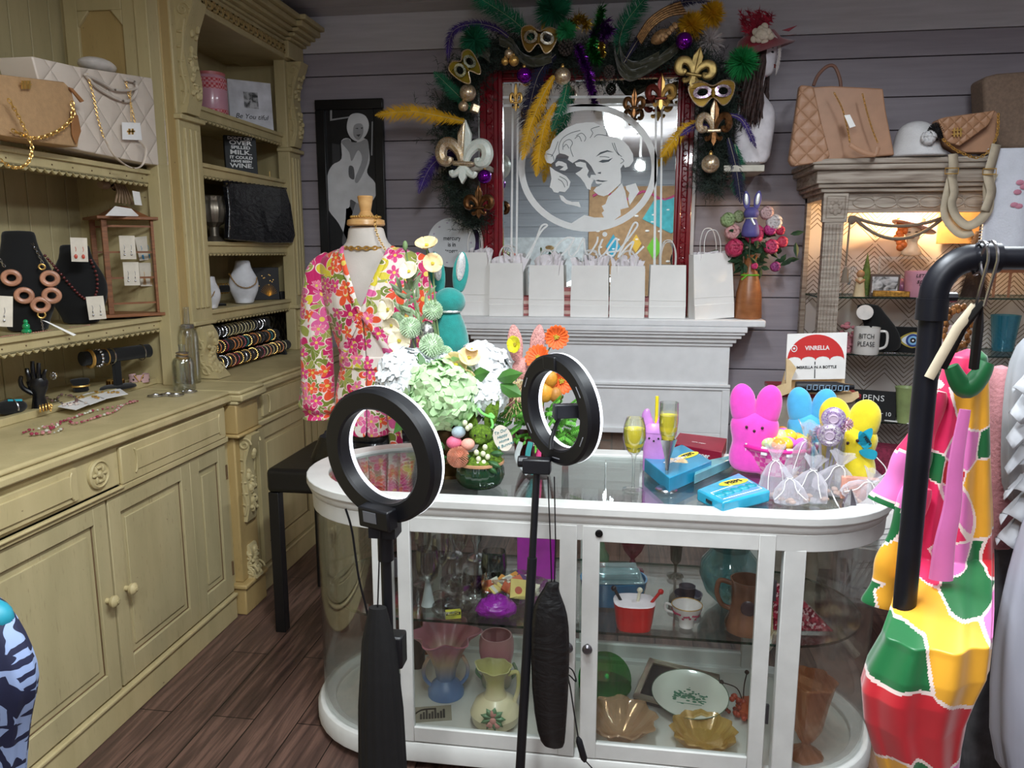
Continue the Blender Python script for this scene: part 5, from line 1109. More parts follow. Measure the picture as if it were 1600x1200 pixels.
def peony(m,c,R,n=26,open_=1.0):
 c = Vector(c)
 for k in range(n):
  f_ = k / n; a = k * 2.4; el = (1 - f_) * 1.3; d = Vector((math.cos(a) * math.sin(.25 + f_ * 1.25 * open_),-math.cos(.25 + f_ * 1.2 * open_),math.sin(a) * math.sin(.25 + f_ * 1.25 * open_)))
  n1 = d.cross(Vector((.1,.2,1))).normalized(); n2 = d.cross(n1).normalized(); r_ = R * (.42 + .2 * f_); o = c + d * R * (.3 + .62 * f_)
  vs = []
  for i in range(4):
   for j in range(4):
    x,y = (i / 3 - .5) * 2,(j / 3 - .5) * 2; cup = -(x * x + y * y) * .3; rr = r_ * (1 - .18 * (abs(x) * abs(y)))
    vs.append(tuple(o + n1 * x * rr + n2 * y * rr + d * cup * r_))
  m.add(vs,[(i * 4 + j,i * 4 + j + 1,(i + 1) * 4 + j + 1,(i + 1) * 4 + j) for i in range(3) for j in range(3)])
bq = thing('bouquet','bouquet of pink peonies and green leaves in the wooden vase','flowers',q + Vector((0,0,96 * u)))
f = lambda a,b,y=0: ((a - 1168) * u,y * u,(502 - 96 - b) * u)
for a,b,r_,cc in ((1170,373,17,(196,56,104)),(1141,394,16,(190,50,92)),(1138,370,14,(214,160,160)),(1196,392,13,(200,66,110)),(1193,366,11,(190,60,130)),(1212,385,10,(205,60,90)),(1208,368,8,(190,40,80)),(1172,421,6,(200,50,110)),(1198,356,14,(212,204,204)),(1203,422,9,(150,60,120)),(1186,342,12,(206,170,170)),(1130,352,13,(150,170,120)),(1146,347,11,(140,150,110))):
 m = MB(); peony(m,f(a,b,-8 - random.random() * 8),r_ * u); part('flower',m,mt(cc,.6,var=.12,vs=60,name='petals'),bq,thick=.0008)
m = MB()
for k in range(90):
 a = random.uniform(0,2 * PI); e = random.uniform(-.9,.6); o = Vector((random.gauss(0,20) * u,random.gauss(0,8) * u,random.uniform(-18,40) * u)); leafm(m,o,(math.cos(a),-.5 + .5 * random.random(),e),random.uniform(14,26) * u,8 * u)
part('leaves',m,LEAF,bq); m = MB()
for k in range(8): m.tube([(0,0,-14 * u),(random.gauss(0,16) * u,-4 * u,random.uniform(20,50) * u)],1 * u,5)
part('stems',m,LEAF,bq)
def bunny(px,py,Y,z,hpx,mat,lab,earmat=None,name='rabbit_figurine',q=None,rz=None):
 q = q or ony(px,Y,z); s_ = mpp(q); h = hpx * s_; t = thing(name,lab,'rabbit',q,face(q) if rz is None else rz); m = MB()
 m.loft([(0,0,0,.19 * h,.15 * h),(0,0,.12 * h,.2 * h,.16 * h),(0,0,.28 * h,.165 * h,.135 * h),(0,0,.4 * h,.11 * h,.095 * h),(0,0,.43 * h,.10 * h,.09 * h)],28); part('body',m,mat,t,sub=1)
 m = MB(); m.ell((0,0,.52 * h),(.16 * h,.14 * h,.14 * h),24,nr=14); part('head',m,mat,t)
 for sx in (-1,1):
  m = MB(); K = T(sx * .09 * h,0,.6 * h,ry=sx * .12); m.loft([(0,0,0,.045 * h,.03 * h),(0,0,.12 * h,.075 * h,.03 * h),(0,0,.24 * h,.085 * h,.028 * h),(0,0,.34 * h,.06 * h,.022 * h),(0,0,.41 * h,.015 * h,.01 * h)],18,K); e = part('ear',m,mat,t,sub=1)
  m = MB(); m.ell((0,-.026 * h,.22 * h),(.045 * h,.008 * h,.13 * h),14,K); part('inner_ear',m,earmat or mat,e)
 return t,h
RH = glitter((190,195,205),400,.6,'rhinestone')
t,h = bunny(1172,372,4.12,1.2 + .38,72,mt((88,82,150),.6,name='purple_flock'),'small purple rabbit with sparkly bow standing in the peony bouquet',RH,'rabbit_figurine',at(1172,372,Y=4.12))
m = MB(); torus(m,(0,0,.42 * h),.105 * h,.02 * h,sy=.9); m.tube([(0,-.1 * h,.42 * h),(.08 * h,-.13 * h,.28 * h)],.025 * h,6,flat=.4); part('sparkle_bow',m,RH,t)
m = MB(); m.tube([(0,0,0),(0,0,-.1)],.004,6); part('pick',m,LEAF,t)
q = ony(1150,4.2,1.202); m = MB(); m.tube([(0,0,0),(.01,0,.08),(.03,0,.14)],[.012,.016,.01],10); m.ell((.035,0,.155),.016,10); solo('carved_wood_figure',m,woodm((160,110,70),(196,150,104)),'small carved wooden figure between the tallest bag and the wooden vase','figurine',q)
# ================= DISPLAY CASE =================
CX,CY,HL,RR = -.115,2.44,.60,.32
def stad(r,hl=HL,n=20,cx=0,cy=0):
 return [(cx + hl + r * math.cos(a),cy + r * math.sin(a)) for a in [-PI / 2 + PI * i / n for i in range(n + 1)]] + [(cx - hl + r * math.cos(a),cy + r * math.sin(a)) for a in [PI / 2 + PI * i / n for i in range(n + 1)]]
CASE = thing('display_case','white oval-ended glass display case with two framed front doors','display case',(CX * .965,CY * .965,EYE * .035)); t = CASE; CASE.scale = (.965,) * 3
def sring(m,prof,hl=HL):   # profile of (r, z) swept around the stadium, closed loop
 m.rings([[(x,y,z) for x,y in stad(r,hl)] for r,z in prof],loop=True)
m = MB(); sring(m,[(RR + .0,.776),(RR + .008,.79),(RR + .008,.80),(RR + .016,.806),(RR + .016,.83),(RR - .055,.83),(RR - .055,.80),(RR - .03,.776)])
part('top_rim',m,WHITE,t,bev=.003)
m = MB(); m.rings([[(x,y,z) for x,y in stad(RR - .056)] for z in (.812,.820)]); part('top_glass',m,glassy('top_glass',(246,251,250),.1,.07,.6),t)
m = MB(); sring(m,[(RR + .012,-.03),(RR + .012,.012),(RR + .002,.03),(RR - .05,.03),(RR - .05,-.03)]); part('base_rim',m,WHITE,t,bev=.003)
m = MB(); m.rings([[(x,y,z) for x,y in stad(RR - .03)] for z in (-.01,.013)]); part('base_floor',m,mt((206,204,196),.6,var=.06,vs=4,name='linen_floor'),t)
m = MB(); sring(m,[(RR - .002,.725),(RR + .0,.776),(RR - .04,.776),(RR - .04,.725)]); part('upper_rail',m,WHITE,t,bev=.002)
for sx in (-1,1):
 for sy in (-1,1):
  m = MB(); m.b(sx * .6 - .03,sx * .6 + .03,sy * (RR - .02) - .018,sy * (RR - .02) + .018,.012,.73); part('corner_post',m,WHITE,t,bev=.003)
for x0,x1,kx in ((-.548,-.008,-.028),(.008,.545,.028)):
 d = MB(); y0,y1 = -RR - .004,-RR + .018
 sw = .05
 d.b(x0,x0 + (.04 if kx < 0 else sw),y0,y1,.034,.772); d.b(x1 - (sw if kx < 0 else .045),x1,y0,y1,.034,.772); d.b(x0 + .04,x1 - .045,y0 + .001,y1,.725,.7715); d.b(x0 + .04,x1 - .045,y0 + .001,y1,.0345,.083)
 dr = part('door',d,WHITE,t,bev=.002)
 g = MB(); g.b(x0 + .035,x1 - .04,-RR + .005,-RR + .008,.08,.73); part('pane',g,GLASS,dr)
 k = MB(); k.lathe([(.006,0),(.006,.012),(.014,.018),(.015,.026),(.009,.032),(0,.033)],20,T(kx,y0,.402,rx=PI / 2)); part('knob',k,mt((110,108,112),.3,.9,name='pewter'),dr)
 for zz in (.20,.58):
  h = MB(); hx = x0 - .004 if kx < 0 else x1 + .004; h.b(hx - .004,hx + .004,y0 - .004,y0 + .004,zz,zz + .06); part('hinge',h,mt((90,90,95),.4,.8),dr)
 if kx > 0: k = MB(); k.lathe([(.011,0),(.011,.004),(.006,.005),(.005,.002),(0,.002)],20,T(.055,y0,.752,rx=PI / 2)); part('lock',k,mt((60,60,62),.35,.9),dr)
m = MB(); m.b(-.57,.57,RR - .03,RR,.69,.775); m.b(-.57,.57,RR - .03,RR,.02,.08); m.b(-.03,.03,RR - .028,RR - .002,.08,.69); part('back_frame',m,WHITE,t,bev=.002)
m = MB(); m.b(-.57,.57,RR - .015,RR - .012,.08,.7); part('back_pane',m,GLASS,t)
for sx in (-1,1):
 m = MB(); A = [-PI / 2 + PI * i / 24 for i in range(25)]
 m.rings([[(sx * (.6 + r_ * math.cos(a)),r_ * math.sin(a),z) for r_,z in ((RR - .012,.02),(RR - .012,.73),(RR - .016,.73),(RR - .016,.02))] for a in A]); part('curved_pane',m,GLASS,t)
m = MB(); m.rings([[(x,y,z) for x,y in stad(RR - .045)] for z in (.415,.423)])
def gshelf():
 t_ = NT('green_edged_glass'); nt = t_.t; ge = t_.n('NewGeometry'); sp = t_.n('SeparateXYZ'); t_.l(ge.outputs['Normal'],sp.inputs[0]); e = t_.math('ABSOLUTE',sp.outputs['Z'])
 nt.nodes.remove(t_.b); tr = t_.n('BsdfTransparent'); t_.l(t_.ramp(e,[(0,lin((60,120,100))),(1,lin((250,254,252)))]),tr.inputs[0]); gl = t_.n('BsdfGlossy'); gl.inputs[1].default_value = .02 if not gl.inputs[1].is_linked else 0
 gl.inputs['Roughness'].default_value = .03; lw = t_.n('LayerWeight'); mx = t_.n('MixShader'); t_.l(t_.math('MULTIPLY_ADD',lw.outputs['Fresnel'],.4,.04),mx.inputs[0]); t_.l(tr.outputs[0],mx.inputs[1]); t_.l(gl.outputs[0],mx.inputs[2]); t_.l(mx.outputs[0],nt.nodes['Material Output'].inputs[0]); return t_.m
part('glass_shelf',m,gshelf(),t)
for x,y in ((-.5,-.2),(.5,-.2),(-.5,.2),(.5,.2)): m = MB(); m.cyl((x,y,-.055),.02,.03,12); part('foot',m,BLACK,t)
# ---- goods in the case ----
SZ,FZ,TZ = EYE * .035 + .965 * .4235,EYE * .035 + .965 * .0135,EYE * .035 + .965 * .8205
def G(px,py,z): p = onz(px,py,z); return p,face(p),mpp(p)
def lathe_thing(name,lab,cat,px,py,z,prof,mat,seg=32,wob=None,group=None,pname='body',scale=None,rz=None):
 p,r0,s_ = G(px,py,z); s_ = scale or s_; t_ = thing(name,lab,cat,p,r0 if rz is None else rz,group); m_ = MB(); m_.lathe([(r * s_,h * s_) for r,h in prof],seg,wob=wob,cap0=False,cap1=False); part(pname,m_,mat,t_); return t_,p,s_
THING = lathe_thing
# upper shelf, left door
t,p,s = THING('wine_glass','clear wine glass with frosted flared stem at the left of the glass shelf','glass',669,945,SZ,[(0,36),(6,38),(16,48),(19,62),(18,85),(16,92),(17,85),(18,62),(15,49),(5,40)],GWARE,pname='bowl')
m = MB(); m.lathe([(0,0),(11 * s,0),(9 * s,8 * s),(4 * s,36 * s),(3 * s,40 * s),(0,40 * s)],24); part('frosted_stem',m,mt((215,222,222),.6,trans=.3),t)
FL = [(0,0),(16,0),(15,2),(3,5),(2,12),(2,46),(8,54),(14,72),(13,96),(12,96),(13,72),(7,55),(0,50)]
TB = [(0,0),(15,0),(18,6),(21,24),(19,46),(18,46),(20,24),(17,8),(0,4)]
for a,b,pr_,lb in ((690,930,FL,'tall clear stemmed glass just right of the frosted stem glass'),(715,948,[(0,0),(24,0),(23,2),(4,5),(3,20),(14,24),(26,34),(27,44),(25,44),(24,36),(0,24)],'low clear footed dish on the left of the glass shelf'),(743,935,TB,'rounded clear tumbler in the middle of the left shelf'),(720,905,FL,'clear stemmed glass behind the rounded tumbler'),(662,912,FL,'clear stemmed glass at the back left corner of the shelf'),(772,905,TB,'clear tumbler behind the matchbook dish'),(812,895,FL,'clear stemmed glass behind the right of the matchbook dish'),(700,958,[(0,0),(20,0),(26,8),(24,14),(22,9),(0,5)],'small clear glass ashtray near the shelf front')):
 THING('glassware',lb,'glass',a,b,SZ,pr_,GWARE)
for a,b,lb in ((708,868,'silver goblet at the back left of the glass shelf'),(744,872,'tall silver candlestick at the back of the glass shelf')): THING('silver_goblet',lb,'goblet',a,b,SZ,[(0,0),(15,0),(14,3),(4,7),(4,22),(9,30),(10,55),(9,55),(8,32),(0,28)],SILVER)
p,r0,s = G(708,965,SZ); t = thing('gum_packet','small yellow and black packet lying at the shelf front','packet',p,r0 + .1); m = MB(); m.b(-12 * s,12 * s,-.008,.008,0,12 * s); part('box',m,mt((200,196,60),.4),t); m = MB(); m.b(-11 * s,11 * s,-.0086,-.008,6 * s,11 * s); part('label_panel',m,INK,t); text('ARACH',5.2 * s,mt((230,220,80),.5),t,T(0,-.009,8.5 * s),bold=.0003)
p,r0,s = G(800,935,SZ); t = thing('glass_dish','shallow clear dish heaped with matchbooks and cards','dish',p,r0); m = MB(); wv = lambda a,z,i: 1 + .08 * math.sin(6 * a) * (i > 1); m.lathe([(0,0),(24 * s,0),(50 * s,22 * s),(54 * s,24 * s),(50 * s,25 * s),(22 * s,4 * s),(0,3 * s)],48,wob=wv,cap0=False,cap1=False); part('dish_glass',m,GWARE,t)
cols = [(226,200,120),(226,214,190),(190,160,130),(60,50,50),(214,206,196),(200,90,50),(150,110,90),(235,228,210),(90,60,110),(210,140,60)]
for k in range(26):
 a = k * 2.4; rr = (6 + k * 1.35) * s; q = p + Vector((rr * math.cos(a),rr * .8 * math.sin(a),(12 + 10 * random.random() + 12 * (1 - k / 26)) * s)); m = MB(); m.box((0,0,0),(16 * s,19 * s,3.2 * s)); m.m = 1; m.box((0,-4 * s,.2 * s),(16.2 * s,5 * s,3.3 * s)); o = solo('matchbook',m,[mt(cols[k % 10],.6),mt(cols[(k * 3 + 4) % 10],.6)],['cream','pale','tan','dark','white','orange','brown','ivory','purple','amber'][k % 10] + ' matchbook in the heap in the shallow clear dish','matchbook',q,0,'matchbooks heaped in the clear dish'); o.rotation_euler = (random.uniform(.1,.9),random.uniform(-.5,.5),random.uniform(-1.4,1.4))
p,r0,s = G(810,930,SZ + .04); m = MB(); m.box((0,0,0),(26 * s,30 * s,2 * s)); m.m = 1; m.ell((0,-2 * s,1.2 * s),(6 * s,6 * s,.4 * s),14,nr=4); o = solo('matchbook',m,[mt((232,208,120),.5),mt((196,90,60),.5)],'large upright yellow matchbook with a round red seal on top of the heap','matchbook',p + Vector((0,0,.02)),r0); o.rotation_euler = (1.0,.2,r0 + .2)
p,r0,s = G(775,962,SZ); m = MB(); m.ell((0,0,16 * s),(36 * s,24 * s,17 * s),24,nr=12); m.v = [(x * (1.15 - z * 9),y,z + .004 * math.sin(x * 300)) for x,y,z in m.v]; solo('gift_packet',m,crinkle((150,40,160),'purple_foil',16),'crinkled purple foil packet under the matchbook dish','packet',p,r0)
p,r0,s = G(838,905,SZ); t = board('greeting_card','magenta card standing behind the matchbook dish','card',p,60 * s,70 * s,.004,r0,mt((168,30,160),.5))
# right door, shelf
p,r0,s = G(958,938,SZ); t = thing('covered_dish','blue rectangular refrigerator dish with clear ribbed lid','dish',p,.15); m = MB(); w_ = 44 * s
m.rings([[(x * k,y * k,z) for x,y in [(v.x,v.y) for v in smoothp([(-w_,-w_ * .6,0),(w_,-w_ * .6,0),(w_,w_ * .6,0),(-w_,w_ * .6,0)],5,closed=True)]] for k,z in ((.8,0),(.9,20 * s),(.95,38 * s),(.9,38 * s),(.85,4 * s))],cap1=True); part('dish_body',m,mt((50,110,150),.15,coat=.5,name='blue_milk_glass'),t)
m = MB(); m.b(-w_ * 1.0,w_ * 1.0,-w_ * .66,w_ * .66,38 * s,42 * s); m.b(-w_ * .85,w_ * .85,-w_ * .5,w_ * .5,42 * s,54 * s); part('lid',m,tinted((190,220,225),.5),t,bev=.004)
p,r0,s = G(990,978,SZ); t = thing('red_container','small red square container with white inside on the glass shelf','container',p,r0 + .08)
def sq(k,z,w_=26,d_=22): return [(v.x * s * k,v.y * s * k,z * s) for v in smoothp([(-w_,-d_,0),(w_,-d_,0),(w_,d_,0),(-w_,d_,0)],5,closed=True)]
m = MB(); m.rings([sq(.82,0),sq(.88,10),sq(1.0,42)],cap1=False); part('outer_shell',m,mt((200,24,24),.3,coat=.3),t); m = MB(); m.rings([sq(1.0,42),sq(.96,42.5),sq(.84,6)]); part('inner_lining',m,mt((226,214,220),.4),t)
for dx,mm,lb in ((-16,BLACK,'black pen with white tip sticking out of the red container'),(4,mt((222,214,190),.6),'folded paper strip in the red container'),(20,mt((190,30,30),.4),'red novelty stick at the right edge of the red container')):
 m = MB(); m.tube([(-0,0,0),(dx * 1.6 * s,0,46 * s)],2.4 * s,8); m.ell((dx * 1.7 * s,0,48 * s),4.5 * s,8); solo('stick',m,mm,lb,'stick',p + Vector((dx * .3 * s,-.0,12 * s)),r0)
t,p,s = THING('teacup','white floral china teacup on the glass shelf','cup',1072,978,SZ,[(0,4),(11,0),(12,4),(12,12),(22,28),(24,36),(23,36),(20,28),(10,10),(0,8)],mt((228,222,220),.2,coat=.5,name='china')); m = MB(); m.tube(smoothp([(-22 * s,0,32 * s),(-32 * s,0,34 * s),(-32 * s,0,24 * s),(-20 * s,0,20 * s)],5),2 * s,8); part('handle',m,mt((220,214,212),.2),t)
m = MB()
for k in range(24): a = -PI / 2 + (k - 12) * .16; rr = (13 + 8 * random.random()) * s; z = 12 + (rr / s - 12) * 1.7; m.ell((rr * math.cos(a) * 1.03,rr * math.sin(a) * 1.03,z * s),(2.2 * s,1.5 * s,2 * s),6,nr=4)
part('floral_print',m,mt((170,60,90),.4),t); m = MB(); torus(m,(0,0,36 * s),23.5 * s,.8 * s); part('gold_rim',m,GOLD,t)
THING('shot_glass','dark patterned shot glass behind the teacup','glass',1073,938,SZ,[(0,0),(11,0),(13,24),(12,24),(10,4),(0,4)],tinted((90,90,105),.6)); THING('small_bowl','small dark blue bowl under the shot glass','bowl',1075,942,SZ,[(14,0),(18,4),(22,16),(20,16),(16,6)],tinted((70,80,110),.6))
t,p,s = THING('pitcher','brown glazed ceramic pitcher with dark round crest','pitcher',1165,982,SZ,[(0,0),(32,0),(33,10),(27,24),(24,44),(25,68),(27,82),(25,82),(22,66),(22,30),(0,8)],mt((116,78,58),.2,var=.25,vs=10,coat=.5,name='brown_glaze')); m = MB(); m.tube(smoothp([(-24 * s,0,72 * s),(-42 * s,0,74 * s),(-46 * s,0,54 * s),(-38 * s,0,36 * s),(-24 * s,0,30 * s)],6),4 * s,10); part('handle',m,mt((116,78,58),.2,var=.25,vs=10,coat=.5),t); m = MB(); m.ell((2 * s,-24 * s,44 * s),(11 * s,3 * s,13 * s),18); part('crest',m,mt((60,46,52),.3),t)
THING('glass_vase','large round aqua glass vase with spiral lines','vase',1138,940,SZ,[(0,0),(20,2),(36,18),(46,45),(44,66),(30,84),(28,88),(26,84),(41,64),(43,45),(33,20),(0,6)],tinted((150,205,205),.55));
THING('ruby_goblet','ruby red stemmed goblet at the back of the glass shelf','goblet',988,892,SZ,[(0,0),(18,0),(17,2),(3,6),(3,12),(5,16),(3,20),(14,34),(19,48),(18,66),(17,66),(17,48),(0,26)],tinted((160,40,80),.5)); THING('smoky_flute','smoky grey flute glass at the back of the glass shelf','glass',1055,900,SZ,[(0,0),(13,0),(12,2),(2,6),(2,18),(8,26),(10,56),(9,56),(7,28),(0,22)],tinted((120,120,110),.5))
t,p,s = THING('green_bottle','pale green bottle with red label at the back of the shelf','bottle',937,905,SZ,[(0,0),(14,0),(14,40),(8,50),(5,66),(0,66)],tinted((150,200,160),.5)); m = MB(); m.b(-8 * s,8 * s,-15 * s,-14 * s,10 * s,34 * s); part('bottle_label',m,mt((180,50,40),.5),t)
p,r0,s = G(1245,985,SZ); t = thing('triangular_plate','red speckled triangular glass plate propped at the right of the glass shelf','plate',p,.1); m = MB(); m.prism([(-36 * s,0),(56 * s,0),(-8 * s,66 * s),(-36 * s,74 * s)],.006)
def speck(): t_ = NT('red_speckled_glass'); t_.set(color=t_.ramp(t_.vor(150,out='Color'),[(.3,lin((120,20,40))),(.6,lin((190,60,80))),(.85,lin((230,200,200)))]),rough=.15,coat=.5); return t_.m
part('plate_body',m,speck(),t); m = MB(); m.tube([(-36 * s,-.004,0),(56 * s,-.004,0),(-8 * s,-.004,66 * s)],.003,6); part('clear_rim',m,GWARE,t); t.rotation_euler[0] = -.25
# lower floor, left
def grad(name,stops,z1,rough=.35):
 t_ = NT(name); sp = t_.n('SeparateXYZ'); t_.l(t_.co(),sp.inputs[0]); zz = t_.math('ADD',t_.math('DIVIDE',sp.outputs['Z'],z1),t_.math('MULTIPLY',t_.math('SUBTRACT',t_.noise(9),.5),.12)); return t_.set(color=t_.ramp(zz,[(a,lin(c)) for a,c in stops]),rough=rough,coat=.3)
p,r0,s = G(697,1083,FZ); t = thing('lily_vase','pink to blue fluted lily vase with two handles on the case floor','vase',p,r0); m = MB(); wv = lambda a,z,i: 1 + (0,0,0,.03,.06,.09,.13,.17,.17,.1,.05,0)[min(i,11)] * math.cos(6 * a)
gm = grad('pink_blue_glaze',[(0,(110,140,190)),(.25,(120,146,190)),(.5,(200,176,150)),(.75,(190,120,130)),(1,(196,124,140))],112 * s)
m.lathe([(r * s,h * s) for r,h in ((28,0),(28,8),(22,18),(14,26),(16,42),(24,66),(36,90),(50,102),(48,103),(32,88),(18,60),(0,40))],60,wob=wv,cap1=False); part('fluted_body',m,gm,t)
for sx in (-1,1): m = MB(); m.tube(smoothp([(sx * 20 * s,0,12 * s),(sx * 32 * s,0,26 * s),(sx * 34 * s,0,44 * s),(sx * 26 * s,0,62 * s)],5),3 * s,8); part('handle',m,gm,t)
p,r0,s = G(776,1068,FZ); t = thing('ceramic_vase','tall pink cylindrical vase with green handles behind the cream jug','vase',p,r0); gm = grad('pink_cream_glaze',[(0,(140,160,140)),(.3,(214,190,160)),(.6,(190,120,130)),(1,(206,150,150))],84 * s); m = MB(); m.lathe([(r * s,h * s) for r,h in ((22,0),(24,6),(22,30),(27,56),(27,72),(24,82),(22,82),(24,68),(20,20),(0,6))],36,cap1=False); part('body',m,gm,t)
for sx in (-1,1): m = MB(); m.tube(smoothp([(sx * 22 * s,0,8 * s),(sx * 31 * s,0,20 * s),(sx * 26 * s,0,34 * s)],5),2.6 * s,8); part('handle',m,mt((130,160,130),.3),t)
p,r0,s = G(774,1132,FZ); t = thing('cream_jug','cream and green flared jug with moulded flowers on the case floor','jug',p,r0 - .1); gm = grad('cream_green_glaze',[(0,(216,206,170)),(.45,(220,208,170)),(.7,(190,184,120)),(1,(186,178,120))],112 * s); m = MB(); m.lathe([(r * s,h * s) for r,h in ((24,0),(36,10),(39,24),(32,40),(18,50),(14,62),(15,78),(20,92),(26,98),(24,98),(16,84),(10,60),(0,50))],44,wob=lambda a,z,i: 1 + (.22 * max(0,math.cos(a - PI)) ** 3 if 7 <= i <= 10 else 0) + (.05 * math.sin(7 * a) if 7 < i < 11 else 0),cap1=False); m.v = [(x,y,z + (.18 * max(0,-x - .01) if z > 80 * s else 0)) for x,y,z in m.v]; part('body',m,gm,t)
m = MB(); m.tube(smoothp([(20 * s,0,86 * s),(34 * s,0,90 * s),(36 * s,0,66 * s),(30 * s,0,40 * s)],5),3.4 * s,8); part('handle',m,gm,t); m = MB()
for k in range(9): leafm(m,(0,-36 * s,34 * s),(math.cos(k * .7),-.1,math.sin(k * .7)),20 * s,10 * s)
part('moulded_leaves',m,mt((110,150,110),.4),t,thick=.002); m = MB()
for dx,dz in ((0,42),(-5,24),(6,24),(0,30)): m.ell((dx * s,-37 * s,dz * s),(6 * s,3 * s,6 * s),10)
part('moulded_blossom',m,mt((214,150,140),.4),t)
p,r0,s = G(668,1128,FZ); m = MB(); m.b(-34 * s,38 * s,0,.004,0,26 * s); m.m = 1
for k in range(9): m.cyl((-10 * s + k * 4.5 * s,-.001,5 * s),1.6 * s,(8 + 3 * (k % 3)) * s,6)
m.tube(smoothp([(-24 * s,-.001,10 * s),(-10 * s,-.001,20 * s),(14 * s,-.001,21 * s)],4),1.2 * s,5); o = solo('sepia_photo',m,[mt((140,132,112),.5),mt((50,46,38),.6)],'old sepia photograph lying at the front left of the case floor','photograph',p,r0); o.rotation_euler[0] = -1.1
for a,b,h_,cc,lb in ((652,1010,90,(70,60,50),'dark bottle at the far left of the case floor'),(664,985,50,(150,100,70),'terracotta pot behind the lily vase')): THING('bottle' if h_ == 90 else 'clay_pot',lb,'bottle' if h_ == 90 else 'pot',a,b + 30,FZ,[(0,0),(12,0),(13,h_ * .6),(6,h_ * .75),(6,h_),(0,h_)] if h_ == 90 else [(0,0),(16,0),(22,h_),(20,h_),(0,6)],mt(cc,.4))
p,r0,s = G(600,1138,FZ); m = MB(); m.tube(smoothp([(-20 * s,0,.003),(-8 * s,5 * s,.004),(0,0,.006),(12 * s,4 * s,.004),(20 * s,-8 * s,.003),(16 * s,-16 * s,.003)],6),.0022,6); m.tube(smoothp([(-14 * s,-6 * s,.003),(-6 * s,2 * s,.005),(4 * s,-4 * s,.003)],5),.0022,6); solo('twine',m,mt((110,130,60),.6),'thin green twine lying on the case floor at the left end','cord',p)
# lower floor, right
for k in range(6): THING('green_plate','green glass plate in the stack at the lower left of the right door','plate',945,1078 - 0,FZ + .001 + k * .0075,[(0,0),(26,0),(40,7),(41,8),(26,2.5),(0,2.5)],tinted((30,160,50),.4),group='stack of green glass plates')
THING('green_plate','green glass plate standing upright behind the stack of green plates','plate',945,1060,FZ + .05,[(0,0),(26,0),(40,5),(41,6),(26,2.5),(0,2.5)],tinted((30,150,50),.4))[0].rotation_euler = (1.15,0,0)
p,r0,s = G(1062,1095,FZ); t = thing('photo_frame','silver photo frame lying on a black box in the case','frame',p + Vector((0,0,.0)),-.32); m = MB(); m.b(-62 * s,52 * s,-40 * s,44 * s,0,.02); part('backing_box',m,mt((24,24,24),.5),t)
m = MB(); W_,D_ = 62 * s,44 * s
for b_ in ((-W_,52 * s,-D_,-D_ + .02,.02,.03),(-W_,52 * s,D_ - .02,D_,.02,.03),(-W_,-W_ + .02,-D_,D_,.02,.03),(32 * s,52 * s,-D_,D_,.02,.03)): m.b(*b_)
part('silver_moulding',m,mt((190,180,160),.3,.8),t,bev=.002); t.rotation_euler[0] = .25; t.location.z += .03
p,r0,s = G(1078,1100,FZ + .045); t = thing('oval_platter','cream oval platter with green landscape print resting on the silver frame','plate',p + Vector((0,.01,.02)),-.2); m = MB(); m.lathe([(0,0),(38 * s,0),(58 * s,6 * s),(59 * s,8 * s),(38 * s,3 * s),(0,3 * s)],48,cap0=False,cap1=False,M=T(s=(1,.74,1))); part('dish',m,mt((222,222,210),.25,var=.03,coat=.4),t); t.rotation_euler[0] = .42
m = MB()
for k in range(90): a = random.uniform(-24,26); b_ = random.gauss(-3 + .25 * (20 - abs(a)) * .3,4.5); m.ell((a * s,b_ * s,3.2 * s),(random.uniform(1,4) * s,random.uniform(.6,2) * s,.3 * s),7,nr=4)
m.tube([(-18 * s,-16 * s,3.2 * s),(20 * s,-14 * s,3.2 * s)],.5 * s,4); part('green_print',m,mt((70,130,100),.5),t); m = MB(); m.tube([(59 * s * math.cos(a),59 * .74 * s * math.sin(a),8 * s) for a in [2 * PI * i / 40 for i in range(40)]],.7 * s,5,closed=True); part('rim_line',m,mt((90,110,90),.5),t)
CARN = lambda c: glassy('carnival_glass',tuple(255 * (v / 255) ** .3 for v in c),.15,.1,.5,.08,lin((255,225,190)),body=.3,bcol=c)
wf = lambda n_,a_: (lambda a,z,i: 1 + (a_ * math.sin(n_ * a) if i in (2,3,4,5) else 0) + .02 * math.sin(24 * a))
THING('carnival_bowl','peach iridescent ruffled glass bowl at the left of the case floor','bowl',968,1152,FZ,[(0,2),(16,0),(34,14),(50,32),(56,36),(54,38),(32,18),(0,6)],CARN((226,190,150)),60,wf(9,.08)); THING('carnival_bowl','amber iridescent scalloped glass dish in the middle of the case floor','bowl',1098,1166,FZ,[(0,2),(16,0),(32,8),(46,24),(50,30),(48,32),(30,12),(0,6)],CARN((232,196,110)),60,wf(12,.06))
THING('sundae_vase','tall amber iridescent footed vase at the right end of the case','vase',1258,1180,FZ,[(0,0),(27,0),(26,3),(8,16),(6,22),(12,30),(22,50),(28,84),(34,118),(38,128),(36,130),(30,110),(24,80),(0,34)],CARN((222,150,100)),60,lambda a,z,i: 1 + (.06 * math.sin(7 * a) if 8 <= i <= 10 else 0) + .03 * math.sin(14 * a))
p,r0,s = G(1160,1118,FZ); t = thing('berry_pick','orange pumpkin and berry spray lying in the case','ornament',p,r0); m = MB(); m.lathe([(4 * s,0),(18 * s,6 * s),(20 * s,16 * s),(14 * s,27 * s),(3 * s,28 * s)],40,T(10 * s,0,0),wob=lambda a,z,i: 1 + .07 * math.cos(8 * a)); part('pumpkin',m,mt((196,84,30),.5),t); m = MB()
for k in range(26): m.ell((random.gauss(-10,8) * s,random.gauss(-6,6) * s,random.uniform(4,34) * s),random.uniform(3,5) * s,8,nr=6)
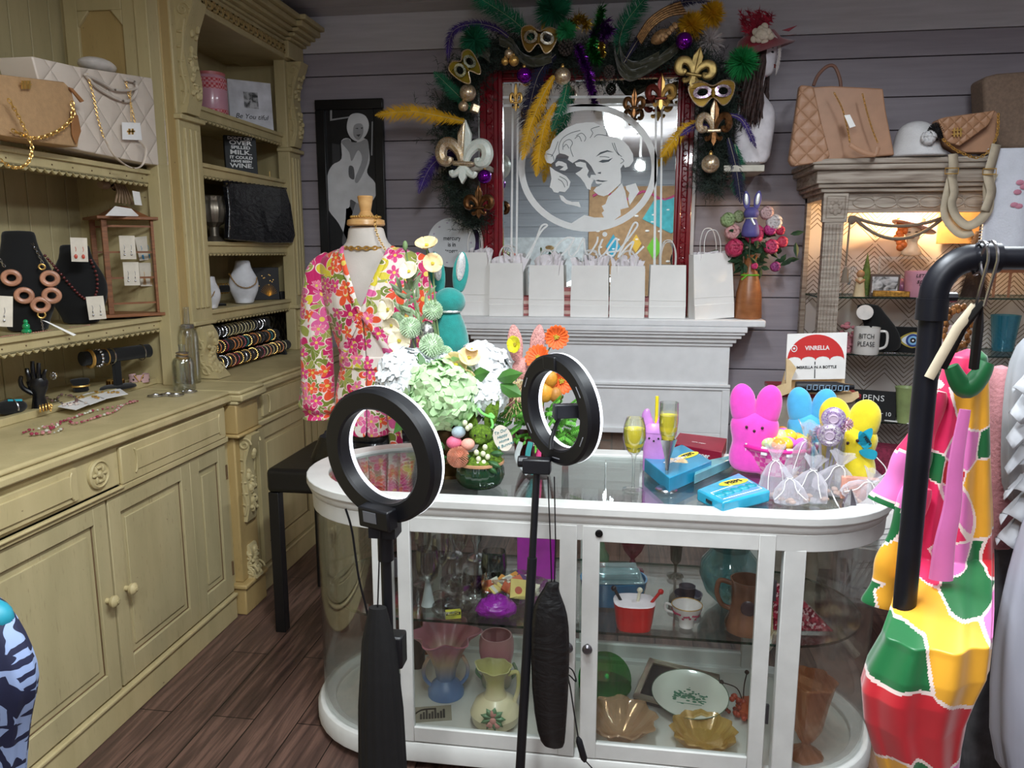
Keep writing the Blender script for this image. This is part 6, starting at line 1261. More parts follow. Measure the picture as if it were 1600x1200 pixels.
part('berries',m,mt((180,70,44),.4,var=.2),t); m = MB(); m.tube(smoothp([(0,0,20 * s),(-10 * s,0,44 * s),(-32 * s,0,50 * s)],5),1 * s,5); m.tube(smoothp([(0,0,20 * s),(0,0,50 * s),(3 * s,0,72 * s)],5),1 * s,5); m.ell((3 * s,0,74 * s),3.5 * s,8); m.ell((-34 * s,0,50 * s),4 * s,8); part('twigs',m,mt((50,36,30),.8),t)
# things on the floor behind the case
p = onz(1285,1010,.0);
t = thing('side_table','small cream round pedestal table behind the right end of the case','table',(.74,3.0,-.0)); m = MB(); m.lathe([(0,.60),(.17,.60),(.18,.61),(.18,.625),(0,.63)],32); part('table_top',m,mt((204,198,180),.5),t)
m = MB(); m.lathe([(.03,.08),(.035,.15),(.022,.22),(.036,.32),(.024,.42),(.034,.54),(.05,.6)],24); part('pedestal',m,mt((204,198,180),.5),t)
for k in range(3): a = k * 2.1 - .5; m = MB(); m.tube([(0,0,.14),(.12 * math.cos(a),.12 * math.sin(a),.09),(.2 * math.cos(a),.2 * math.sin(a),.012)],.016,8); part('leg',m,mt((204,198,180),.5),t)
t = thing('storage_basket','white plastic lattice basket holding papers behind the case','basket',(1.02,3.0,.25),-.2); m = MB()
for i in range(16):
 for s2 in (-1,1): m.tube([(-.17 + i * .0225 * 1.0,-.11,.01 if s2 > 0 else .16),(-.17 + (i + s2 * 3) * .0225 if 0 <= i + s2 * 3 <= 15 else (-.17 + i * .0225),-.12,.16 if s2 > 0 else .01)],.004,5)
m.b(-.18,.19,-.125,-.105,.155,.2); m.b(-.17,.18,-.12,.1,0,.01); m.b(-.18,-.17,-.12,.11,0,.2); m.b(.18,.19,-.12,.11,0,.2); m.b(-.18,.19,.1,.11,0,.2); part('lattice_body',m,mt((214,214,216),.5),t)
for k in range(4): m = MB(); m.box((0,0,.14),(.2,.002,.27)); m.m = 1; [m.box((0,-.0015,.08 + .02 * j),(.15,.0005,.004)) for j in range(8)]; o = solo('paper_leaflet',m,[PAPER,mt((150,150,150),.7)],['printed leaflet leaning left in the white basket','second printed leaflet in the white basket','third printed leaflet in the white basket','printed leaflet at the back of the white basket'][k],'leaflet',(1.0 + .03 * k,2.96 + .03 * k,.275),-.2); o.rotation_euler = (-.15,-.25 + .12 * k,-.2)
t = thing('low_stand','grey low storage stand under the white basket','stand',(1.02,3.02,0)); m = MB(); m.b(-.22,.24,-.15,.16,.23,.248); part('board',m,mt((120,116,116),.6),t,bev=.002)
for sx in (-.2,.21):
 for sy in (-.13,.13): m = MB(); m.cyl((sx,sy,0),.012,.23,10); part('leg',m,mt((120,116,116),.6),t)
# ================= ON THE CASE =================
def hyd(m,c,R,n=110,fl=.022,low=-.3):
 c = Vector(c)
 for k in range(n):
  z = 1 - (1 - low) * (k + .5) / n; rr = math.sqrt(max(0,1 - z * z)); a = k * 2.4; d = Vector((rr * math.cos(a),rr * math.sin(a),z)).normalized(); o = c + d * R * random.uniform(.84,1.07); d = (d + Vector((random.gauss(0,.3),random.gauss(0,.3),random.gauss(0,.3)))).normalized()
  n1 = d.cross(Vector((.2,.3,1))).normalized(); n2 = d.cross(n1); th = random.random() * 2
  for q in range(4):
   t_ = th + q * PI / 2; e = n1 * math.cos(t_) + n2 * math.sin(t_); g = d.cross(e); P = [o,o + e * fl * .45 + g * fl * .42 + d * fl * .12,o + e * fl * .95 + g * fl * .25 + d * fl * .05,o + e * fl * .95 - g * fl * .25 + d * fl * .05,o + e * fl * .45 - g * fl * .42 + d * fl * .12]
   m.add(P,[(0,1,2,3,4)])
def pom(m,c,R,n=240,w_=.0016,l=1):
 c = Vector(c)
 for k in range(n):
  z = 1 - 2 * (k + .5) / n; rr = math.sqrt(1 - z * z); d = Vector((rr * math.cos(k * 2.4),rr * math.sin(k * 2.4),z)); e = d.cross(Vector((0,1,.2))).normalized() * w_; g = d.cross(e)
  m.add([c + d * R * .5 - e * .5,c + d * R * .5 + e * .5,c + d * R * l + e,c + d * R * l - e],[(0,1,2,3)]); m.add([c + d * R * .5 - g * .5,c + d * R * .5 + g * .5,c + d * R * l + g,c + d * R * l - g],[(0,1,2,3)])
def poppy(m,mc,c,R,tilt=(0,-1,.3),n=5,r2=.25):
 c = Vector(c); d = Vector(tilt).normalized(); n1 = d.cross(Vector((.3,.1,1))).normalized(); n2 = d.cross(n1)
 for k in range(n):
  a = k * 2 * PI / n; e = n1 * math.cos(a) + n2 * math.sin(a); g = d.cross(e); w_ = R * min(.75,3.6 / n); vs = []
  for i in range(5):
   for j in range(5):
    x,y = j / 4 - .5,i / 4; vs.append(c + e * R * y * (1 - .15 * (2 * x) ** 2) + g * x * w_ * 2 * math.sin(.3 + y * 1.6) * .8 + d * R * (.45 * y * y + .06 * math.sin(x * 12)))
  m.add(vs,[(i * 5 + j,i * 5 + j + 1,i * 5 + j + 6,i * 5 + j + 5) for i in range(4) for j in range(4)])
 for k in range(14): mc.ell(c + n1 * R * r2 * .6 * math.cos(k * 2.4) * (k / 14) + n2 * R * r2 * .6 * math.sin(k * 2.4) * (k / 14) + d * R * .18,R * .07,6,nr=4)
MINT = mt((196,232,176),.7,var=.1,vs=30,name='mint_petals'); WPET = mt((244,248,250),.7,var=.05,vs=30,name='white_petals'); PEACH = mt((248,214,160),.7,var=.12,vs=50,name='peach_petals'); CREAMF = mt((246,234,204),.7,var=.08,vs=40,name='cream_petals'); STEM = mt((120,146,96),.7,var=.2)
MOSS = mt((96,128,30),.95,var=.3,vs=120,bump=.6,bs=300,name='green_moss')
def F(px,py,Y): return at(px,py,Y=Y)
# brass urn with hydrangea arrangement
p,r0,s = G(700,738,TZ); t = thing('brass_urn','dark brass footed urn holding hydrangeas on the left of the display case','urn',p); s = s
m = MB(); m.lathe([(r * s,h * s) for r,h in ((40,0),(42,6),(34,12),(22,20),(20,30),(34,40),(46,48),(49,62),(45,76),(52,84),(54,96),(50,96),(44,80),(0,70))],40,cap1=False); part('urn_body',m,mt((96,74,44),.3,.85,var=.35,vs=9,name='dark_brass'),t)
q = p + Vector((0,0,92 * s)); YU = p.y
a_ = thing('flower_arrangement','arrangement of white and green hydrangeas, pompoms and peach poppies in the brass urn','flowers',q)
def add(nm,mat,fn,**k):
 m = MB(); fn(m); m.v = [tuple(Vector(v) - q) for v in m.v]; return part(nm,m,mat,a_,**k)
for (a,b,R_,mm,fl,dy) in ((638,594,44,WPET,.026,-.06),(690,620,50,MINT,.034,-.11),(752,582,42,WPET,.026,.03),(754,612,36,WPET,.026,-.05),(690,588,36,WPET,.026,.0)): add('hydrangea',mm,lambda m: (m.ell(F(a,b,YU + dy),R_ * s * .8,14),hyd(m,F(a,b,YU + dy),R_ * s,230,fl,-.75)),smooth=0)
PMT = mt((216,240,206),.8,var=.2,vs=80,name='mint_pompom')
for a,b,R_,dy in ((674,540,19,-.04),(641,512,17,0),(676,485,16,.02),(695,553,13,0),(622,497,10,.03)): add('pompom_flower',PMT,lambda m: (pom(m,F(a,b,YU + dy),R_ * s),m.ell(F(a,b,YU + dy),R_ * s * .62,12)),smooth=0)
for a,b,R_,mm,tl in ((667,385,15,PEACH,(0,-.6,1)),(676,412,13,PEACH,(.3,-1,.3)),(608,484,15,CREAMF,(-.5,-1,.3)),(612,508,12,CREAMF,(0,-1,-.2)),(624,532,15,CREAMF,(.2,-1,0)),(714,570,17,PEACH,(-.2,-1,.1)),(733,560,14,PEACH,(.3,-.8,.7)),(727,590,15,PEACH,(.1,-1,-.3)),(737,546,8,CREAMF,(.2,-.5,1)),(640,425,13,CREAMF,(-.2,-1,.6))):
 m = MB(); mc = MB(); poppy(m,mc,F(a,b,YU - .1 if b > 540 else YU),R_ * s * 1.15,tl)
 for z_ in (m,mc): z_.v = [tuple(Vector(v) - q) for v in z_.v]
 o = part('poppy',m,mm,a_,thick=.0006); part('stamen',mc,mt((206,190,60),.7),o)
m = MB()
for a,b in ((667,390),(676,415),(608,486),(624,532),(674,540),(641,512),(676,485),(640,428),(633,385)): m.tube([q - q + Vector((0,.02,0)),(F(a,b + 30,YU + .02) - q) * .8,F(a,b,YU + .012) - q],.0028,6)
m.ell(F(633,384,YU) - q,(.008,.008,.016),8); part('stem',m,STEM,a_)
m = MB()
for k in range(34): leafm(m,F(random.uniform(628,672),random.uniform(440,520),YU + .03) - q,(random.uniform(-.8,.8),-.3,random.uniform(.2,1)),30 * s,7 * s)
part('dusty_leaves',m,mt((166,186,150),.8,var=.2),a_); m = MB()
for a,b,dx,dz in ((645,640,-.6,-.8),(735,590,.5,.2),(776,592,1,.3),(640,565,-.2,-1),(655,550,.1,-1),(655,632,-1,-.5),(780,600,.8,-.3)): leafm(m,F(a,b,YU - .09) - q,(dx,-.4,dz),46 * s,22 * s)
part('green_leaves',m,mt((70,120,50),.5,var=.2),a_)
bp = F(703,554,YU + .07); t,h = bunny(703,552,2.5,0,158,mt((16,128,122),.9,var=.08,vs=60,bump=.3,bs=300,name='teal_flock',sheen=.5),'teal flocked rabbit with jewelled ears rising behind the hydrangeas',RH,q=bp)
m = MB(); torus(m,(0,0,.43 * h),.108 * h,.014 * h,seg=30); part('jewelled_collar',m,RH,t); m = MB(); m.tube([(0,0,-.12),(0,0,.02)],.006,8); part('support_stick',m,WD,t)
for e in [o for o in t.children if o.name.startswith('ear')]:
 for i in e.children: i.scale = (1.0,1.3,1.05)
q2 = F(667,520,YU + .02); m = MB(); m.ell((0,0,0),(.028,.028,.038),20,nr=14); solo('mosaic_egg',m,glitter((90,90,100),160,.9,'mirror_mosaic'),'dark mirror-mosaic egg nestled beside the teal rabbit','egg',q2)
# green pot with moss rabbit
p,r0,s = G(750,758,TZ); t = thing('ceramic_pot','dark green ribbed ceramic pot with moss at the front of the case','pot',p,r0); m = MB(); m.lathe([(r * s,h * s) for r,h in ((26,0),(32,4),(38,16),(37,28),(34,36),(31,36),(30,30),(0,30))],64,wob=lambda a,z,i: 1 + .02 * math.cos(20 * a),cap1=False); part('glazed_body',m,mt((24,52,32),.12,var=.2,coat=.7,name='green_glaze'),t)
m = MB(); m.lathe([(32 * s,34 * s),(38 * s,37 * s),(38 * s,40 * s),(30 * s,41 * s)],40); part('terracotta_rim',m,mt((190,140,104),.7),t); m = MB(); m.ell((0,0,40 * s),(36 * s,34 * s,12 * s),24)
for k in range(500): a = random.random() * 6.28; rr = random.uniform(0,38) * s; b0 = Vector((rr * math.cos(a),rr * math.sin(a),42 * s)); e = Vector((random.gauss(0,1),random.gauss(0,1),random.random())).normalized() * .012; m.add([b0,b0 + Vector((.0015,0,0)),b0 + e],[(0,1,2)])
part('moss',m,MOSS,t,smooth=0); u = s; f = lambda a,b,y=0: Vector(((a - 750) * u,y * u,(758 - b) * u))
t2 = thing('moss_rabbit','bright green moss rabbit figure with upright ears sitting in the green pot','rabbit',p,r0); m = MB(); m.loft([(f(764,0).x,0,40 * u,22 * u,16 * u),(f(764,0).x,0,54 * u,21 * u,15 * u),(f(764,0).x,0,66 * u,15 * u,12 * u),(f(764,0).x,0,72 * u,10 * u,10 * u)],20); part('body',m,MOSS,t2,sub=1)
m = MB(); m.ell(f(752,676,-3),(18 * u,16 * u,16 * u),20); m.ell(f(750,683,-15),(8 * u,7 * u,6 * u),14); hd = part('head',m,MOSS,t2)
for c_,tp,w_ in ((f(742,665),f(722,628,4),9),(f(764,664),f(775,613,4),9)):
 m = MB(); P = smoothp([c_,c_.lerp(tp,.5) + Vector((0,-2 * u,0)),tp],6); m.tube(P,[w_ * u * (.35 + .8 * math.sin(PI * min(.95,.15 + i / len(P) * .85))) for i in range(len(P))],12,flat=.35); part('ear',m,MOSS,t2)
for a in (743,760): m = MB(); m.ell(f(a,674,-17.5),1.8 * u,8); part('eye',m,BLACK,hd)
for a,b in ((748,706),(766,710)): m = MB(); m.ell(f(a,b,-14),(9 * u,7 * u,5 * u),12); part('paw',m,MOSS,t2)
m = MB(); m.tube(smoothp([f(748,634,-8),f(756,642,-12),f(772,648,-12),f(766,642,-10),f(770,658,-13),f(768,664,-14)],5),2 * u,6); part('ribbon',m,mt((130,220,110),.4),t2)
q3 = p + Matrix.Rotation(r0,3,'Z') @ f(785,678,-20); t3 = thing('oval_tag','white oval wooden tag with teal handwriting hanging by the moss rabbit','tag',q3,r0 + .1); t3.rotation_euler[1] = -.35; m = MB(); m.lathe([(0,-.0015),(1,-.0015),(1,.0015),(0,.0015)],32,T(rx=PI / 2,s=(14 * u,1,21 * u)) if False else T(rx=PI / 2) @ T(s=(14 * u,21 * u,1))); part('tag_board',m,mt((226,216,200),.6),t3)
for k,tx in enumerate(('To Our','Happy','Home','& Bunnies')): text(tx,6.5 * u,mt((30,120,130),.5),t3,T(0,-.0022,(11 - k * 7.5) * u),shear=.3)
for a,b,r_,cc,lb in ((718,668,11,(170,186,196),'pale blue speckled egg in the green pot'),(711,684,12,(226,110,140),'bright pink speckled egg in the green pot'),(732,687,11,(232,168,150),'peach speckled egg in the green pot')): m = MB(); m.ell((0,0,0),(r_ * u,r_ * u * .85,r_ * u * .85),18); solo('egg',m,mt(cc,.6,var=.06,vs=200),lb,'egg',p + Matrix.Rotation(r0,3,'Z') @ f(a,b,-20),r0 + .3)
m = MB(); pom(m,(0,0,0),17 * u,420,.0014); m.ell((0,0,0),11 * u,12); solo('pompom_bloom',m,mt((232,168,140),.8,var=.15,vs=60),'peach pompom flower at the front rim of the green pot','flower',p + Matrix.Rotation(r0,3,'Z') @ f(717,705,-26),r0,smooth=0)
t4 = thing('berry_sprig','white berries with green leaves at the front of the green pot','sprig',p + Matrix.Rotation(r0,3,'Z') @ f(755,708,-28),r0); m = MB()
for a,b in ((745,698),(758,690),(755,700),(762,705),(748,708),(756,714),(747,716),(736,657),(728,652),(732,660)): m.ell((f(a,b) - f(755,708)),(4 * u,4 * u,4.6 * u),10)
part('berries',m,mt((222,226,190),.4),t4); m = MB()
for a,b,dx,dz in ((765,700,1,.1),(762,712,1,-.4),(738,704,-1,0),(700,712,-1,.3),(698,694,-.8,1),(702,704,-1,-.2),(760,716,.8,-.7),(694,700,-.6,.8)): leafm(m,f(a,b) - f(755,708),(dx,-.4,dz),24 * u,10 * u)
part('leaves',m,mt((52,96,52),.5,var=.2),t4,thick=.0006)
# orange arrangement
p,r0,s = G(835,735,TZ); t = thing('glass_vase','dark ribboned glass vase holding the gerbera arrangement','vase',p,r0); m = MB(); m.lathe([(r * s,h * s) for r,h in ((20,0),(24,6),(30,26),(34,56),(32,58),(20,12),(0,6))],32,cap1=False); part('vase_body',m,tinted((110,30,50),.6),t)
for k,cc in ((0,(190,196,196)),(1,(60,150,150)),(2,(206,60,120)),(3,(196,200,200))):
 m = MB(); P = smoothp([Vector(((-20 + 14 * k) * s,-34 * s,54 * s)),Vector(((-26 + 16 * k) * s,-36 * s,30 * s)),Vector(((-10 + 9 * k) * s,-34 * s,4 * s))],6); m.tube(P,4 * s,6,flat=.25); part('ribbon_tail',m,mt(cc,.3,sheen=.4),t)
q = p + Vector((0,0,56 * s)); YG = p.y; a_ = thing('gerbera_arrangement','arrangement of orange gerberas, greenery and speckled eggs behind the right ring light','flowers',q)
m = MB()
for k in range(84):
 o = F(random.uniform(782,895),random.uniform(632,700),YG + random.uniform(-.06,.06)); d = Vector((o.x - q.x,-.1,random.uniform(-.05,.12))).normalized()
 for j in range(11):
  b0 = o + d * j * .008 - q
  for sd in (-1,1): leafm(m,b0,(d.x * .5 + sd * .2,-.5,d.z + sd * .8),.018,.006)
part('fern',m,mt((96,170,60),.5,var=.25,vs=50),a_)
OR = mt((242,106,40),.6,var=.12,vs=50,name='orange_petals')
for a,b,R_,tl,mm in ((869,527,17,(.2,-1,.1),OR),(842,560,18,(-.3,-.8,.5),OR),(876,595,18,(.5,-.9,.0),OR),(806,538,12,(-.6,-1,.1),mt((224,214,40),.6,var=.1))):
 m = MB(); mc = MB(); poppy(m,mc,F(a,b,YG - .03) - q,R_ * s * 1.1,tl,16 if mm is OR else 6,.4); o = part('gerbera',m,mm,a_,thick=.0006); part('flower_centre',mc,mt((190,170,50),.7),o)
m = MB(); m.tube(smoothp([F(869,530,YG) - q,F(852,560,YG) - q,F(850,620,YG) - q],5),.0022,6); part('stem',m,STEM,a_)
m = MB(); pom(m,F(805,625,YG - .05) - q,33 * s,150,.0016,1.0); part('spider_mum',m,mt((226,208,160),.7,var=.15),a_,smooth=0)
m = MB(); pom(m,F(812,612,YG - .03) - q,18 * s,90,.0013); part('spider_mum',m,mt((226,208,160),.7,var=.15),a_,smooth=0)
for a,b,r_,cc,lb in ((852,613,14,(226,156,50),'largest speckled orange egg seen through the right ring light'),(860,592,12,(206,140,40),'upper speckled ochre egg seen through the right ring light'),(868,617,11,(176,120,50),'brown speckled egg right of the orange egg'),(840,628,10,(230,206,60),'yellow egg lowest in the right ring light')): m = MB(); m.ell((0,0,0),(r_ * s * .9,r_ * s * .85,r_ * s * 1.1),18); solo('egg',m,mt(cc,.5,var=.08,vs=150),lb,'egg',F(a,b,YG - .06))
PG = mt((248,168,162),.6,var=.3,vs=260,bump=.8,bs=500,name='pink_glitter'); bp = F(822,655,YG + .02); t,h = bunny(822,655,2.5,0,148,PG,'pink glitter rabbit with silver collar in the gerbera arrangement',PG,q=bp); m = MB(); torus(m,(0,0,.43 * h),.108 * h,.016 * h,seg=30); part('silver_collar',m,RH,t)
# mimosas
OJ = mt((246,226,70),.25,var=.03,name='orange_juice',sss=.0)
t,p,s = THING('mimosa_glass','stemmed wine glass filled with yellow juice left of the champagne flute','glass',989,766,TZ,[(0,0),(17,0),(17,2),(3,4),(2,10),(2,46),(4,56),(13,66),(18,84),(17,102),(13,116),(12.4,116),(16.4,102),(17.4,84),(12,68),(0,60)],GWARE,pname='glass_body'); m = MB(); m.lathe([(0,59 * s),(9 * s,63 * s),(14.5 * s,74 * s),(17 * s,88 * s),(16 * s,99 * s),(0,99 * s)],28); part('juice',m,OJ,t)
t,p,s = THING('champagne_flute','champagne flute with jewelled stem filled with yellow juice','glass',1041,764,TZ,[(0,0),(17,0),(17,2),(3,4),(2,12),(3,40),(4,66),(9,78),(13,88),(15,108),(14.5,138),(14,138),(14.4,108),(12,88),(0,76)],GWARE,pname='glass_body'); m = MB(); m.lathe([(0,77 * s),(9 * s,80 * s),(13.4 * s,96 * s),(13.8 * s,118 * s),(0,118 * s)],28); part('juice',m,OJ,t); m = MB(); m.lathe([(2.2 * s,30 * s),(4 * s,50 * s),(8 * s,66 * s),(12 * s,80 * s),(10.5 * s,80 * s),(2 * s,60 * s)],10,wob=lambda a,z,i: 1 + .18 * math.cos(5 * a)); m.lathe([(17.5 * s,0),(16 * s,2.2 * s),(4 * s,4 * s)],20,cap0=False,cap1=False); part('metal_stem',m,SILVER,t)
def plush(px,py,Y,wpx,hpx,col,lab,z=TZ,rz=0,ears=1.0):
 p_ = onz(px,py,z) if Y is None else ony(px,Y,z); s_ = mpp(p_); w_,h = wpx * s_ / 2,hpx * s_; t_ = thing('plush_rabbit',lab,'plush toy',p_,face(p_) + rz); mat_ = mt(col,.9,var=.06,vs=30,bump=.15,bs=200,name='plush_fabric',sheen=.6); m_ = MB()
 m_.loft([(0,0,.0 * h,w_ * .5,w_ * .38),(0,0,.03 * h,w_ * .78,w_ * .5),(0,0,.12 * h,w_ * .92,w_ * .58),(0,0,.25 * h,w_ * .86,w_ * .56),(0,0,.34 * h,w_ * .76,w_ * .48),(0,0,.42 * h,w_ * .84,w_ * .52),(0,0,.52 * h,w_ * .9,w_ * .5),(0,0,.6 * h,w_ * .86,w_ * .42),(0,0,.66 * h,w_ * .66,w_ * .3),(0,0,.69 * h,w_ * .4,w_ * .16)],32); part('body',m_,mat_,t_,sub=1)
 for sx in (-1,1): m_ = MB(); K = T(sx * w_ * .36,0,.55 * h,ry=sx * .13); m_.loft([(0,0,0,w_ * .42,w_ * .3),(0,0,.12 * h,w_ * .47,w_ * .32),(0,0,.25 * h,w_ * .5,w_ * .3),(0,0,.36 * h,w_ * .42,w_ * .24),(0,0,.43 * h,w_ * .24,w_ * .14),(0,0,.455 * h,w_ * .06,w_ * .04)],24,K); part('ear',m_,mat_,t_,sub=1)
 for x_,z_ in ((-.28,.54),(.28,.54),(0,.5)): m_ = MB(); m_.ell((x_ * w_,-w_ * .5,z_ * h),w_ * .055,8); part('eye' if x_ else 'nose',m_,mt((60,30,30),.4),t_)
 return t_,p_,s_
plush(1175,738,2.5,82,138,(236,70,190),'large hot pink plush rabbit behind the pink basket',ears=1)
plush(1262,722,2.56,78,128,(70,170,220),'sky blue plush rabbit between the pink and yellow ones')
t,p,s = plush(1320,748,2.44,96,130,(240,216,30),'yellow plush rabbit with blue tags at the right of the case')
for k,(dx,dz,rt,sz) in enumerate(((18,66,.5,24),(28,62,-.5,22),(40,50,-1.4,20))):
 m = MB(); m.prism([(v.x,v.z) for v in smoothp([(-6 * s,0,0),(-7 * s,0,sz * .7 * s),(0,0,sz * 1.2 * s),(7 * s,0,sz * .7 * s),(6 * s,0,0)],4,closed=True)],.001,M=T(dx * s,-24 * s,dz * s,ry=rt)); part('ear_tag',m,mt((30,166,196),.4),t)
text('PEEPS',6 * s,INK,t,T(27 * s,-25 * s,72 * s,ry=.9),bold=.0004)
# purple rabbit cup
p,r0,s = G(1021,735,TZ); t = thing('rabbit_cup','lilac plastic rabbit-shaped cup with yellow straw behind the mimosas','cup',p,r0); m = MB(); m.loft([(0,0,0,15 * s,10 * s),(0,0,2 * s,17 * s,12 * s),(0,0,40 * s,17 * s,12 * s),(0,0,62 * s,16 * s,12 * s)],24,pw=.6); LIL = mt((206,140,214),.3); part('cup_body',m,LIL,t)
m = MB(); m.loft([(0,0,62 * s,17 * s,13 * s),(0,0,70 * s,16 * s,12 * s),(0,0,76 * s,10 * s,8 * s)],24,pw=.7); m.tube(smoothp([(-9 * s,0,70 * s),(-13 * s,0,86 * s),(-12 * s,0,98 * s)],5),[7 * s,8 * s,8.5 * s,8.5 * s,8 * s,7.5 * s,7 * s,6 * s,5 * s,3.5 * s,1 * s],12,flat=.6); m.tube(smoothp([(8 * s,0,70 * s),(11 * s,0,82 * s),(11 * s,0,92 * s)],5),[7 * s,8 * s,8.5 * s,8.5 * s,8 * s,7.5 * s,7 * s,6 * s,5 * s,3.5 * s,1 * s],12,flat=.6); part('eared_lid',m,LIL,t)
for x_,z_ in ((-8,54),(6,54),(-1,50)): m = MB(); m.ell((x_ * s,-12 * s,z_ * s),1.6 * s,8); part('face_dot',m,INK,t)
m = MB(); m.cyl((2 * s,0,70 * s),2.6 * s,48 * s,12); part('straw',m,mt((236,214,40),.35),t)
# candy boxes
def cbox(pts,z0,h,lab,matt,face_=None,name='candy_box',bev=.002):
 P = [onz(a,b,z0 + h) for a,b in pts]; c = sum(P,Vector()) / 4; c.z = z0; t_ = thing(name,lab,'box',c); m_ = MB(); Q = [(q_.x - c.x,q_.y - c.y) for q_ in P]; m_.rings([[(a,b,0) for a,b in Q],[(a,b,h) for a,b in Q]]); part('carton',m_,matt,t_,bev=bev)
 e = (P[1] - P[0]); th = math.atan2(e.y,e.x); return t_,Q,th,h
def toplabel(t_,Q,th,h,uv,txt,size,mat,bold=0,bg=None,bgs=(.5,.3),sx=1):
 a,b,c,d = [Vector((*q_,h)) for q_ in Q]; o = a.lerp(b,uv[0]).lerp(d.lerp(c,uv[0]),uv[1]) + Vector((0,0,.001)); M_ = Matrix.Translation(o) @ Euler((-PI / 2,0,0)).to_matrix().to_4x4(); M_ = Matrix.Translation(o) @ Euler((0,0,th)).to_matrix().to_4x4() @ Euler((-PI / 2,0,0)).to_matrix().to_4x4()
 if bg: m_ = MB(); m_.ell((0,0,0),(bgs[0] * size * len(txt),.0008,bgs[1] * size * 2),20,M_,nr=6); part('oval_badge',m_,bg,t_)
 text(txt,size,mat,t_,M_ @ T(0,-.001,0),bold=bold,sx=sx)
 return M_
YEL = mt((240,214,60),.4)
t,Q,th,h = cbox([(1046,668),(1140,690),(1138,682),(1060,660)],TZ,.05,'x',BLACK) if False else (0,0,0,0)
t,Q,th,h = cbox([(1050,693),(1128,706),(1136,685),(1062,676)],TZ,.045,'maroon soda-flavoured candy box at the back of the stack',mt((140,24,50),.4)); toplabel(t,Q,th,h,(.5,.35),'zero sugar',.012,mt((226,200,200),.5),.0002); text('Dr Pepper',.022,WHITEINK,t,Matrix.Translation((Vector((*Q[0],0)) + Vector((*Q[1],0))) / 2 + Vector((.0,-.002,.022))) @ T(rz=th),shear=.2,bold=.0004)
t,Q,th,h = cbox([(1085,742),(1140,718),(1148,710),(1090,722)],TZ,.03,'pale teal wrapped candy box under the stack',mt((100,170,180),.25,coat=.5),name='wrapped_box')
t,Q,th,h = cbox([(1007,716),(1046,747),(1112,720),(1066,694)],TZ + .0,.045,'blue treat-flavoured candy box, crisped rice print, behind the champagne flute',mt((26,140,180),.35,coat=.4)); th2 = math.atan2(Q[2][1] - Q[1][1],Q[2][0] - Q[1][0])
M_ = toplabel(t,Q,th2,h,(.5,.78),'PEEPS',.025,INK,.0006,YEL,(.48,.42)); toplabel(t,Q,th2,h,(.5,.58),'rice krispies',.016,WHITEINK,.0003); toplabel(t,Q,th2,h,(.5,.42),'TREATS',.027,WHITEINK,.0008)
m = MB()
for k in range(12): m.ell((random.uniform(-.04,.02),random.uniform(-.03,.01),h),(.014,.01,.002),10,nr=4)
part('treat_picture',m,mt((226,196,150),.6,var=.15,vs=90),t)
t,Q,th,h = cbox([(1089,764),(1130,785),(1204,766),(1154,738)],TZ,.035,'turquoise marshmallow candy pack lying at the front edge of the case',mt((46,172,210),.25,coat=.5),bev=.006); th2 = math.atan2(Q[2][1] - Q[1][1],Q[2][0] - Q[1][0])
toplabel(t,Q,th2,h,(.3,.66),'PEEPS',.026,INK,.0006,YEL,(.46,.42)); m = MB()
a_,b_,c_,d_ = [Vector((*q_,h)) for q_ in Q]; A = lambda u_,v: a_.lerp(b_,u_).lerp(d_.lerp(c_,u_),v)
for k in range(5): m.ell(A(.62,.16 + .17 * k),(.018,.014,.006),12,nr=6)
part('window_candies',m,mt((20,150,170),.4),t); m = MB(); m.tube([A(.4,.08),A(.85,.08),A(.85,.92),A(.4,.92)],.0012,4,closed=True); part('window_outline',m,WHITEINK,t)
text('PEEPS',.012,INK,t,Matrix.Translation((Vector((*Q[0],0)) + Vector((*Q[1],0))) / 2 + Vector((-.002,-.004,.018))) @ T(rz=th),bold=.0005)
# pink basket with eggs
p,r0,s = G(1212,735,TZ); t = thing('woven_basket','hot pink woven basket filled with pastel plastic eggs','basket',p,r0)
def weave():
 t_ = NT('pink_weave'); ch = t_.n('TexChecker'); ch.inputs['Scale'].default_value = 62; t_.l(t_.co(),ch.inputs[0]); ch.inputs[1].default_value = lin((226,60,160)); ch.inputs[2].default_value = lin((238,150,190)); t_.set(color=ch.outputs[0],rough=.5); t_.bump(ch.outputs[1],.6,.004); return t_.m
m = MB(); m.lathe([(38 * s,0),(48 * s,18 * s),(56 * s,40 * s),(57 * s,46 * s),(54 * s,46 * s),(44 * s,16 * s),(0,6 * s)],48,cap1=False); part('woven_body',m,weave(),t); m = MB(); torus(m,(0,0,44 * s),57 * s,3.5 * s,seg=48); part('rim',m,mt((226,40,150),.4),t)
for k in range(10): a = k * PI / 5; m = MB(); m.box((57 * s * math.cos(a),57 * s * math.sin(a),43 * s),(4 * s,9 * s,12 * s),rz=a); part('rim_stitch',m,WHITEINK,t)
EG = [(214,110,210),(244,210,50),(196,226,150),(248,160,60),(214,110,210),(240,214,60)]
for k in range(24):
 a = k * 2.4; rr = (7 + 2.0 * k) * s if k < 20 else 30 * s; zz = (46 + (12 if k < 7 else 4)) * s; c_ = EG[k % 6]; m = MB(); m.ell((0,0,0),(13 * s,11 * s,10.5 * s),18); o = solo('plastic_egg',m,mt(c_,.25,var=0,coat=.4),['orchid purple','yellow','mint green','orange','lilac','lemon yellow'][k % 6] + ' plastic egg in the pink woven basket','egg',p + Vector((min(rr,44 * s) * math.cos(a),min(rr,44 * s) * math.sin(a),zz)),a,'plastic eggs in the pink basket')
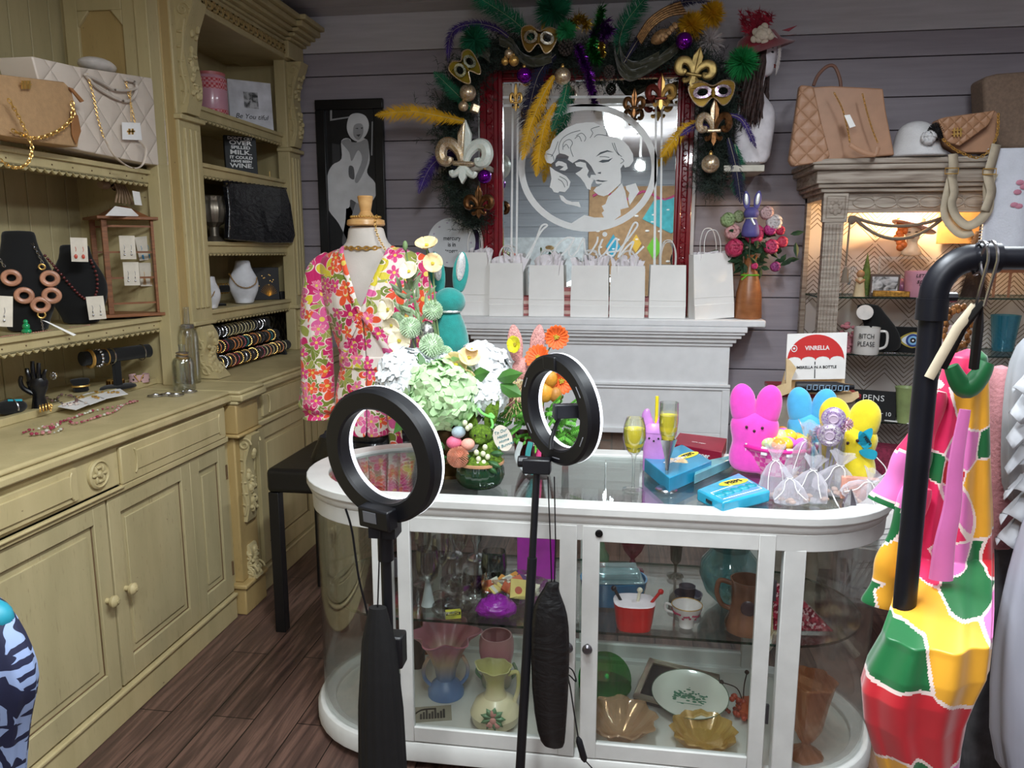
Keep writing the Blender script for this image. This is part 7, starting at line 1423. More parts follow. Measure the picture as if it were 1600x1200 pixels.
# jar with lash wands
t,p,s = THING('glass_jar','clear cylindrical glass jar holding purple wands at the right of the case','jar',1286,762,TZ,[(0,0),(28,0),(28,84),(26,84),(26,4),(0,4)],GWARE,wob=lambda a,z,i: 1 + .02 * math.cos(16 * a),pname='jar_glass')
for k,(dx,dz,c_) in enumerate(((8,112,(130,60,180)),(4,90,(110,60,140)),(26,104,(200,120,170)),(16,96,(190,130,200)),(-10,88,(160,120,190)))):
 m = MB(); t2 = thing('wand',['purple glitter wand topmost in the glass jar','dark purple round wand at the front of the glass jar','pink sparkly wand at the right of the glass jar','lilac wand behind the others in the glass jar','pale lilac wand at the left of the glass jar'][k],'wand',p,face(p)); m.tube([(dx * .3 * s,0,4 * s),(dx * s,0,dz * s)],2 * s,8); part('stick',m,mt((200,190,210),.3),t2)
 if k < 2: m = MB(); torus(m,(dx * s,-24 * s if k else -4 * s,dz * s),12 * s,6 * s,ax='Y'); part('glitter_ring',m,glitter(c_,300,.4),t2); m = MB(); m.lathe([(0,0),(8 * s,0),(7 * s,3 * s),(0,3 * s)],20,T(dx * s,-28 * s if k else -8 * s,dz * s,rx=PI / 2)); torus(m,(dx * s,(-31 if k else -11) * s,dz * s),6 * s,1 * s,ax='Y'); part('centre_cap',m,mt((200,180,200),.2),t2)
 else: m = MB(); pom(m,(dx * s,0,dz * s),11 * s,60,.002); m.ell((dx * s,0,dz * s),6 * s,10); part('sparkly_head',m,glitter(c_,300,.4),t2)
# organza bags
def organza():
 t_ = NT('white_organza'); nt = t_.t; tr = t_.n('BsdfTransparent'); mx = t_.n('MixShader'); lw = t_.n('LayerWeight'); lw.inputs[0].default_value = .5; t_.set(color=lin((226,222,232)),rough=.4,sheen=.5)
 t_.l(t_.math('MULTIPLY_ADD',lw.outputs['Facing'],.6,.22),mx.inputs[0]); t_.l(tr.outputs[0],mx.inputs[1]); t_.l(t_.b.outputs[0],mx.inputs[2]); t_.l(mx.outputs[0],nt.nodes['Material Output'].inputs[0]); return t_.m
ORG = organza()
for k,(a,b,w_,h_,rt) in enumerate(((1212,790,52,86,-.1),(1252,765,56,96,.15),(1262,796,56,74,.2),(1300,785,62,70,.35),(1338,798,62,58,.9),(1236,800,50,60,-.2))):
 p,r0,s = G(a,b - 12,TZ); t = thing('organza_bag',['white organza bag leftmost, beside the turquoise candy pack','tallest white organza bag in front of the pink basket','white organza bag in the middle of the front row','white organza bag in front of the glass jar','white organza bag slumped rightmost near the case corner','low white organza bag at the very front of the pile'][k],'bag',p,r0); t.rotation_euler[1] = rt * .5; ph = k * 1.7
 m = MB(); W_ = w_ * s / 2; H_ = h_ * s; prof = [(.55,0),(.95,.06),(1.0,.22),(.85,.42),(.5,.6),(.2,.7),(.16,.73),(.42,.9),(.62,1.0)]
 m.rings([[(W_ * r_ * math.cos(q_) * (1 + .10 * math.sin(5 * q_ + ph + z * 5)),W_ * .55 * r_ * math.sin(q_) * (1 + .12 * math.sin(7 * q_ + ph)),H_ * (z + (.03 * math.sin(4 * q_ + ph) if z > .8 else 0))) for q_ in [2 * PI * i / 40 for i in range(40)]] for r_,z in prof],cap0=True,cap1=False); part('sheer_pouch',m,ORG,t)
 m = MB(); torus(m,(0,0,H_ * .715),W_ * .19,.0015,seg=20,s2=5)
 for sx in (-1,1): m.tube(smoothp([(0,-W_ * .15,H_ * .71),(sx * W_ * .25,-W_ * .3,H_ * .64),(sx * W_ * .4,-W_ * .5,H_ * .42),(sx * W_ * (.42 + .1 * k),-W_ * .62,H_ * .2)],5),.0014,5)
 part('drawstring',m,PAPER,t); m = MB()
 for j in range(7): m.ell((random.gauss(0,.4) * W_,random.gauss(0,.12) * W_,(.06 + .1 * random.random()) * H_),(.01,.008,.006),7,nr=5)
 part('contents',m,mt((214,180,160),.5,var=.2),t)
p,r0,s = G(1342,782,TZ); t = board('coral_box','small coral and white patterned box standing near the right end of the case','box',p,54 * s,36 * s,.02,r0 + .15,mt((226,160,140),.6,var=.2,vs=40)); m = MB(); m.b(10 * s,26 * s,-.001,0,2 * s,34 * s); part('white_strip',m,PAPER,t); text('SELF LOVE',4.5 * s,mt((180,80,70),.5),t,T(18 * s,-.0018,18 * s,ry=-PI / 2))
p,r0,s = G(1328,792,TZ); m = MB(); m.lathe([(12 * s,0),(10 * s,10 * s),(4 * s,22 * s),(0,30 * s)],7); solo('silver_ornament',m,SILVER,'small faceted silver cone in front of the coral box','ornament',p)
m = MB(); P = smoothp([onz(1296,762,TZ + .006),onz(1320,800,TZ + .006),onz(1350,760,TZ + .008),onz(1385,738,TZ + .006),onz(1370,715,TZ + .006)],6); m.tube(P,.002,6); wsolo('string',m,PAPER,'thin white string trailing over the right end of the case','cord')
# ================= MANNEQUIN, STOOL, RING LIGHTS =================
def floral(name,sc=1):
 t_ = NT(name); base = lin((240,228,218)); bgp = t_.math('GREATER_THAN',t_.noise(5,t_.co(loc=(2,1,4)),1,.5),.53); cc = t_.mix(bgp,base,lin((206,28,104)))
 def layer(cc,sc_,loc,nf,k0,k1,pal,keep,ctr,rot=0):
  co = t_.co((1,.45,1),loc=loc); v = t_.n('TexVoronoi'); v.inputs['Scale'].default_value = sc_; v.inputs['Randomness'].default_value = .75; t_.l(co,v.inputs['Vector'])
  df = t_.n('VectorMath',operation='SUBTRACT'); t_.l(co,df.inputs[0]); t_.l(v.outputs['Position'],df.inputs[1]); sp = t_.n('SeparateXYZ'); t_.l(df.outputs[0],sp.inputs[0]); cs = t_.n('SeparateColor'); t_.l(v.outputs['Color'],cs.inputs[0])
  th = t_.math('ADD',t_.math('ARCTAN2',sp.outputs['Z'],sp.outputs['X']),t_.math('MULTIPLY',cs.outputs[1],6.28)); r_ = t_.math('MULTIPLY',t_.math('SQRT',t_.math('ADD',t_.math('MULTIPLY',sp.outputs['X'],sp.outputs['X']),t_.math('MULTIPLY',sp.outputs['Z'],sp.outputs['Z']))),sc_)
  pet = t_.math('MULTIPLY_ADD',t_.math('ABSOLUTE',t_.math('COSINE',t_.math('MULTIPLY',th,nf / 2))),k1,k0); m_ = t_.math('MULTIPLY',t_.math('LESS_THAN',r_,pet),t_.math('GREATER_THAN',cs.outputs[2],keep))
  ed_ = t_.math('MULTIPLY',m_,t_.math('GREATER_THAN',r_,t_.math('SUBTRACT',pet,.05))); cc = t_.mix(m_,cc,t_.ramp(cs.outputs[0],pal,True)); cc = t_.mix(ed_,cc,lin((250,226,216)))
  return t_.mix(t_.math('MULTIPLY',m_,t_.math('LESS_THAN',r_,ctr)),cc,lin((236,206,90)))
 G1,G2 = lin((120,134,44)),lin((160,166,76))
 cc = layer(cc,9,(0,0,0),4,.12,.5,[(0,G1),(.5,G2),(.8,lin((226,206,50)))],.25,0)
 cc = layer(cc,11,(3,1,2),6,.06,.52,[(0,G2),(.5,G1)],.45,0)
 cc = layer(cc,10,(7,4,3),5,.2,.36,[(0,lin((226,96,156))),(.4,lin((236,84,44))),(.7,lin((204,24,100)))],.2,.1)
 cc = layer(cc,17,(5,8,6),5,.2,.34,[(0,lin((240,90,50))),(.4,lin((224,60,130))),(.75,lin((240,120,160)))],.45,.1)
 t_.set(color=cc,rough=.6,sheen=.2); t_.bump(t_.noise(9,t_.co((3,3,.8)),3),.35,.02); return t_.m
FLO = floral('tropical_floral_fabric')
MYp = 3.0; c0 = at(583,700,Y=MYp); s = mpp(at(583,520,Y=MYp)); r0 = 0
FM = thing('dress_form','cream torso dress form with wooden neck cap and finial behind the case','mannequin',c0); f = lambda a,b: ((a - 583) * s,(at(583,b,Y=MYp).z - c0.z))
Zv = lambda b: at(583,b,Y=MYp).z - c0.z
X_ = lambda a: (a - 583) * s
SKC = mt((206,198,190),.75,var=.04,bump=.1,bs=200,name='cream_linen'); m = MB()
m.loft([(X_(590),0,Zv(700),52 * s,36 * s),(X_(590),0,Zv(640),56 * s,38 * s),(X_(588),0,Zv(565),44 * s,30 * s),(X_(588),0,Zv(520),52 * s,36 * s),(X_(588),0,Zv(475),64 * s,44 * s),(X_(587),0,Zv(430),70 * s,36 * s),(X_(586),0,Zv(402),70 * s,28 * s),(X_(585),0,Zv(390),46 * s,26 * s),(X_(584),0,Zv(380),31 * s,24 * s),(X_(583),0,Zv(362),28 * s,22 * s),(X_(583),0,Zv(352),27 * s,21 * s)],36); part('torso',m,SKC,FM,sub=1)
MAPLE = woodm((200,150,92),(222,178,120),(4,4,8),.35); m = MB(); m.lathe([(27 * s,Zv(353)),(29 * s,Zv(351)),(28 * s,Zv(344)),(20 * s,Zv(341)),(0,Zv(341))],32); m.lathe([(12 * s,Zv(341)),(13 * s,Zv(338)),(9 * s,Zv(332)),(8 * s,Zv(330)),(12 * s,Zv(308)),(11 * s,Zv(306)),(0,Zv(306))],28); part('neck_finial',m,MAPLE,FM)
m = MB(); chain(m,[Vector((X_(583) + 34 * s * math.sin(a),-30 * s * math.cos(a),Zv(388) + 1 * s * (1 - math.cos(a)))) for a in [-1.7 + .34 * i for i in range(11)]],.011,.0034); n_ = thing('chain_necklace','chunky gold chain necklace around the neck of the dress form','necklace',c0); part('chain',m,GOLD,n_)
m = MB(); beads(m,[Vector((22 * s * math.cos(a),22 * s * math.sin(a),Zv(339))) for a in [2 * PI * i / 12 for i in range(13)]],.005,1.6); chain(m,[Vector((X_(604),-12 * s,Zv(338))),Vector((X_(606),-26 * s,Zv(352))),Vector((X_(612),-30 * s,Zv(372))),Vector((X_(624),-30 * s,Zv(394)))],.006,.0016); n_ = thing('bead_bracelet','gold bead strand draped around the wooden neck cap','necklace',c0); part('beads',m,GOLD,n_)
# dress : open V front
DR = thing('floral_dress','pink orange and green floral wrap dress on the dress form','dress',c0)
def vneck(b):   # half opening in px at height b
 return 0 if b > 482 else (482 - b) / (482 - 378) * 40
rows = [(386,40,30),(392,62,32),(402,80,36),(420,84,42),(445,80,48),(475,76,52),(500,68,48),(530,60,42),(556,52,38),(566,51,37),(580,56,40),(610,62,44),(630,66,46),(650,69,48),(668,71,50)]
def drow(b,rx,ry,k):
 out = []; go = vneck(b); hx = min(.95,go / rx); a0 = math.asin(hx)
 for j in range(49):
  a = -PI / 2 + a0 + (2 * PI - 2 * a0) * j / 48; fo = 1 + .035 * math.sin(9 * a + k * .4) * (1 if b > 566 else .45) + .02 * math.sin(17 * a)
  sag = (6 if b > 600 else 0) * math.sin(3 * a)
  out.append((X_(590) + rx * s * fo * math.cos(a),ry * s * fo * math.sin(a) * 1.02,Zv(b + sag)))
 return out
m = MB(); m.rings([drow(b,rx,ry,k) for k,(b,rx,ry) in enumerate(rows)],closed=False); part('bodice_and_skirt',m,FLO,DR,thick=.003,sub=1)
def sleeve(pts,rad,nm='sleeve'):
 m = MB(); P = smoothp([Vector((X_(a),y * s,Zv(b))) for a,b,y in pts],5); n = len(P); R_ = [rad[min(len(rad) - 1,int(i / (n - 1) * (len(rad) - 1)))] * (1 - ((i / (n - 1) * (len(rad) - 1)) % 1)) + rad[min(len(rad) - 1,int(i / (n - 1) * (len(rad) - 1)) + 1)] * ((i / (n - 1) * (len(rad) - 1)) % 1) for i in range(n)]
 rr = []
 for i,p_ in enumerate(P):
  t_ = (P[min(n - 1,i + 1)] - P[max(0,i - 1)]).normalized(); u_ = t_.cross(Vector((0,1,0))).normalized(); v_ = t_.cross(u_)
  rr.append([tuple(p_ + (u_ * math.cos(q_) + v_ * math.sin(q_) * .8) * R_[i] * s * (1 + .06 * math.sin(5 * q_ + i * .5))) for q_ in [2 * PI * j / 24 for j in range(24)]])
 m.rings(rr); return part(nm,m,FLO,DR,sub=1)
sleeve([(530,408,4),(507,432,2),(500,480,-2),(497,540,-4),(496,600,-6),(495,632,-6),(494,646,-6),(494,656,-6)],[19,27,26,25,26,28,30,20,25]); sleeve([(648,408,4),(671,432,2),(680,480,2),(684,540,2),(684,600,2),(684,632,2),(684,650,2)],[19,27,26,25,26,28,20])
m = MB()
for side in (-1,1):   # lapel edges
 P = smoothp([Vector((X_(590 + side * (vneck(b) + 3)),-ry * s * 1.02 * math.sqrt(max(.05,1 - (vneck(b) / rx) ** 2)) - .006,Zv(b))) for b,rx,ry in rows[:6]] + [Vector((X_(590 - side * 22),-48 * s,Zv(520))),Vector((X_(590 - side * 40),-34 * s,Zv(556)))],5); m.tube(P,.011,8,flat=.4)
part('wrap_edge',m,FLO,DR); m = MB(); m.rings([[(X_(590) + (54 + e) * s * math.cos(a),(39 + e) * s * math.sin(a) * 1.04,Zv(b)) for a in [2 * PI * i / 36 for i in range(36)]] for b,e in ((552,0),(554,2),(570,2),(572,0))],cap0=False,cap1=False); part('waist_sash',m,FLO,DR)
m = MB(); m.grid(lambda u_,v: (X_(618 + 22 * u_ + 10 * v),-50 * s - .01 * math.sin(u_ * 7),Zv(566 + 138 * v + 4 * u_)),6,14); part('sash_tail',m,FLO,DR,thick=.002)
# black skirt cloth and tall stool
m = MB(); zb = -(c0.z - .70); R0 = [(X_(588),0,Zv(655),62 * s,44 * s),(X_(586),0,Zv(690),70 * s,50 * s),(X_(582),0,zb + .1,82 * s,62 * s),(X_(580),0,zb + .012,92 * s,78 * s)]; m.loft(R0,60,fold=.06,k=9)
solo('black_drape',m,crinkle((10,10,13),'black_satin',5,.35),'black draped fabric at the base of the floral dress','fabric',c0)
t = thing('bar_stool','black leather parsons stool with tall legs left of the case','stool',(c0.x - .12,MYp + .02,0)); m = MB(); m.b(-.25,.33,-.25,.25,.60,.70); part('seat',m,mt((16,15,17),.35,bump=.15,bs=60,name='black_leather'),t,bev=.02,seg=3)
for sx in (-.225,.3):
 for sy in (-.22,.22): m = MB(); m.b(sx - .022,sx + .022,sy - .022,sy + .022,0,.60); part('leg',m,mt((16,15,17),.4),t,bev=.003)
def ringlight(c,R,r,lab,tilt,yaw,back=True,bits=1):
 t_ = thing('ring_light',lab,'ring light',c); t_.rotation_euler = (tilt,0,yaw)
 m_ = MB(); prof = [(r,-.014),(r + .004,-.018),(R - .006,-.018),(R,-.012),(R,.014),(r,.014)]; m_.rings([[(a * math.cos(q_),b,a * math.sin(q_)) for a,b in prof] for q_ in [2 * PI * i / 72 for i in range(72)]],loop=True); part('housing',m_,mt((14,15,20),.45,var=0,name='matt_black_plastic'),t_)
 m_ = MB(); m_.rings([[(a * math.cos(q_),b,a * math.sin(q_)) for a,b in ((r - .001,.012),(R + .0005,.0125),(R - .001,.021),(r - .001,.021))] for q_ in [2 * PI * i / 72 for i in range(72)]],loop=True); part('diffuser',m_,glow((240,244,255),1.9,'led_diffuser'),t_); return t_
BP = mt((14,15,20),.45,var=0,name='matt_black_plastic')
def stand(p0,p1,lab,t_rad=.011):
 pass
YR = 1.42
c = at(597,711,Y=YR); s = mpp(c); t = ringlight(c,109 * s,77 * s,'larger black ring light on a pole near the rounded case end',.1,face(c) - .72)
m = MB(); m.box((0,-.03,-95 * s),(62 * s,.03,34 * s)); m.box((0,-.02,-120 * s),(18 * s,.02,20 * s)); part('control_box',m,BP,t,bev=.004); m = MB(); m.box((-6 * s,-.046,-92 * s),(26 * s,.001,18 * s)); part('spec_label',m,mt((110,112,118),.6),t)
p1 = at(602,838,Y=YR); p2 = Vector((p1.x,p1.y,0)); t = thing('light_stand','black telescopic stand carrying the larger ring light','stand',p2); h1 = p1.z
m = MB(); m.cyl((0,0,.08),.011,h1 - .10,14); part('pole',m,BP,t); m = MB(); m.cyl((0,0,h1 - .05),.016,.06,14); m.box((0,0,h1 + .018),(.055,.045,.03)); m.tube([(0,0,h1),(-.005,.01,h1 + .05)],.012,10); part('ball_head',m,BP,t); zc = at(612,1010,Y=YR).z; m = MB(); m.box((.012,-.008,zc),(.05,.04,.07)); part('clamp',m,BP,t,bev=.005)
for k in range(3): a = k * 2.1 + .6; m = MB(); m.tube([(0,0,.28),(.22 * math.cos(a),.22 * math.sin(a),.012)],.008,8); part('leg',m,BP,t)
# pleated cloth bag on the left stand
c = at(590,945,Y=YR - .03); t = thing('pleated_cloth','black pleated cloth hanging in folds from the larger ring light stand','cloth',(c.x,c.y,.12)); m = MB(); zt = at(590,938,Y=YR).z - .12; s = mpp(c)
m.loft([(.0,0,0,42 * s,26 * s),(0,0,zt * .3,42 * s,26 * s),(0,0,zt * .7,36 * s,22 * s),(0,0,zt * .9,27 * s,16 * s),(0,0,zt,14 * s,9 * s)][::-1],72,fold=.07,k=15); part('folds',m,mt((9,9,11),.7,bump=.3,bs=40,name='black_cloth'),t); m = MB(); m.tube([(0,0,zt),(.01,.0,zt + .16)],.0016,5); part('drawstring',m,BLACK,t)
m = MB(); P = smoothp(path([(540,795),(550,830),(560,900),(572,950),(578,985)],Y=YR + .01),6); m.tube(P,.0025,6); wsolo('power_cable',m,BLACK,'thin black cable falling from the larger ring light','cable')
YR = 1.72; c = at(873,640,Y=YR); s = mpp(c); t = ringlight(c,88 * s,63 * s,'smaller black ring light with phone clip in front of the gerberas',.08,face(c) - .9)
m = MB(); m.box((0,-.018,76 * s),(30 * s,.008,22 * s)); part('cap_plate',m,BP,t,bev=.003)
for k in range(6): a = .55 + k * PI / 3; m = MB(); m.box((76 * s * math.cos(a),-.0175,76 * s * math.sin(a)),(18 * s,.002,1.6 * s),ry=-(a + PI / 2)); part('vent_slot',m,mt((150,152,160),.4),t)
t = thing('phone_clip','black phone clip on a gooseneck inside the smaller ring light','phone holder',at(885,642,Y=YR - .02),.25); s = mpp(t.location); m = MB(); m.box((0,0,0),(42 * s,.022,22 * s)); m.box((-19 * s,-.012,0),(4 * s,.02,24 * s)); m.box((19 * s,-.012,0),(4 * s,.02,24 * s)); part('clip',m,mt((36,37,44),.45),t,bev=.002)
m = MB(); m.tube(smoothp([(-4 * s,.012,-2 * s),(-14 * s,.015,-24 * s),(-22 * s,.01,-46 * s),(-24 * s,0,-62 * s)],5),.005,8); m.ell((-4 * s,.014,-2 * s),.012,12); part('gooseneck',m,BP,t)
p1 = at(839,735,Y=YR); p3 = at(814,1200,Y=YR - .05); d = (p3 - p1).normalized(); foot = p1 + d * (p1.z / -d.z) ; t = thing('light_stand','black pole stand of the smaller ring light in front of the case doors','stand',(foot.x,foot.y,0)); L0 = Vector(t.location)
m = MB(); m.tube([p1 - L0 + Vector((0,0,.0)),(p1 - L0).lerp(foot - L0,.55)],.0085,12); m.tube([(p1 - L0).lerp(foot - L0,.2),foot - L0 + Vector((0,0,.06))],.0115,12); part('pole',m,BP,t); m = MB(); m.box(tuple(p1 - L0 + Vector((.0,0,.012))),(.065,.035,.035)); m.tube([p1 - L0 + Vector((-.045,0,.02)),p1 - L0 + Vector((-.02,0,.02))],.014,10); part('hinge_head',m,BP,t,bev=.003)
for k in range(3): a = k * 2.1 + .2; m = MB(); m.tube([(0,0,.28),(.2 * math.cos(a),.2 * math.sin(a),.012)],.008,8); part('leg',m,BP,t)
# pouch
c = at(858,1170,Y=YR - .04); t = thing('pouch_bag','black nylon drawstring pouch hanging from the smaller ring light stand','pouch',c); s = mpp(c); Z_ = lambda b: at(858,b,Y=YR - .04).z - c.z
m = MB(); m.loft([(8 * s,0,0,16 * s,5 * s),(3 * s,0,Z_(1150),22 * s,10 * s),(0,0,Z_(1080),29 * s,13 * s),(0,0,Z_(1000),30 * s,14 * s),(-1 * s,0,Z_(955),27 * s,13 * s),(-2 * s,0,Z_(935),19 * s,9 * s),(2 * s,0,Z_(915),8 * s,5 * s),(4 * s,0,Z_(908),12 * s,7 * s)],40,fold=.05,k=7); part('pouch',m,crinkle((9,9,11),'black_nylon',9,.5,.25),t,sub=1)
m = MB()
for pts in ([(862,912),(860,850),(856,745)],[(866,912),(868,850),(866,745)],[(868,915),(876,945),(884,990),(882,1040)]): m.tube([at(a,b,Y=YR - .04) - c for a,b in pts],.0016,5)
part('drawcord',m,BLACK,t)
t = thing('power_cable','black cable with inline switch hanging beside the black pouch','cable',at(905,1150,Y=YR - .02)); c = Vector(t.location); m = MB(); m.tube(smoothp([v - c for v in path([(884,1040),(895,1048),(900,1065),(888,1055),(892,1080),(898,1120),(904,1155)],Y=YR - .02)],6),.0018,6); m.tube([v - c for v in path([(914,1188),(925,1200),(940,1250)],Y=YR - .02)],.0018,6); part('cord',m,BLACK,t); m = MB(); a_,b_ = at(903,1152,Y=YR - .02) - c,at(914,1190,Y=YR - .02) - c; m.tube([a_,a_.lerp(b_,.15),a_.lerp(b_,.85),b_],[.004,.0085,.0085,.004],10); part('switch',m,BP,t)
# ================= CURIO CABINET =================
def grey_wood():
 t_ = NT('whitewashed_wood'); g = t_.noise(3,t_.co((1.5,6,22)),6,.5); t_.set(color=t_.ramp(g,[(.3,lin((120,104,92))),(.55,lin((168,156,144))),(.75,lin((190,180,168)))]),rough=.65); t_.bump(g,.2,.004); return t_.m
GWD = grey_wood(); c0x,c1x,yf,zt = .935,2.35,4.0,1.975
CU = thing('curio_cabinet','whitewashed grey open curio cabinet with warm lit glass shelves against the back wall','cabinet',(1.6,WY,0)); cb = lambda m,x0,x1,y0,y1,z0,z1: m.b(x0 - 1.6,x1 - 1.6,y0 - WY,y1 - WY,z0,z1)
m = MB();
for z0,z1,e in ((1.955,1.98,.09),(1.93,1.955,.08),(1.87,1.93,.055),(1.85,1.87,.04),(1.83,1.85,.02)): cb(m,c0x - e * .9,c1x,yf - e,WY - .003,z0,z1)
part('cornice',m,GWD,CU,bev=.005)
m = MB(); cb(m,c0x,c1x,yf + .015,yf + .04,1.735,1.83); cb(m,c0x,c0x + .115,yf - .005,yf + .03,1.69,1.83); cb(m,c0x,c1x,yf + .03,WY - .003,1.80,1.83); part('frieze',m,GWD,CU,bev=.003)
m = MB()
for k in range(9):
 x_ = c0x + .19 + k * .1; m.tube([(x_ - 1.6 + .05 * math.cos(a),yf + .012 - WY,1.785 + .026 * math.sin(a)) for a in [2 * PI * i / 20 for i in range(20)]],.004,5,closed=True); m.tube([(x_ - 1.6 + .05 + .01 * j,yf + .012 - WY,1.785 - .026 * j) for j in (-1,1)],.003,5)
for k in range(8): m.ell((c0x + .058 - 1.6 + .024 * math.cos(k * PI / 4),yf - .007 - WY,1.762 + .028 * math.sin(k * PI / 4)),(.012,.005,.012),8,nr=5)
m.tube([(c0x + .058 - 1.6 + sx * .042,yf - .006 - WY,1.762 + sz * .052) for sx,sz in ((-1,-1),(1,-1),(1,1),(-1,1))],.004,4,closed=True); part('carved_relief',m,GWD,CU)
for x_ in (c0x,c1x - .11):
 m = MB(); cb(m,x_ + .012,x_ + .103,yf,yf + .05,0,1.70)
 for k in range(5): cb(m,x_ + .02 + k * .016,x_ + .03 + k * .016,yf - .007,yf + .01,.1,1.68)
 part('fluted_column',m,GWD,CU,bev=.002)
for x_ in (c0x,c1x - .03): m = MB(); cb(m,x_,x_ + .025,WY - .05,WY - .003,0,1.83); cb(m,x_,x_ + .025,yf + .05,WY - .05,0,.12); part('rear_stile',m,GWD,CU,bev=.002)
def geo():
 t_ = NT('diamond_line_paper'); sp = t_.n('SeparateXYZ'); t_.l(t_.co(),sp.inputs[0]); x,z = sp.outputs['X'],sp.outputs['Z']
 tri = t_.math('PINGPONG',t_.math('MULTIPLY',x,1),.10); k1 = t_.math('ADD',z,tri); k2 = t_.math('SUBTRACT',z,tri); s1 = t_.math('PINGPONG',t_.math('MULTIPLY',k1,80),1); s2 = t_.math('PINGPONG',t_.math('MULTIPLY',k2,80),1)
 band = t_.math('GREATER_THAN',t_.math('PINGPONG',t_.math('MULTIPLY',k1,5),1),.4); band2 = t_.math('GREATER_THAN',t_.math('PINGPONG',t_.math('MULTIPLY',k2,5),1),.45)
 l1 = t_.math('MULTIPLY',t_.math('LESS_THAN',s1,.28),band); l2 = t_.math('MULTIPLY',t_.math('LESS_THAN',s2,.28),t_.math('SUBTRACT',1,band)); ln = t_.math('MULTIPLY',t_.math('MAXIMUM',l1,l2),t_.math('MAXIMUM',band2,band))
 return t_.set(color=t_.mix(ln,lin((196,188,184)),lin((120,104,92))),rough=.7)
m = MB(); cb(m,c0x + .02,c1x - .02,WY - .02,WY - .012,.1,1.80); part('patterned_back',m,geo(),CU)
for z in (1.328,1.045,.70,.35): m = MB(); cb(m,c0x + .02,c1x - .03,yf + .03,WY - .025,z - .008,z); part('glass_shelf',m,gshelf(),CU)
l = bpy.data.lights.new('cabinet_bulb_light','POINT'); l.energy = 24; l.color = (1,.66,.32); l.shadow_soft_size = .03; o = bpy.data.objects.new('cabinet_bulb_light',l); COL.objects.link(o); o.location = (1.42,4.18,1.765)
t = thing('puck_lamp','small warm puck lamp under the top of the curio cabinet','lamp',(1.42,4.18,1.80)); m = MB(); m.cyl((0,0,-.018),.035,.018,20); part('housing',m,GWD,t); m = MB(); m.cyl((0,0,-.021),.028,.003,20); part('lens',m,glow((255,190,110),14),t)
m = MB()
for dz,x1_ in ((.05,1.52),(.11,1.50)):
 P = [Vector((1.075 + (x1_ - 1.075) * u_,3.99,1.715 - dz * 4 * u_ * (1 - u_) + .01 * u_)) for u_ in [i / 14 for i in range(15)]]; m.tube(P,.008,8)
m.ell((1.07,3.99,1.70),(.02,.015,.022),10); m.tube([(1.06,3.985,1.70),(1.055,3.98,1.48)],.005,6); m.lathe([(.02,0),(.012,.06),(.006,.075)],10,T(1.055,3.98,1.40)); wsolo('rope_swag',m,mt((122,108,94),.9,bump=.5,bs=200),'grey rope swag with tassel hung across the top opening of the curio cabinet','rope')
# on top
def C(px,Y,z): p_ = ony(px,Y,z); return p_,face(p_),mpp(p_)
NUD = mt((168,126,98),.5,var=.06,name='tan_leather_bag'); NQ = quilt((168,126,98),40,.5,ax=('X','Z')); ZC = 1.981
t = thing('tote_bag','large tan structured tote bag with chain straps on top of the curio cabinet','bag',ony(1320,3.98,ZC)); Y = 3.93
m = MB(); slabY(m,[(1268,136),(1300,134),(1380,138),(1384,170),(1396,232),(1398,242),(1300,252),(1262,248),(1278,200)],Y,.14); wp('front_body',m,NUD,t,bev=.012,seg=3)
m = MB(); slabY(m,[(1250,132),(1272,134),(1284,190),(1298,244),(1290,252),(1238,260),(1233,250),(1240,200)],Y - .02,.05); wp('quilted_side',m,NQ,t,bev=.012,seg=3)
m = MB(); m.tube(smoothp(path([(1271,134),(1278,118),(1292,104),(1304,104),(1312,122),(1314,136)],Y=Y + .04),5),.008,8); wp('handle',m,mt((120,84,70),.5),t)
m = MB(); chain(m,path([(1304,146),(1316,170),(1324,200),(1328,224)],Y=Y - .08)); wp('chain',m,GOLD,t); m = MB(); chain(m,path([(1348,148),(1356,180),(1364,205),(1372,224)],Y=Y - .08)); wp('chain',m,GOLD,t); m = MB(); m.tube(smoothp(path([(1328,226),(1345,236),(1366,242),(1372,230)],Y=Y - .085),4),.011,6,flat=.4); wp('shoulder_strap',m,NUD,t)
m = MB(); slabY(m,[(1319,180),(1328,179),(1337,197),(1328,200)],Y - .085,.002); wp('price_tag',m,PAPER,t)
p,r0,s = C(1430,3.98,ZC); t = thing('cloche_hat','white straw cloche hat with rosette on top of the curio cabinet','hat',p,r0); m = MB(); WS = mt((206,204,206),.8,var=.05,bump=.6,bs=260,name='white_straw'); m.loft([(4 * s,0,0,46 * s,38 * s),(2 * s,0,5 * s,42 * s,36 * s),(0,0,14 * s,34 * s,30 * s),(0,0,30 * s,32 * s,29 * s),(-2 * s,0,46 * s,26 * s,24 * s),(-2 * s,0,54 * s,14 * s,14 * s),(-2 * s,0,56 * s,3 * s,3 * s)],36); part('crown_and_brim',m,WS,t,sub=1)
m = MB(); torus(m,(0,0,13 * s),33 * s,2 * s,sy=.9); part('band',m,WS,t); m = MB(); peony(m,(16 * s,-32 * s,26 * s),13 * s,18); part('rosette',m,WS,t,thick=.001)
t = thing('crossbody_bag','tan chevron flap crossbody bag with gold emblem on the curio cabinet','bag',ony(1510,3.98,ZC)); Y = 3.9; m = MB(); slabY(m,[(1466,186),(1480,182),(1556,172),(1562,178),(1560,215),(1550,238),(1500,238),(1478,226),(1466,205)],Y,.09); wp('body',m,NUD,t,bev=.014,seg=3); m = MB(); slabY(m,[(1466,186),(1556,172),(1545,196),(1500,228),(1478,222)],Y - .052,.014); wp('flap',m,quilt((158,116,86),60,.5,ax=('X','Z')),t,bev=.005)
m = MB()
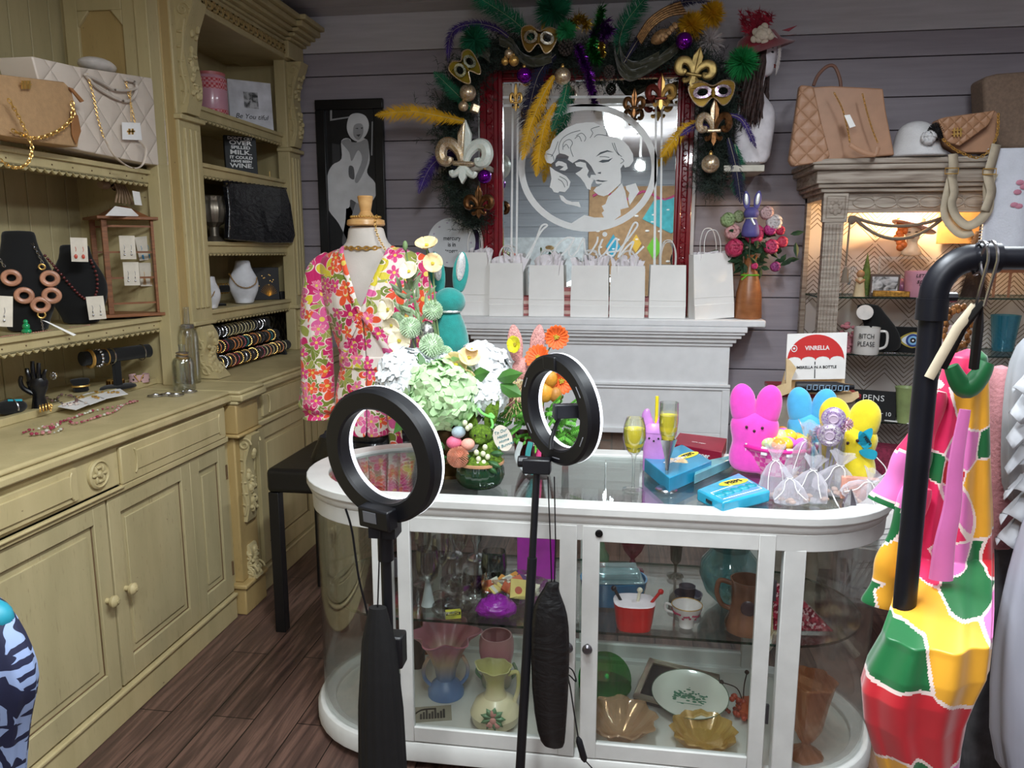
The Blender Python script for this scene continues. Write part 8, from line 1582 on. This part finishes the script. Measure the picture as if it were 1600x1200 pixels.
for dx in (0,5,10): slabY(m,[(1490 + dx,200),(1492.5 + dx,199),(1492.5 + dx,213),(1490 + dx,214)],Y - .064,.004)
slabY(m,[(1488,203),(1504,202),(1504,204),(1488,205)],Y - .065,.004); slabY(m,[(1488,209),(1504,208),(1504,210),(1488,211)],Y - .065,.004); wp('emblem',m,GOLD,t); m = MB(); chain(m,path([(1560,180),(1558,210),(1545,236),(1528,246),(1510,242),(1490,232),(1472,216)],Y=Y - .06),.009,.0022); wp('chain_strap',m,GOLD,t)
m = MB(); fluffc = at(1464,205,Y=3.88); m.ell((0,0,0),.022,12); pom(m,(0,0,0),.04,200,.002); solo('fur_pompom',m,mt((26,24,26),.9),'black fur pompom between the white hat and the crossbody bag','pompom',fluffc,smooth=0)
m = MB(); slabY(m,[(1537,120),(1560,114),(1640,108),(1650,236),(1562,232),(1540,190)],4.1,.16); wsolo('fabric_tote',m,mt((134,112,96),.9,var=.1,vs=80,bump=.4,bs=200,name='brown_fabric'),'tall brown fabric tote at the right end of the curio cabinet top','bag',bev=.02,seg=3)
# webbing strap draping down
t = thing('webbing_strap','cream webbing bag strap looping down from the curio cabinet top','strap',at(1520,340,Y=3.82)); c = Vector(t.location)
def ribb(m,pts,w_,Y):
 P = smoothp([at(a,b,Y=Y) - c for a,b in pts],6); L_,R_ = [],[]
 for i,q_ in enumerate(P):
  t_ = (P[min(len(P) - 1,i + 1)] - P[max(0,i - 1)]).normalized(); n1 = t_.cross(Vector((0,1,0))).normalized(); L_.append(q_ - n1 * w_ / 2); R_.append(q_ + n1 * w_ / 2 + Vector((0,.012,0)))
 n = len(P); m.add(L_ + R_,[(i,i + 1,n + i + 1,n + i) for i in range(n - 1)])
m = MB(); ribb(m,[(1490,240),(1490,266),(1480,310),(1478,335),(1490,355),(1505,365),(1520,360)],.045,3.84); ribb(m,[(1487,268),(1492,300),(1488,318),(1495,338),(1512,352),(1530,345),(1545,325),(1545,290),(1553,270)],.04,3.83); ribb(m,[(1558,225),(1550,255),(1545,275),(1550,300),(1540,330)],.045,3.82); part('webbing',m,mt((182,168,146),.7,name='cream_webbing'),t,thick=.002)
for a,b in ((1487,267),(1546,268)): m = MB(); w_ = .028; q_ = at(a,b,Y=3.815) - c; m.tube([q_ + Vector((x_ * w_,0,z_ * .012)) for x_,z_ in ((-1,-1),(1,-1),(1,1),(-1,1))],.003,5,closed=True); part('gold_slider',m,GOLD,t)
# hanging white towel
m = MB(); P0 = at(1548,232,Y=3.86); P1 = at(1546,395,Y=3.86); W_ = .42; m.grid(lambda u_,v: (P0.x + W_ * u_,3.86 + .012 * math.sin(u_ * 14) * v,P0.z + (P1.z - P0.z) * v),30,20); t = thing('embroidered_towel','white towel with faint pink embroidery hanging at the right of the curio cabinet','towel',P0); m.v = [tuple(Vector(v) - P0) for v in m.v]; part('towel_cloth',m,mt((206,208,218),.9,var=.04,bump=.6,bs=120,name='terry_cloth'),t,thick=.01)
m = MB()
for a,b in ((1594,285),(1590,300),(1585,320),(1600,292),(1592,322)): m.ell(at(a,b,Y=3.846) - P0,(.018,.003,.012),8,nr=4)
part('embroidery',m,mt((196,130,150),.7),t); m = MB()
for k in range(40): m.tube([Vector((.0,-.002,-.004 * k * 3.6)),Vector((-.014,-.004,-.004 * k * 3.6 - .004))],.0022,4)
part('fringe',m,mt((206,208,218),.9),t)
# --- shelf goods (shelf 1 z 1.328) ---
S1,S2,S3 = 1.3285,1.0455,.7005
SKN = mt((226,206,180),.4,name='painted_porcelain')
p,r0,s = C(1420,4.2,S1); z0 = 62 * s; t = thing('acrylic_stand','low clear acrylic riser on the top shelf of the curio','stand',p,r0); m = MB(); m.b(-46 * s,60 * s,-.05,.06,56 * s,60 * s); m.b(-46 * s,-43 * s,-.05,.06,0,56 * s); m.b(57 * s,60 * s,-.05,.06,0,56 * s); part('riser',m,GWARE,t)
t = thing('lady_head_vase','vintage lady head vase with wide pink hat on the acrylic riser','vase',p + Vector((-2 * s,.0,60 * s)),r0); m = MB(); m.loft([(0,0,0,14 * s,10 * s),(0,0,8 * s,16 * s,10 * s),(0,0,16 * s,8 * s,7 * s),(0,0,22 * s,7 * s,6 * s),(0,-1 * s,28 * s,10 * s,9 * s),(0,-1 * s,38 * s,12 * s,11 * s),(0,0,48 * s,11 * s,10 * s)],22); hd = part('head',m,SKN,t,sub=1)
m = MB(); m.ell((0,-11 * s,34 * s),(2 * s,2.5 * s,3 * s),8); part('nose',m,SKN,hd); m = MB(); m.ell((0,-11 * s,29 * s),(3 * s,1.6 * s,1.4 * s),8); part('lips',m,mt((180,50,50),.4),hd)
for sx in (-1,1): m = MB(); m.ell((sx * 5 * s,-10.5 * s,37 * s),(2.4 * s,1.2 * s,.9 * s),8); part('eye',m,mt((60,40,30),.4),hd)
m = MB(); m.lathe([(32 * s,0),(33 * s,1.5 * s),(14 * s,8 * s),(12 * s,16 * s),(0,19 * s)],30,T(0,0,44 * s,ry=.3,rx=-.15)); part('wide_hat',m,mt((214,180,180),.5),t); m = MB()
for k in range(12): m.ell((-16 * s + random.gauss(0,4) * s,-4 * s,(14 + k * 3.6) * s),6 * s,9,nr=6)
part('auburn_curls',m,mt((206,112,50),.5,var=.2),t)
THING('mask_vase','small cream face-shaped planter below the lady head vase','vase',1432,460.5,S1,[(0,0),(12,0),(15,8),(14,22),(12,30),(10,30),(0,4)],mt((216,200,150),.4)); THING('lilac_ball','lilac glossy ball ornament left of the face planter','ornament',1408,461.5,S1,[(0,0),(8,1),(12,6),(14,13),(12,21),(7,26),(0,27)],mt((170,110,150),.2,coat=.5))
p,r0,s = C(1452,4.1,S1); t = thing('pink_mug','pink mug lettered with a tea slogan on the top shelf of the curio','mug',ony(1440,4.08,S1),face(p)); m = MB(); m.lathe([(r * s,h * s) for r,h in ((0,0),(24,0),(26,6),(27,40),(25,40),(23,6),(0,4))],36,cap0=False,cap1=False); part('mug_body',m,mt((198,140,158),.35),t)
for k,tx in enumerate(("LET'S",'spill','THE','Tea')): text(tx,(7 if k % 2 == 0 else 10) * s,INK,t,T(-2 * s + 1.5 * k * s,-27.5 * s,(33 - 8.5 * k) * s),shear=.2,bold=.0002)
p,r0,s = C(1381,4.12,S1); t = board('shadow_frame','small dark framed picture box on the top shelf of the curio','frame',p,42 * s,34 * s,.03,r0,mt((70,50,40),.4)); m = MB(); m.b(-18 * s,18 * s,-.002,0,5 * s,30 * s); part('inner_picture',m,mottled(),t)
p,r0,s = C(1392,4.08,S1); m = MB(); m.b(-26 * s,26 * s,-.03,.03,0,9 * s); solo('gold_tray',m,mt((176,130,60),.3,.8,var=.3,vs=90),'shallow gold tray in front of the small dark frame','tray',p,r0,bev=.003)
p,r0,s = C(1342,4.06,S1); t = thing('angel_figurine','small carved figurine in a pale dress on the top shelf of the curio','figurine',p,r0); m = MB(); m.loft([(0,0,0,9 * s,6 * s),(0,0,14 * s,7 * s,5 * s),(0,0,24 * s,6 * s,5 * s),(0,0,30 * s,3 * s,3 * s)],16); part('gown',m,mt((198,176,140),.6),t); m = MB(); m.ell((0,0,35 * s),6 * s,12); part('head',m,mt((176,130,90),.6),t); m = MB(); m.tube([(-6 * s,-3 * s,26 * s),(0,-8 * s,22 * s),(6 * s,-3 * s,26 * s)],2 * s,8); part('arms',m,mt((176,130,90),.6),t)
p,r0,s = C(1351,4.2,S1); m = MB(); m.lathe([(7 * s,0),(8 * s,12 * s),(6 * s,36 * s),(0,66 * s)],16); solo('cone_tree',m,mt((90,110,50),.8,var=.2,vs=80),'small green cone tree behind the figurine in the curio','ornament',p)
p,r0,s = C(1325,4.08,S1); m = MB(); m.lathe([(10 * s,0),(11 * s,22 * s),(9 * s,22 * s)],16); [m.tube([(0,0,18 * s),(dx * s,0,46 * s)],1.6 * s,6) for dx in (-4,0,4,8)]; solo('pen_cup',m,GWARE,'clear cup of colourful pens at the left of the curio top shelf','cup',p,r0)
p,r0,s = C(1520,4.14,S1); m = MB()
for k in range(2600): a = random.random() * 6.28; z = random.random(); rr = (13 + 14 * (1 - z) ** 1.5 + 5 * math.sin(z * 7)) * s; b0 = Vector((rr * .55 * math.cos(a),rr * .55 * math.sin(a),96 * s * z)); e = Vector((math.cos(a),math.sin(a),-.6 + random.gauss(0,.3))).normalized() * .028; m.add([b0,b0 + Vector((.0016,0,0)),b0 + e],[(0,1,2)])
m.lathe([(18 * s,0),(16 * s,10 * s),(9 * s,50 * s),(10 * s,85 * s),(5 * s,100 * s)],16); solo('fur_figurine',m,mt((44,30,26),.9,var=.2),'dark brown furry figure on the top shelf of the curio','figurine',p,smooth=0)
p,r0,s = C(1575,4.1,S1); t = thing('wooden_rack','small wooden peg rack beside the furry figure','rack',p,r0); m = MB(); m.b(-28 * s,40 * s,-.02,.02,38 * s,46 * s); [m.b(x_ * s - .006,x_ * s + .006,-.015,.015,0,38 * s) for x_ in (-20,0,24)]; part('rack_frame',m,WD,t); m = MB(); [m.cyl((x_ * s,-.03,46 * s),.004,.03,8) for x_ in (-20,-5,10,25)]; part('pegs',m,GOLD,t)
p,r0,s = C(1512,4.25,S1); q_ = at(1500,350,Y=4.32); t = board('wine_sign','small orange-lit wooden sign with script near the top of the curio','sign',Vector((q_.x,4.33,q_.z - .1)),.2,.17,.012,0,mt((196,150,100),.6)); text('Grateful',.045,INK,t,T(0,-.001,.10),shear=.3)
# shelf 2
p,r0,s = C(1360,4.1,S2); t = thing('velvet_neck_form','tall black velvet neck form leaning on the middle shelf of the curio','display bust',p,r0); m = MB(); m.rings([[(x_ * s + (dx) * s,y_ * s,z_ * s) for x_,y_ in [(w_ * math.cos(a),10 * math.sin(a)) for a in [2 * PI * i / 20 for i in range(20)]]] for dx,w_,z_ in ((14,26,0),(18,27,18),(10,22,45),(-4,18,62),(-10,18,76))]); part('form',m,VELVET,t,sub=1)
m = MB(); m.lathe([(0,0),(10 * s,0),(12 * s,3 * s),(8 * s,4 * s),(0,4 * s)],20,T(-12 * s,-16 * s,62 * s,rx=1.2)); part('white_pad',m,mt((206,200,196),.6),t)
p,r0,s = C(1352,4.03,S2); t = thing('white_mug','white ceramic mug with thin printed capitals on the middle shelf of the curio','mug',p,r0); m = MB(); CW = mt((206,202,198),.25,var=.02,coat=.4); m.lathe([(r * s,h * s) for r,h in ((0,0),(18,0),(19,4),(19,42),(17.5,42),(17,5),(0,3))],36,cap0=False,cap1=False); part('mug_body',m,CW,t); m = MB(); m.tube(smoothp([(18 * s,0,36 * s),(28 * s,0,34 * s),(28 * s,0,14 * s),(17 * s,0,8 * s)],5),2 * s,8); part('handle',m,CW,t)
for k,tx in enumerate(('BITCH','PLEASE')): text(tx,10.5 * s,INK,t,T(0,-19.6 * s,(29 - 12 * k) * s),sx=.75)
p,r0,s = C(1418,4.1,S2); t = board('evil_eye_clutch','black clutch with jewelled blue eye on the middle shelf of the curio','bag',p,64 * s,40 * s,.03,r0,VELVET); out = [(v.x,v.z) for v in smoothp([(-20 * s,0,20 * s),(0,0,33 * s),(20 * s,0,22 * s),(0,0,8 * s)],6,closed=True)]
for k,(mm,f_) in enumerate(((mt((200,180,90),.3,.6),1),(mt((214,220,226),.3),.8))): m = MB(); m.prism([(a * f_ + 6 * s,(b - 20 * s) * f_ + 20 * s) for a,b in out],.002,y0=-.003 - .002 * k); part('eye_outline' if k == 0 else 'eye_white',m,mm,t)
for k,(R_,cc) in enumerate(((10,(30,60,130)),(7,(130,180,220)),(4,(10,10,20)),(1.5,(230,230,240)))): m = MB(); m.cyl((6 * s,-.006 - .001 * k,20 * s),R_ * s,.001,20,axis='Y'); part('iris_ring',m,mt(cc,.3),t)
THING('blue_glass','ribbed blue glass tumbler at the right of the curio middle shelf','glass',1566,548,S2,[(0,0),(14,0),(20,56),(18,56),(12,4),(0,4)],tinted((90,180,205),.4),wob=lambda a,z,i: 1 + .03 * math.cos(14 * a))
p,r0,s = C(1472,4.12,S2); t = board('pink_card','pale pink card with script behind the black pole on the curio','card',p,30 * s,44 * s,.004,r0,mt((206,184,184),.6)); text('you',9 * s,INK,t,T(8 * s,-.001,30 * s),shear=.3)
p,r0,s = C(1322,4.1,S2); m = MB(); [m.ell((random.gauss(0,7) * s,random.gauss(0,4) * s,random.uniform(3,44) * s),(4 * s,4 * s,3 * s),7,nr=5) for _ in range(26)]; m.lathe([(8 * s,0),(9 * s,22 * s),(7 * s,22 * s)],14); solo('pink_dried_flowers',m,mt((176,110,120),.7,var=.2),'small pot of dried pink flowers left of the white mug','flowers',p)
p,r0,s = C(1390,4.04,S2); m = MB(); beads(m,[(-8 * s,0,.004),(0,-4 * s,.006),(9 * s,0,.004)],.006); solo('ring_pair',m,SILVER,'silver rings lying between the white mug and the eye clutch','rings',p)
# shelf 3
p,r0,s = C(1362,4.08,S3); t = board('chalkboard_sign','small black chalkboard pricing pens on the lower curio shelf','sign',p,66 * s,46 * s,.01,r0,mt((24,24,26),.8)); text('PENS',13 * s,WHITEINK,t,T(0,-.001,34 * s),sp=1.1); text('$6.00',10 * s,WHITEINK,t,T(-10 * s,-.001,20 * s)); text('2 for 10',9 * s,WHITEINK,t,T(12 * s,-.001,10 * s))
THING('green_vase','pale green tapered vase on the lower curio shelf','vase',1412,660,S3,[(0,0),(10,0),(15,50),(17,56),(14,56),(0,4)],mt((150,166,110),.4)); p,r0,s = C(1385,4.15,S3); m = MB(); m.b(-36 * s,46 * s,-.03,.03,44 * s,74 * s); solo('dark_box',m,mt((56,50,52),.5),'dark box standing behind the green vase','box',ony(1385,4.2,S3) - Vector((0,0,44 * s)),r0)
p,r0,s = C(1400,4.05,S3); m = MB(); m.b(-20 * s,30 * s,-.02,.02,0,.004); solo('white_pen_tray',m,PAPER,'white slips lying in front of the green vase','paper',p,r0 - .3)
p,r0,s = C(1395,4.1,.3505); m = MB(); m.b(-30 * s,40 * s,-.06,.06,0,62 * s); solo('pink_box',m,mt((150,50,80),.5,var=.25,vs=60),'dark pink patterned box on the lowest curio shelf','box',p,r0)
# umbrella sign on a wooden stand (on a small cream pedestal behind the case)
q_ = at(1270,612,Y=3.45); t = thing('display_plinth','dark red topped plinth carrying the bottle umbrella display','plinth',(q_.x,3.56,0)); m = MB(); m.b(-.15,.17,-.14,.14,0,q_.z - .02); part('column',m,mt((150,140,128),.6),t); m = MB(); m.b(-.16,.19,-.15,.15,q_.z - .02,q_.z); part('top_board',m,mt((130,20,34),.5),t,bev=.003); zb = q_.z
c = at(1268,612,Y=3.45); s = mpp(c); PLY = woodm((206,176,130),(222,196,154),(4,4,4),.6); t = thing('wooden_cradle','plywood cradle stand with cut-out arms holding the umbrella bottle','stand',(c.x,3.45,zb)); f = lambda a,b: ((a - 1268) * s,(612 - b) * s)
for yy,pts in ((0,[(1206,604),(1218,616),(1232,610),(1232,588),(1238,572),(1228,560),(1222,556),(1224,596),(1214,600)]),(.0,[(1318,610),(1330,606),(1332,614),(1322,622),(1312,624),(1296,612)])): m = MB(); m.prism([f(a,b) for a,b in pts],.014,y0=-.07); part('arm',m,PLY,t)
m = MB(); m.prism([f(a,b) for a,b in ((1222,612),(1228,582),(1300,592),(1305,578),(1318,578),(1318,612))],.012,y0=.02); m.b(-46 * s,54 * s,-.06,.07,0,.012); part('back_rest',m,PLY,t)
t = thing('sign_board','white sign with red umbrella logo and bottle umbrella lettering','sign',(c.x,3.44,zb + 0)); t.rotation_euler = (0,-.045,.0); m = MB(); m.prism([f(a,b) for a,b in ((1227,592),(1316,592),(1318,520),(1230,520))],.004); part('board',m,PAPER,t); m = MB()
pts = [f(1272 + 42 * math.cos(a),562 - 40 * math.sin(a)) for a in [PI * i / 20 for i in range(21)]]
for k in range(4):
 x1_ = 1230 + 21 * k; pts += [f(x1_ + 10.5 - 10.5 * math.cos(a),562 - 6 * math.sin(a)) for a in [PI * i / 6 for i in range(1,6)]] + [f(x1_ + 21,562)]
m.prism(pts[:-1],.001,y0=-.0032); part('red_umbrella',m,mt((204,44,44),.6,var=.02),t)
text('VINRELLA',9.2 * s,WHITEINK,t,T(6 * s,-.0038,(612 - 543) * s),bold=.0006,sx=.88); m = MB(); torus(m,(-28 * s,-.0038,(612 - 543) * s),4 * s,.7 * s,ax='Y',sy=1.2); m.ell((-28 * s,-.0038,(612 - 543) * s),(1.8 * s,.5 * s,1.8 * s),8); part('drop_logo',m,WHITEINK,t)
text('UMBRELLA IN A BOTTLE',6 * s,INK,t,T(4 * s,-.0028,(612 - 573) * s),bold=.0004,sx=.95); m = MB(); m.b(-.5 * s + 3 * s,.9 * s + 3 * s,-.0030,-.0022,22 * s,36 * s); m.b(-.5 * s + 3 * s,.9 * s + 3 * s,-.0030,-.0022,43 * s,48 * s); part('handle_print',m,INK,t)
t = thing('umbrella_bottle','black patterned bottle-shaped umbrella lying on the plywood cradle','umbrella',(c.x,3.37,zb + 12 * s)); m = MB(); m.lathe([(0,0),(8 * s,0),(8.5 * s,4 * s),(8.5 * s,60 * s),(6 * s,70 * s),(4 * s,84 * s),(0,84 * s)],24,T(-30 * s,0,0,ry=PI / 2 - .02)); part('sleeve',m,mt((16,18,26),.5),t); m = MB()
for k in range(7):
 x_ = (-16 + 9 * k) * s
 for b_ in ((0,7,4,5),(0,1,-3,5),(5.5,6.5,-3,3),(2,6.5,-3,-2)): m.b(x_ + b_[0] * s,x_ + b_[1] * s,-.0005 - 8.6 * s,-8.3 * s,b_[2] * s,b_[3] * s)
part('key_pattern',m,mt((150,180,210),.5),t)
# ================= GARMENT RACK =================
YP = 1.14; a0 = at(1436,700,Y=YP); PX = a0.x; PR = .0158; RZ = at(1500,403,Y=YP).z; t = thing('garment_rack','black iron pipe garment rack carrying the printed dress','clothes rack',(PX,YP,0)); IR = mt((20,21,30),.4,.3,var=.15,name='black_iron_pipe')
m = MB(); m.cyl((0,0,0),PR,RZ - .055,20); part('upright_pipe',m,IR,t); m = MB(); dx = Vector((1,-.03,0)).normalized(); m.tube([Vector((0,0,RZ - .06)) + Vector((0,0,0))] + [Vector((.05 - .05 * math.cos(a),0,RZ - .055 + .055 * math.sin(a))) for a in [PI / 2 * i / 8 for i in range(9)]] + [Vector((.062,0,RZ))],PR * 1.18,18); m.cyl((0,0,RZ - .085),PR * 1.3,.03,20); m.cyl((.05,0,RZ),PR * 1.3,.028,20,axis='X'); part('elbow',m,IR,t)
m = MB(); m.cyl((.06,0,RZ),PR,.9,20,axis='X'); part('top_rail',m,IR,t); m = MB(); m.lathe([(.07,0),(.07,.01),(.03,.014),(.028,.04)],24); part('floor_flange',m,IR,t)
m = MB(); m.tube([(.0,0,at(1430,464,Y=YP).z),(.03,0,at(1430,464,Y=YP).z)],.007,8); part('set_screw',m,IR,t)
def garment(name,lab,cat,rows,Y,mat,seg=56,fold=.06,k=7,gname='cloth',sub=1,th=None):
 c_ = at(rows[-1][0],rows[-1][1],Y=Y); t_ = thing(name,lab,cat,c_); m_ = MB(); R_ = []
 for (px,py,hw,dp) in rows: q = at(px,py,Y=Y); s_ = mpp(q); R_.append((q.x - c_.x,0,q.z - c_.z,hw * s_,dp * s_))
 m_.loft(R_,seg,fold=fold,k=k); part(gname,m_,mat,t_,sub=sub); return t_,c_
PAL = [mt(c_,.42,var=.05,sheen=.3,name='satin_' + n_) for n_,c_ in (('edge',(236,214,208)),('green',(8,100,50)),('yellow',(232,166,40)),('orchid',(222,116,186)),('red',(196,24,40)),('magenta',(222,36,92)))]
SITES = [(1435,655,5,44),(1450,790,5,42),(1405,760,3,34),(1498,690,3,30),(1480,775,3,34),(1470,850,3,26),(1520,640,2,34),(1525,760,2,46),(1530,565,1,24),(1496,560,5,22),(1528,690,1,26),(1500,900,1,46),(1490,1005,2,66),(1415,930,2,46),(1538,965,3,44),(1540,870,4,28),(1465,1125,4,56),(1390,1110,4,58),(1400,1015,1,44),(1365,905,2,30),(1478,725,4,20),(1438,1215,1,44),(1385,1200,2,34),(1440,880,5,24),(1490,1200,3,34),(1440,590,1,22),(1375,800,1,26),(1455,720,1,20)]
ZA,ZBt = at(1430,860,Y=1.27).z,at(1430,990,Y=1.08).z
yof = lambda z: -.19 * max(0,min(1,(ZA - z) / (ZA - ZBt)))
def printed(mb,c_,Y,grow=1):
 out = []
 for f_ in mb.f:
  v = sum((Vector(mb.v[i]) for i in f_),Vector()) / len(f_) + c_; dz = v.z - EYE; Yv = Y + yof(v.z)
  r_ = v.x * math.cos(YAW) + Yv * math.sin(YAW); fw_ = -v.x * math.sin(YAW) + Yv * math.cos(YAW); zc_ = fw_ * math.cos(PITCH) - dz * math.sin(PITCH); px = 800 + FPX * r_ / zc_; py = 600 - FPX * (fw_ * math.sin(PITCH) + dz * math.cos(PITCH)) / zc_
  px += 5 * math.sin(py * .045); py += 7 * math.sin(px * .05)
  D = sorted((math.hypot(px - a,(py - b) * .85) / w_,k_) for a,b,k_,w_ in SITES); k_ = D[0][1]
  d2 = next((d for d,q in D if q != k_),9); out.append(0 if d2 - D[0][0] < .09 else k_)
 mb.mi = out
DY = 1.27; c = at(1430,1230,Y=DY); t = thing('printed_dress','satin dress in bold pink, red, green and yellow shapes hanging on the iron rack','dress',c)
LR = [(545,1512,1530),(556,1484,1542),(575,1474,1544),(600,1466,1544),(660,1456,1545),(700,1448,1546),(750,1436,1547),(800,1424,1549),(875,1412,1550),(950,1395,1549),(1000,1378,1546),(1040,1356,1541),(1075,1346,1524),(1120,1350,1506),(1160,1362,1498),(1200,1374,1493),(1235,1382,1490)]
m = MB(); RR_ = []; NR = 340
for i in range(NR + 1):
 y_ = 545 + 690 * i / NR; k_ = max(j for j in range(len(LR)) if LR[j][0] <= y_ + .01); k_ = min(k_,len(LR) - 2); u_ = (y_ - LR[k_][0]) / (LR[k_ + 1][0] - LR[k_][0]); l_ = LR[k_][1] * (1 - u_) + LR[k_ + 1][1] * u_; r_ = LR[k_][2] * (1 - u_) + LR[k_ + 1][2] * u_
 yo = -.19 * max(0,min(1,(y_ - 860) / 130)) ; yo = yo if yo > -.19 else -.19; a_,b_ = at(l_,y_,Y=DY + yo) - c,at(r_,y_,Y=DY + yo) - c; hx = (b_.x - a_.x) / 2; am = min(1,i / 100) * .006
 RR_.append([((a_.x + b_.x) / 2 + (hx + am * .3 * math.sin(9 * q + i * .012)) * math.cos(q),yo + (min(.06,hx * .75) + am * math.sin(8 * q + 2 * math.sin(i * .012))) * math.sin(q),a_.z + (b_.z - a_.z) * (.5 + .5 * math.cos(q))) for q in [2 * PI * j / 260 for j in range(260)]])
m.rings(RR_); printed(m,c,DY); part('dress_body',m,PAL,t,smooth=60)
def psleeve(pts,rad,nm,Y,dy=0):
 m = MB(); P = smoothp([at(a,b,Y=Y) - c + Vector((0,dy,0)) for a,b in pts],14); n = len(P); m.tube(P,[rad[0] + (rad[1] - rad[0]) * i / n + .003 * math.sin(i * .35) for i in range(n)],60,flat=.55); printed(m,c,Y); part(nm,m,PAL,t,smooth=60)
psleeve([(1462,610),(1440,680),(1415,740),(1392,790)],(.016,.036),'sleeve',1.25); psleeve([(1435,760),(1408,840),(1390,900),(1378,945)],(.02,.03),'tie_end',1.23)
m = MB(); P = smoothp([at(a,b,Y=1.17) - c for a,b in ((1508,640),(1494,720),(1488,790),(1476,850),(1470,905))],6); m.tube(P,[.008 + .0004 * i for i in range(len(P))],12,flat=.5); part('tie_strap',m,PAL[3],t)
m = MB(); P = smoothp([at(a,b,Y=1.18) - c for a,b in ((1486,572),(1498,596),(1512,606),(1530,588),(1542,566))],5); m.tube(P,[.010 + .006 * math.sin(PI * i / len(P)) for i in range(len(P))],12,flat=.7); part('draped_collar',m,PAL[1],t)
def hanger(a,lab,Y,mat):
 p_ = at(a[0],a[1],Y=Y); t_ = thing('clothes_hanger',lab,'hanger',p_); m_ = MB(); top = Vector((p_.x,Y,RZ)); hk = [top + Vector((0,-.024 * math.sin(q) if True else 0,PR + .006 + .0 - .024 * (1 - math.cos(q)))) for q in [-2.6 + .3 * i for i in range(15)]]; m_.tube([v - p_ for v in hk] + [Vector((0,0,.0))],.0022,6); part('wire_hook',m_,SILVER,t_); return t_,p_
t,p = hanger((1524,478),'wire hook hanger with cream neck strap holding the printed dress',1.12,0); m = MB(); m.tube([(0,0,0),(-.02,-.0,-.03),(-.05,-.0,-.10)],.007,8,flat=.3); part('cream_shoulder',m,mt((200,186,160),.5),t)
t,p = hanger((1538,478),'black hanger just right of the cream strap hanger',1.10,0); m = MB(); m.tube([(-.025,.05,-.09),(-.012,.03,-.03),(0,.01,0),(.008,.03,-.03),(.016,.05,-.09)],.007,8); part('shoulder_frame',m,BLACK,t)
m = MB()
for k in range(60): a = k * .21; m.ell((.017 * math.cos(a) + random.gauss(0,.002),random.gauss(0,.004),.03 * math.sin(a) + random.gauss(0,.002)),(.0035,.0035,.005),6,nr=4)
solo('beaded_wreath',m,[mt((140,90,44),.5,var=.4,vs=90)],'small red and gold beaded necklace looped on the hanger','necklace',at(1497,512,Y=1.19))
garment('knit_cardigan','pink and white knit cardigan hanging right of the printed dress','cardigan',[(1565,570,12,14),(1566,590,20,30),(1566,640,24,38),(1564,720,26,40),(1560,800,24,40),(1556,860,16,36)],1.36,mt((176,120,126),.9,var=.16,vs=6,bump=.5,bs=160,name='pink_knit'),fold=.08,k=5)
t,c = garment('ruffled_blouse','white ruffled blouse hanging beside the pink knit cardigan','blouse',[(1625,520,20,20),(1620,560,40,30),(1618,640,44,32),(1616,720,44,32),(1614,800,40,30)],1.3,mt((150,152,158),.7,var=.06),fold=.12,k=9)
for k in range(7): m = MB(); z_ = at(1610,570 + 38 * k,Y=1.3).z - c.z; m.grid(lambda u_,v: ((-.05 + .12 * u_) - .03 * v * (1 + .4 * math.sin(9 * u_)),-.045 - .02 * v + .008 * math.sin(22 * u_ + k),z_ - .035 * v + .008 * math.sin(16 * u_ + k)),24,5); part('ruffle',m,mt((170,172,178),.6,var=.06,sheen=.2),t,thick=.001)
garment('grey_dress','dark grey patterned dress hanging behind the printed one','dress',[(1580,780,24,20),(1575,860,34,30),(1560,950,46,36),(1540,1080,60,40),(1520,1220,70,44)],1.42,mt((70,70,74),.8,var=.3,vs=24),fold=.1,k=9)
garment('white_dress','long white dress hanging nearest the front on the rack','dress',[(1645,760,20,16),(1635,820,34,26),(1625,900,44,32),(1618,980,52,36),(1612,1060,56,40),(1615,1240,60,44)],1.22,mt((170,172,186),.7,var=.05,vs=5),fold=.1,k=7)
# shelf of folded jeans impression behind rack
# blue knotted garment at the left foreground
def blueprint():
 t_ = NT('blue_basket_weave_print'); sp = t_.n('SeparateXYZ'); t_.l(t_.co(),sp.inputs[0]); a = t_.math('ADD',t_.math('MULTIPLY',sp.outputs['X'],1.2),t_.math('MULTIPLY',t_.noise(6),.12)); z = t_.math('ADD',sp.outputs['Z'],t_.math('MULTIPLY',t_.noise(7),.1)); s1 = t_.math('LESS_THAN',t_.math('PINGPONG',t_.math('MULTIPLY',a,80),1),.55); s2 = t_.math('LESS_THAN',t_.math('PINGPONG',t_.math('MULTIPLY',z,80),1),.55)
 ch = t_.math('GREATER_THAN',t_.noise(22,det=0),.5); g = t_.math('GREATER_THAN',t_.noise(26,t_.co(loc=(4,4,4)),det=0),.42); st = t_.mix(ch,t_.mix(s1,(0,0,0,1),(1,1,1,1)),t_.mix(s2,(0,0,0,1),(1,1,1,1))); return t_.set(color=t_.mix(t_.math('MULTIPLY',st,g),lin((22,26,56)),lin((140,158,196))),rough=.7)
t,c = garment('patterned_garment','navy and pale blue woven-print garment in front of the sideboard','clothing',[(-50,930,40,40),(-35,970,62,40),(-20,1020,72,45),(-15,1065,78,48),(-20,1100,72,48),(-25,1160,66,44),(-25,1230,62,44),(-30,1300,60,44)],.95,blueprint(),fold=.08,k=11)
m = MB(); m.ell(at(-25,965,Y=.95) - c,(.045,.03,.03),16); part('teal_trim',m,mt((30,130,150),.5),t)
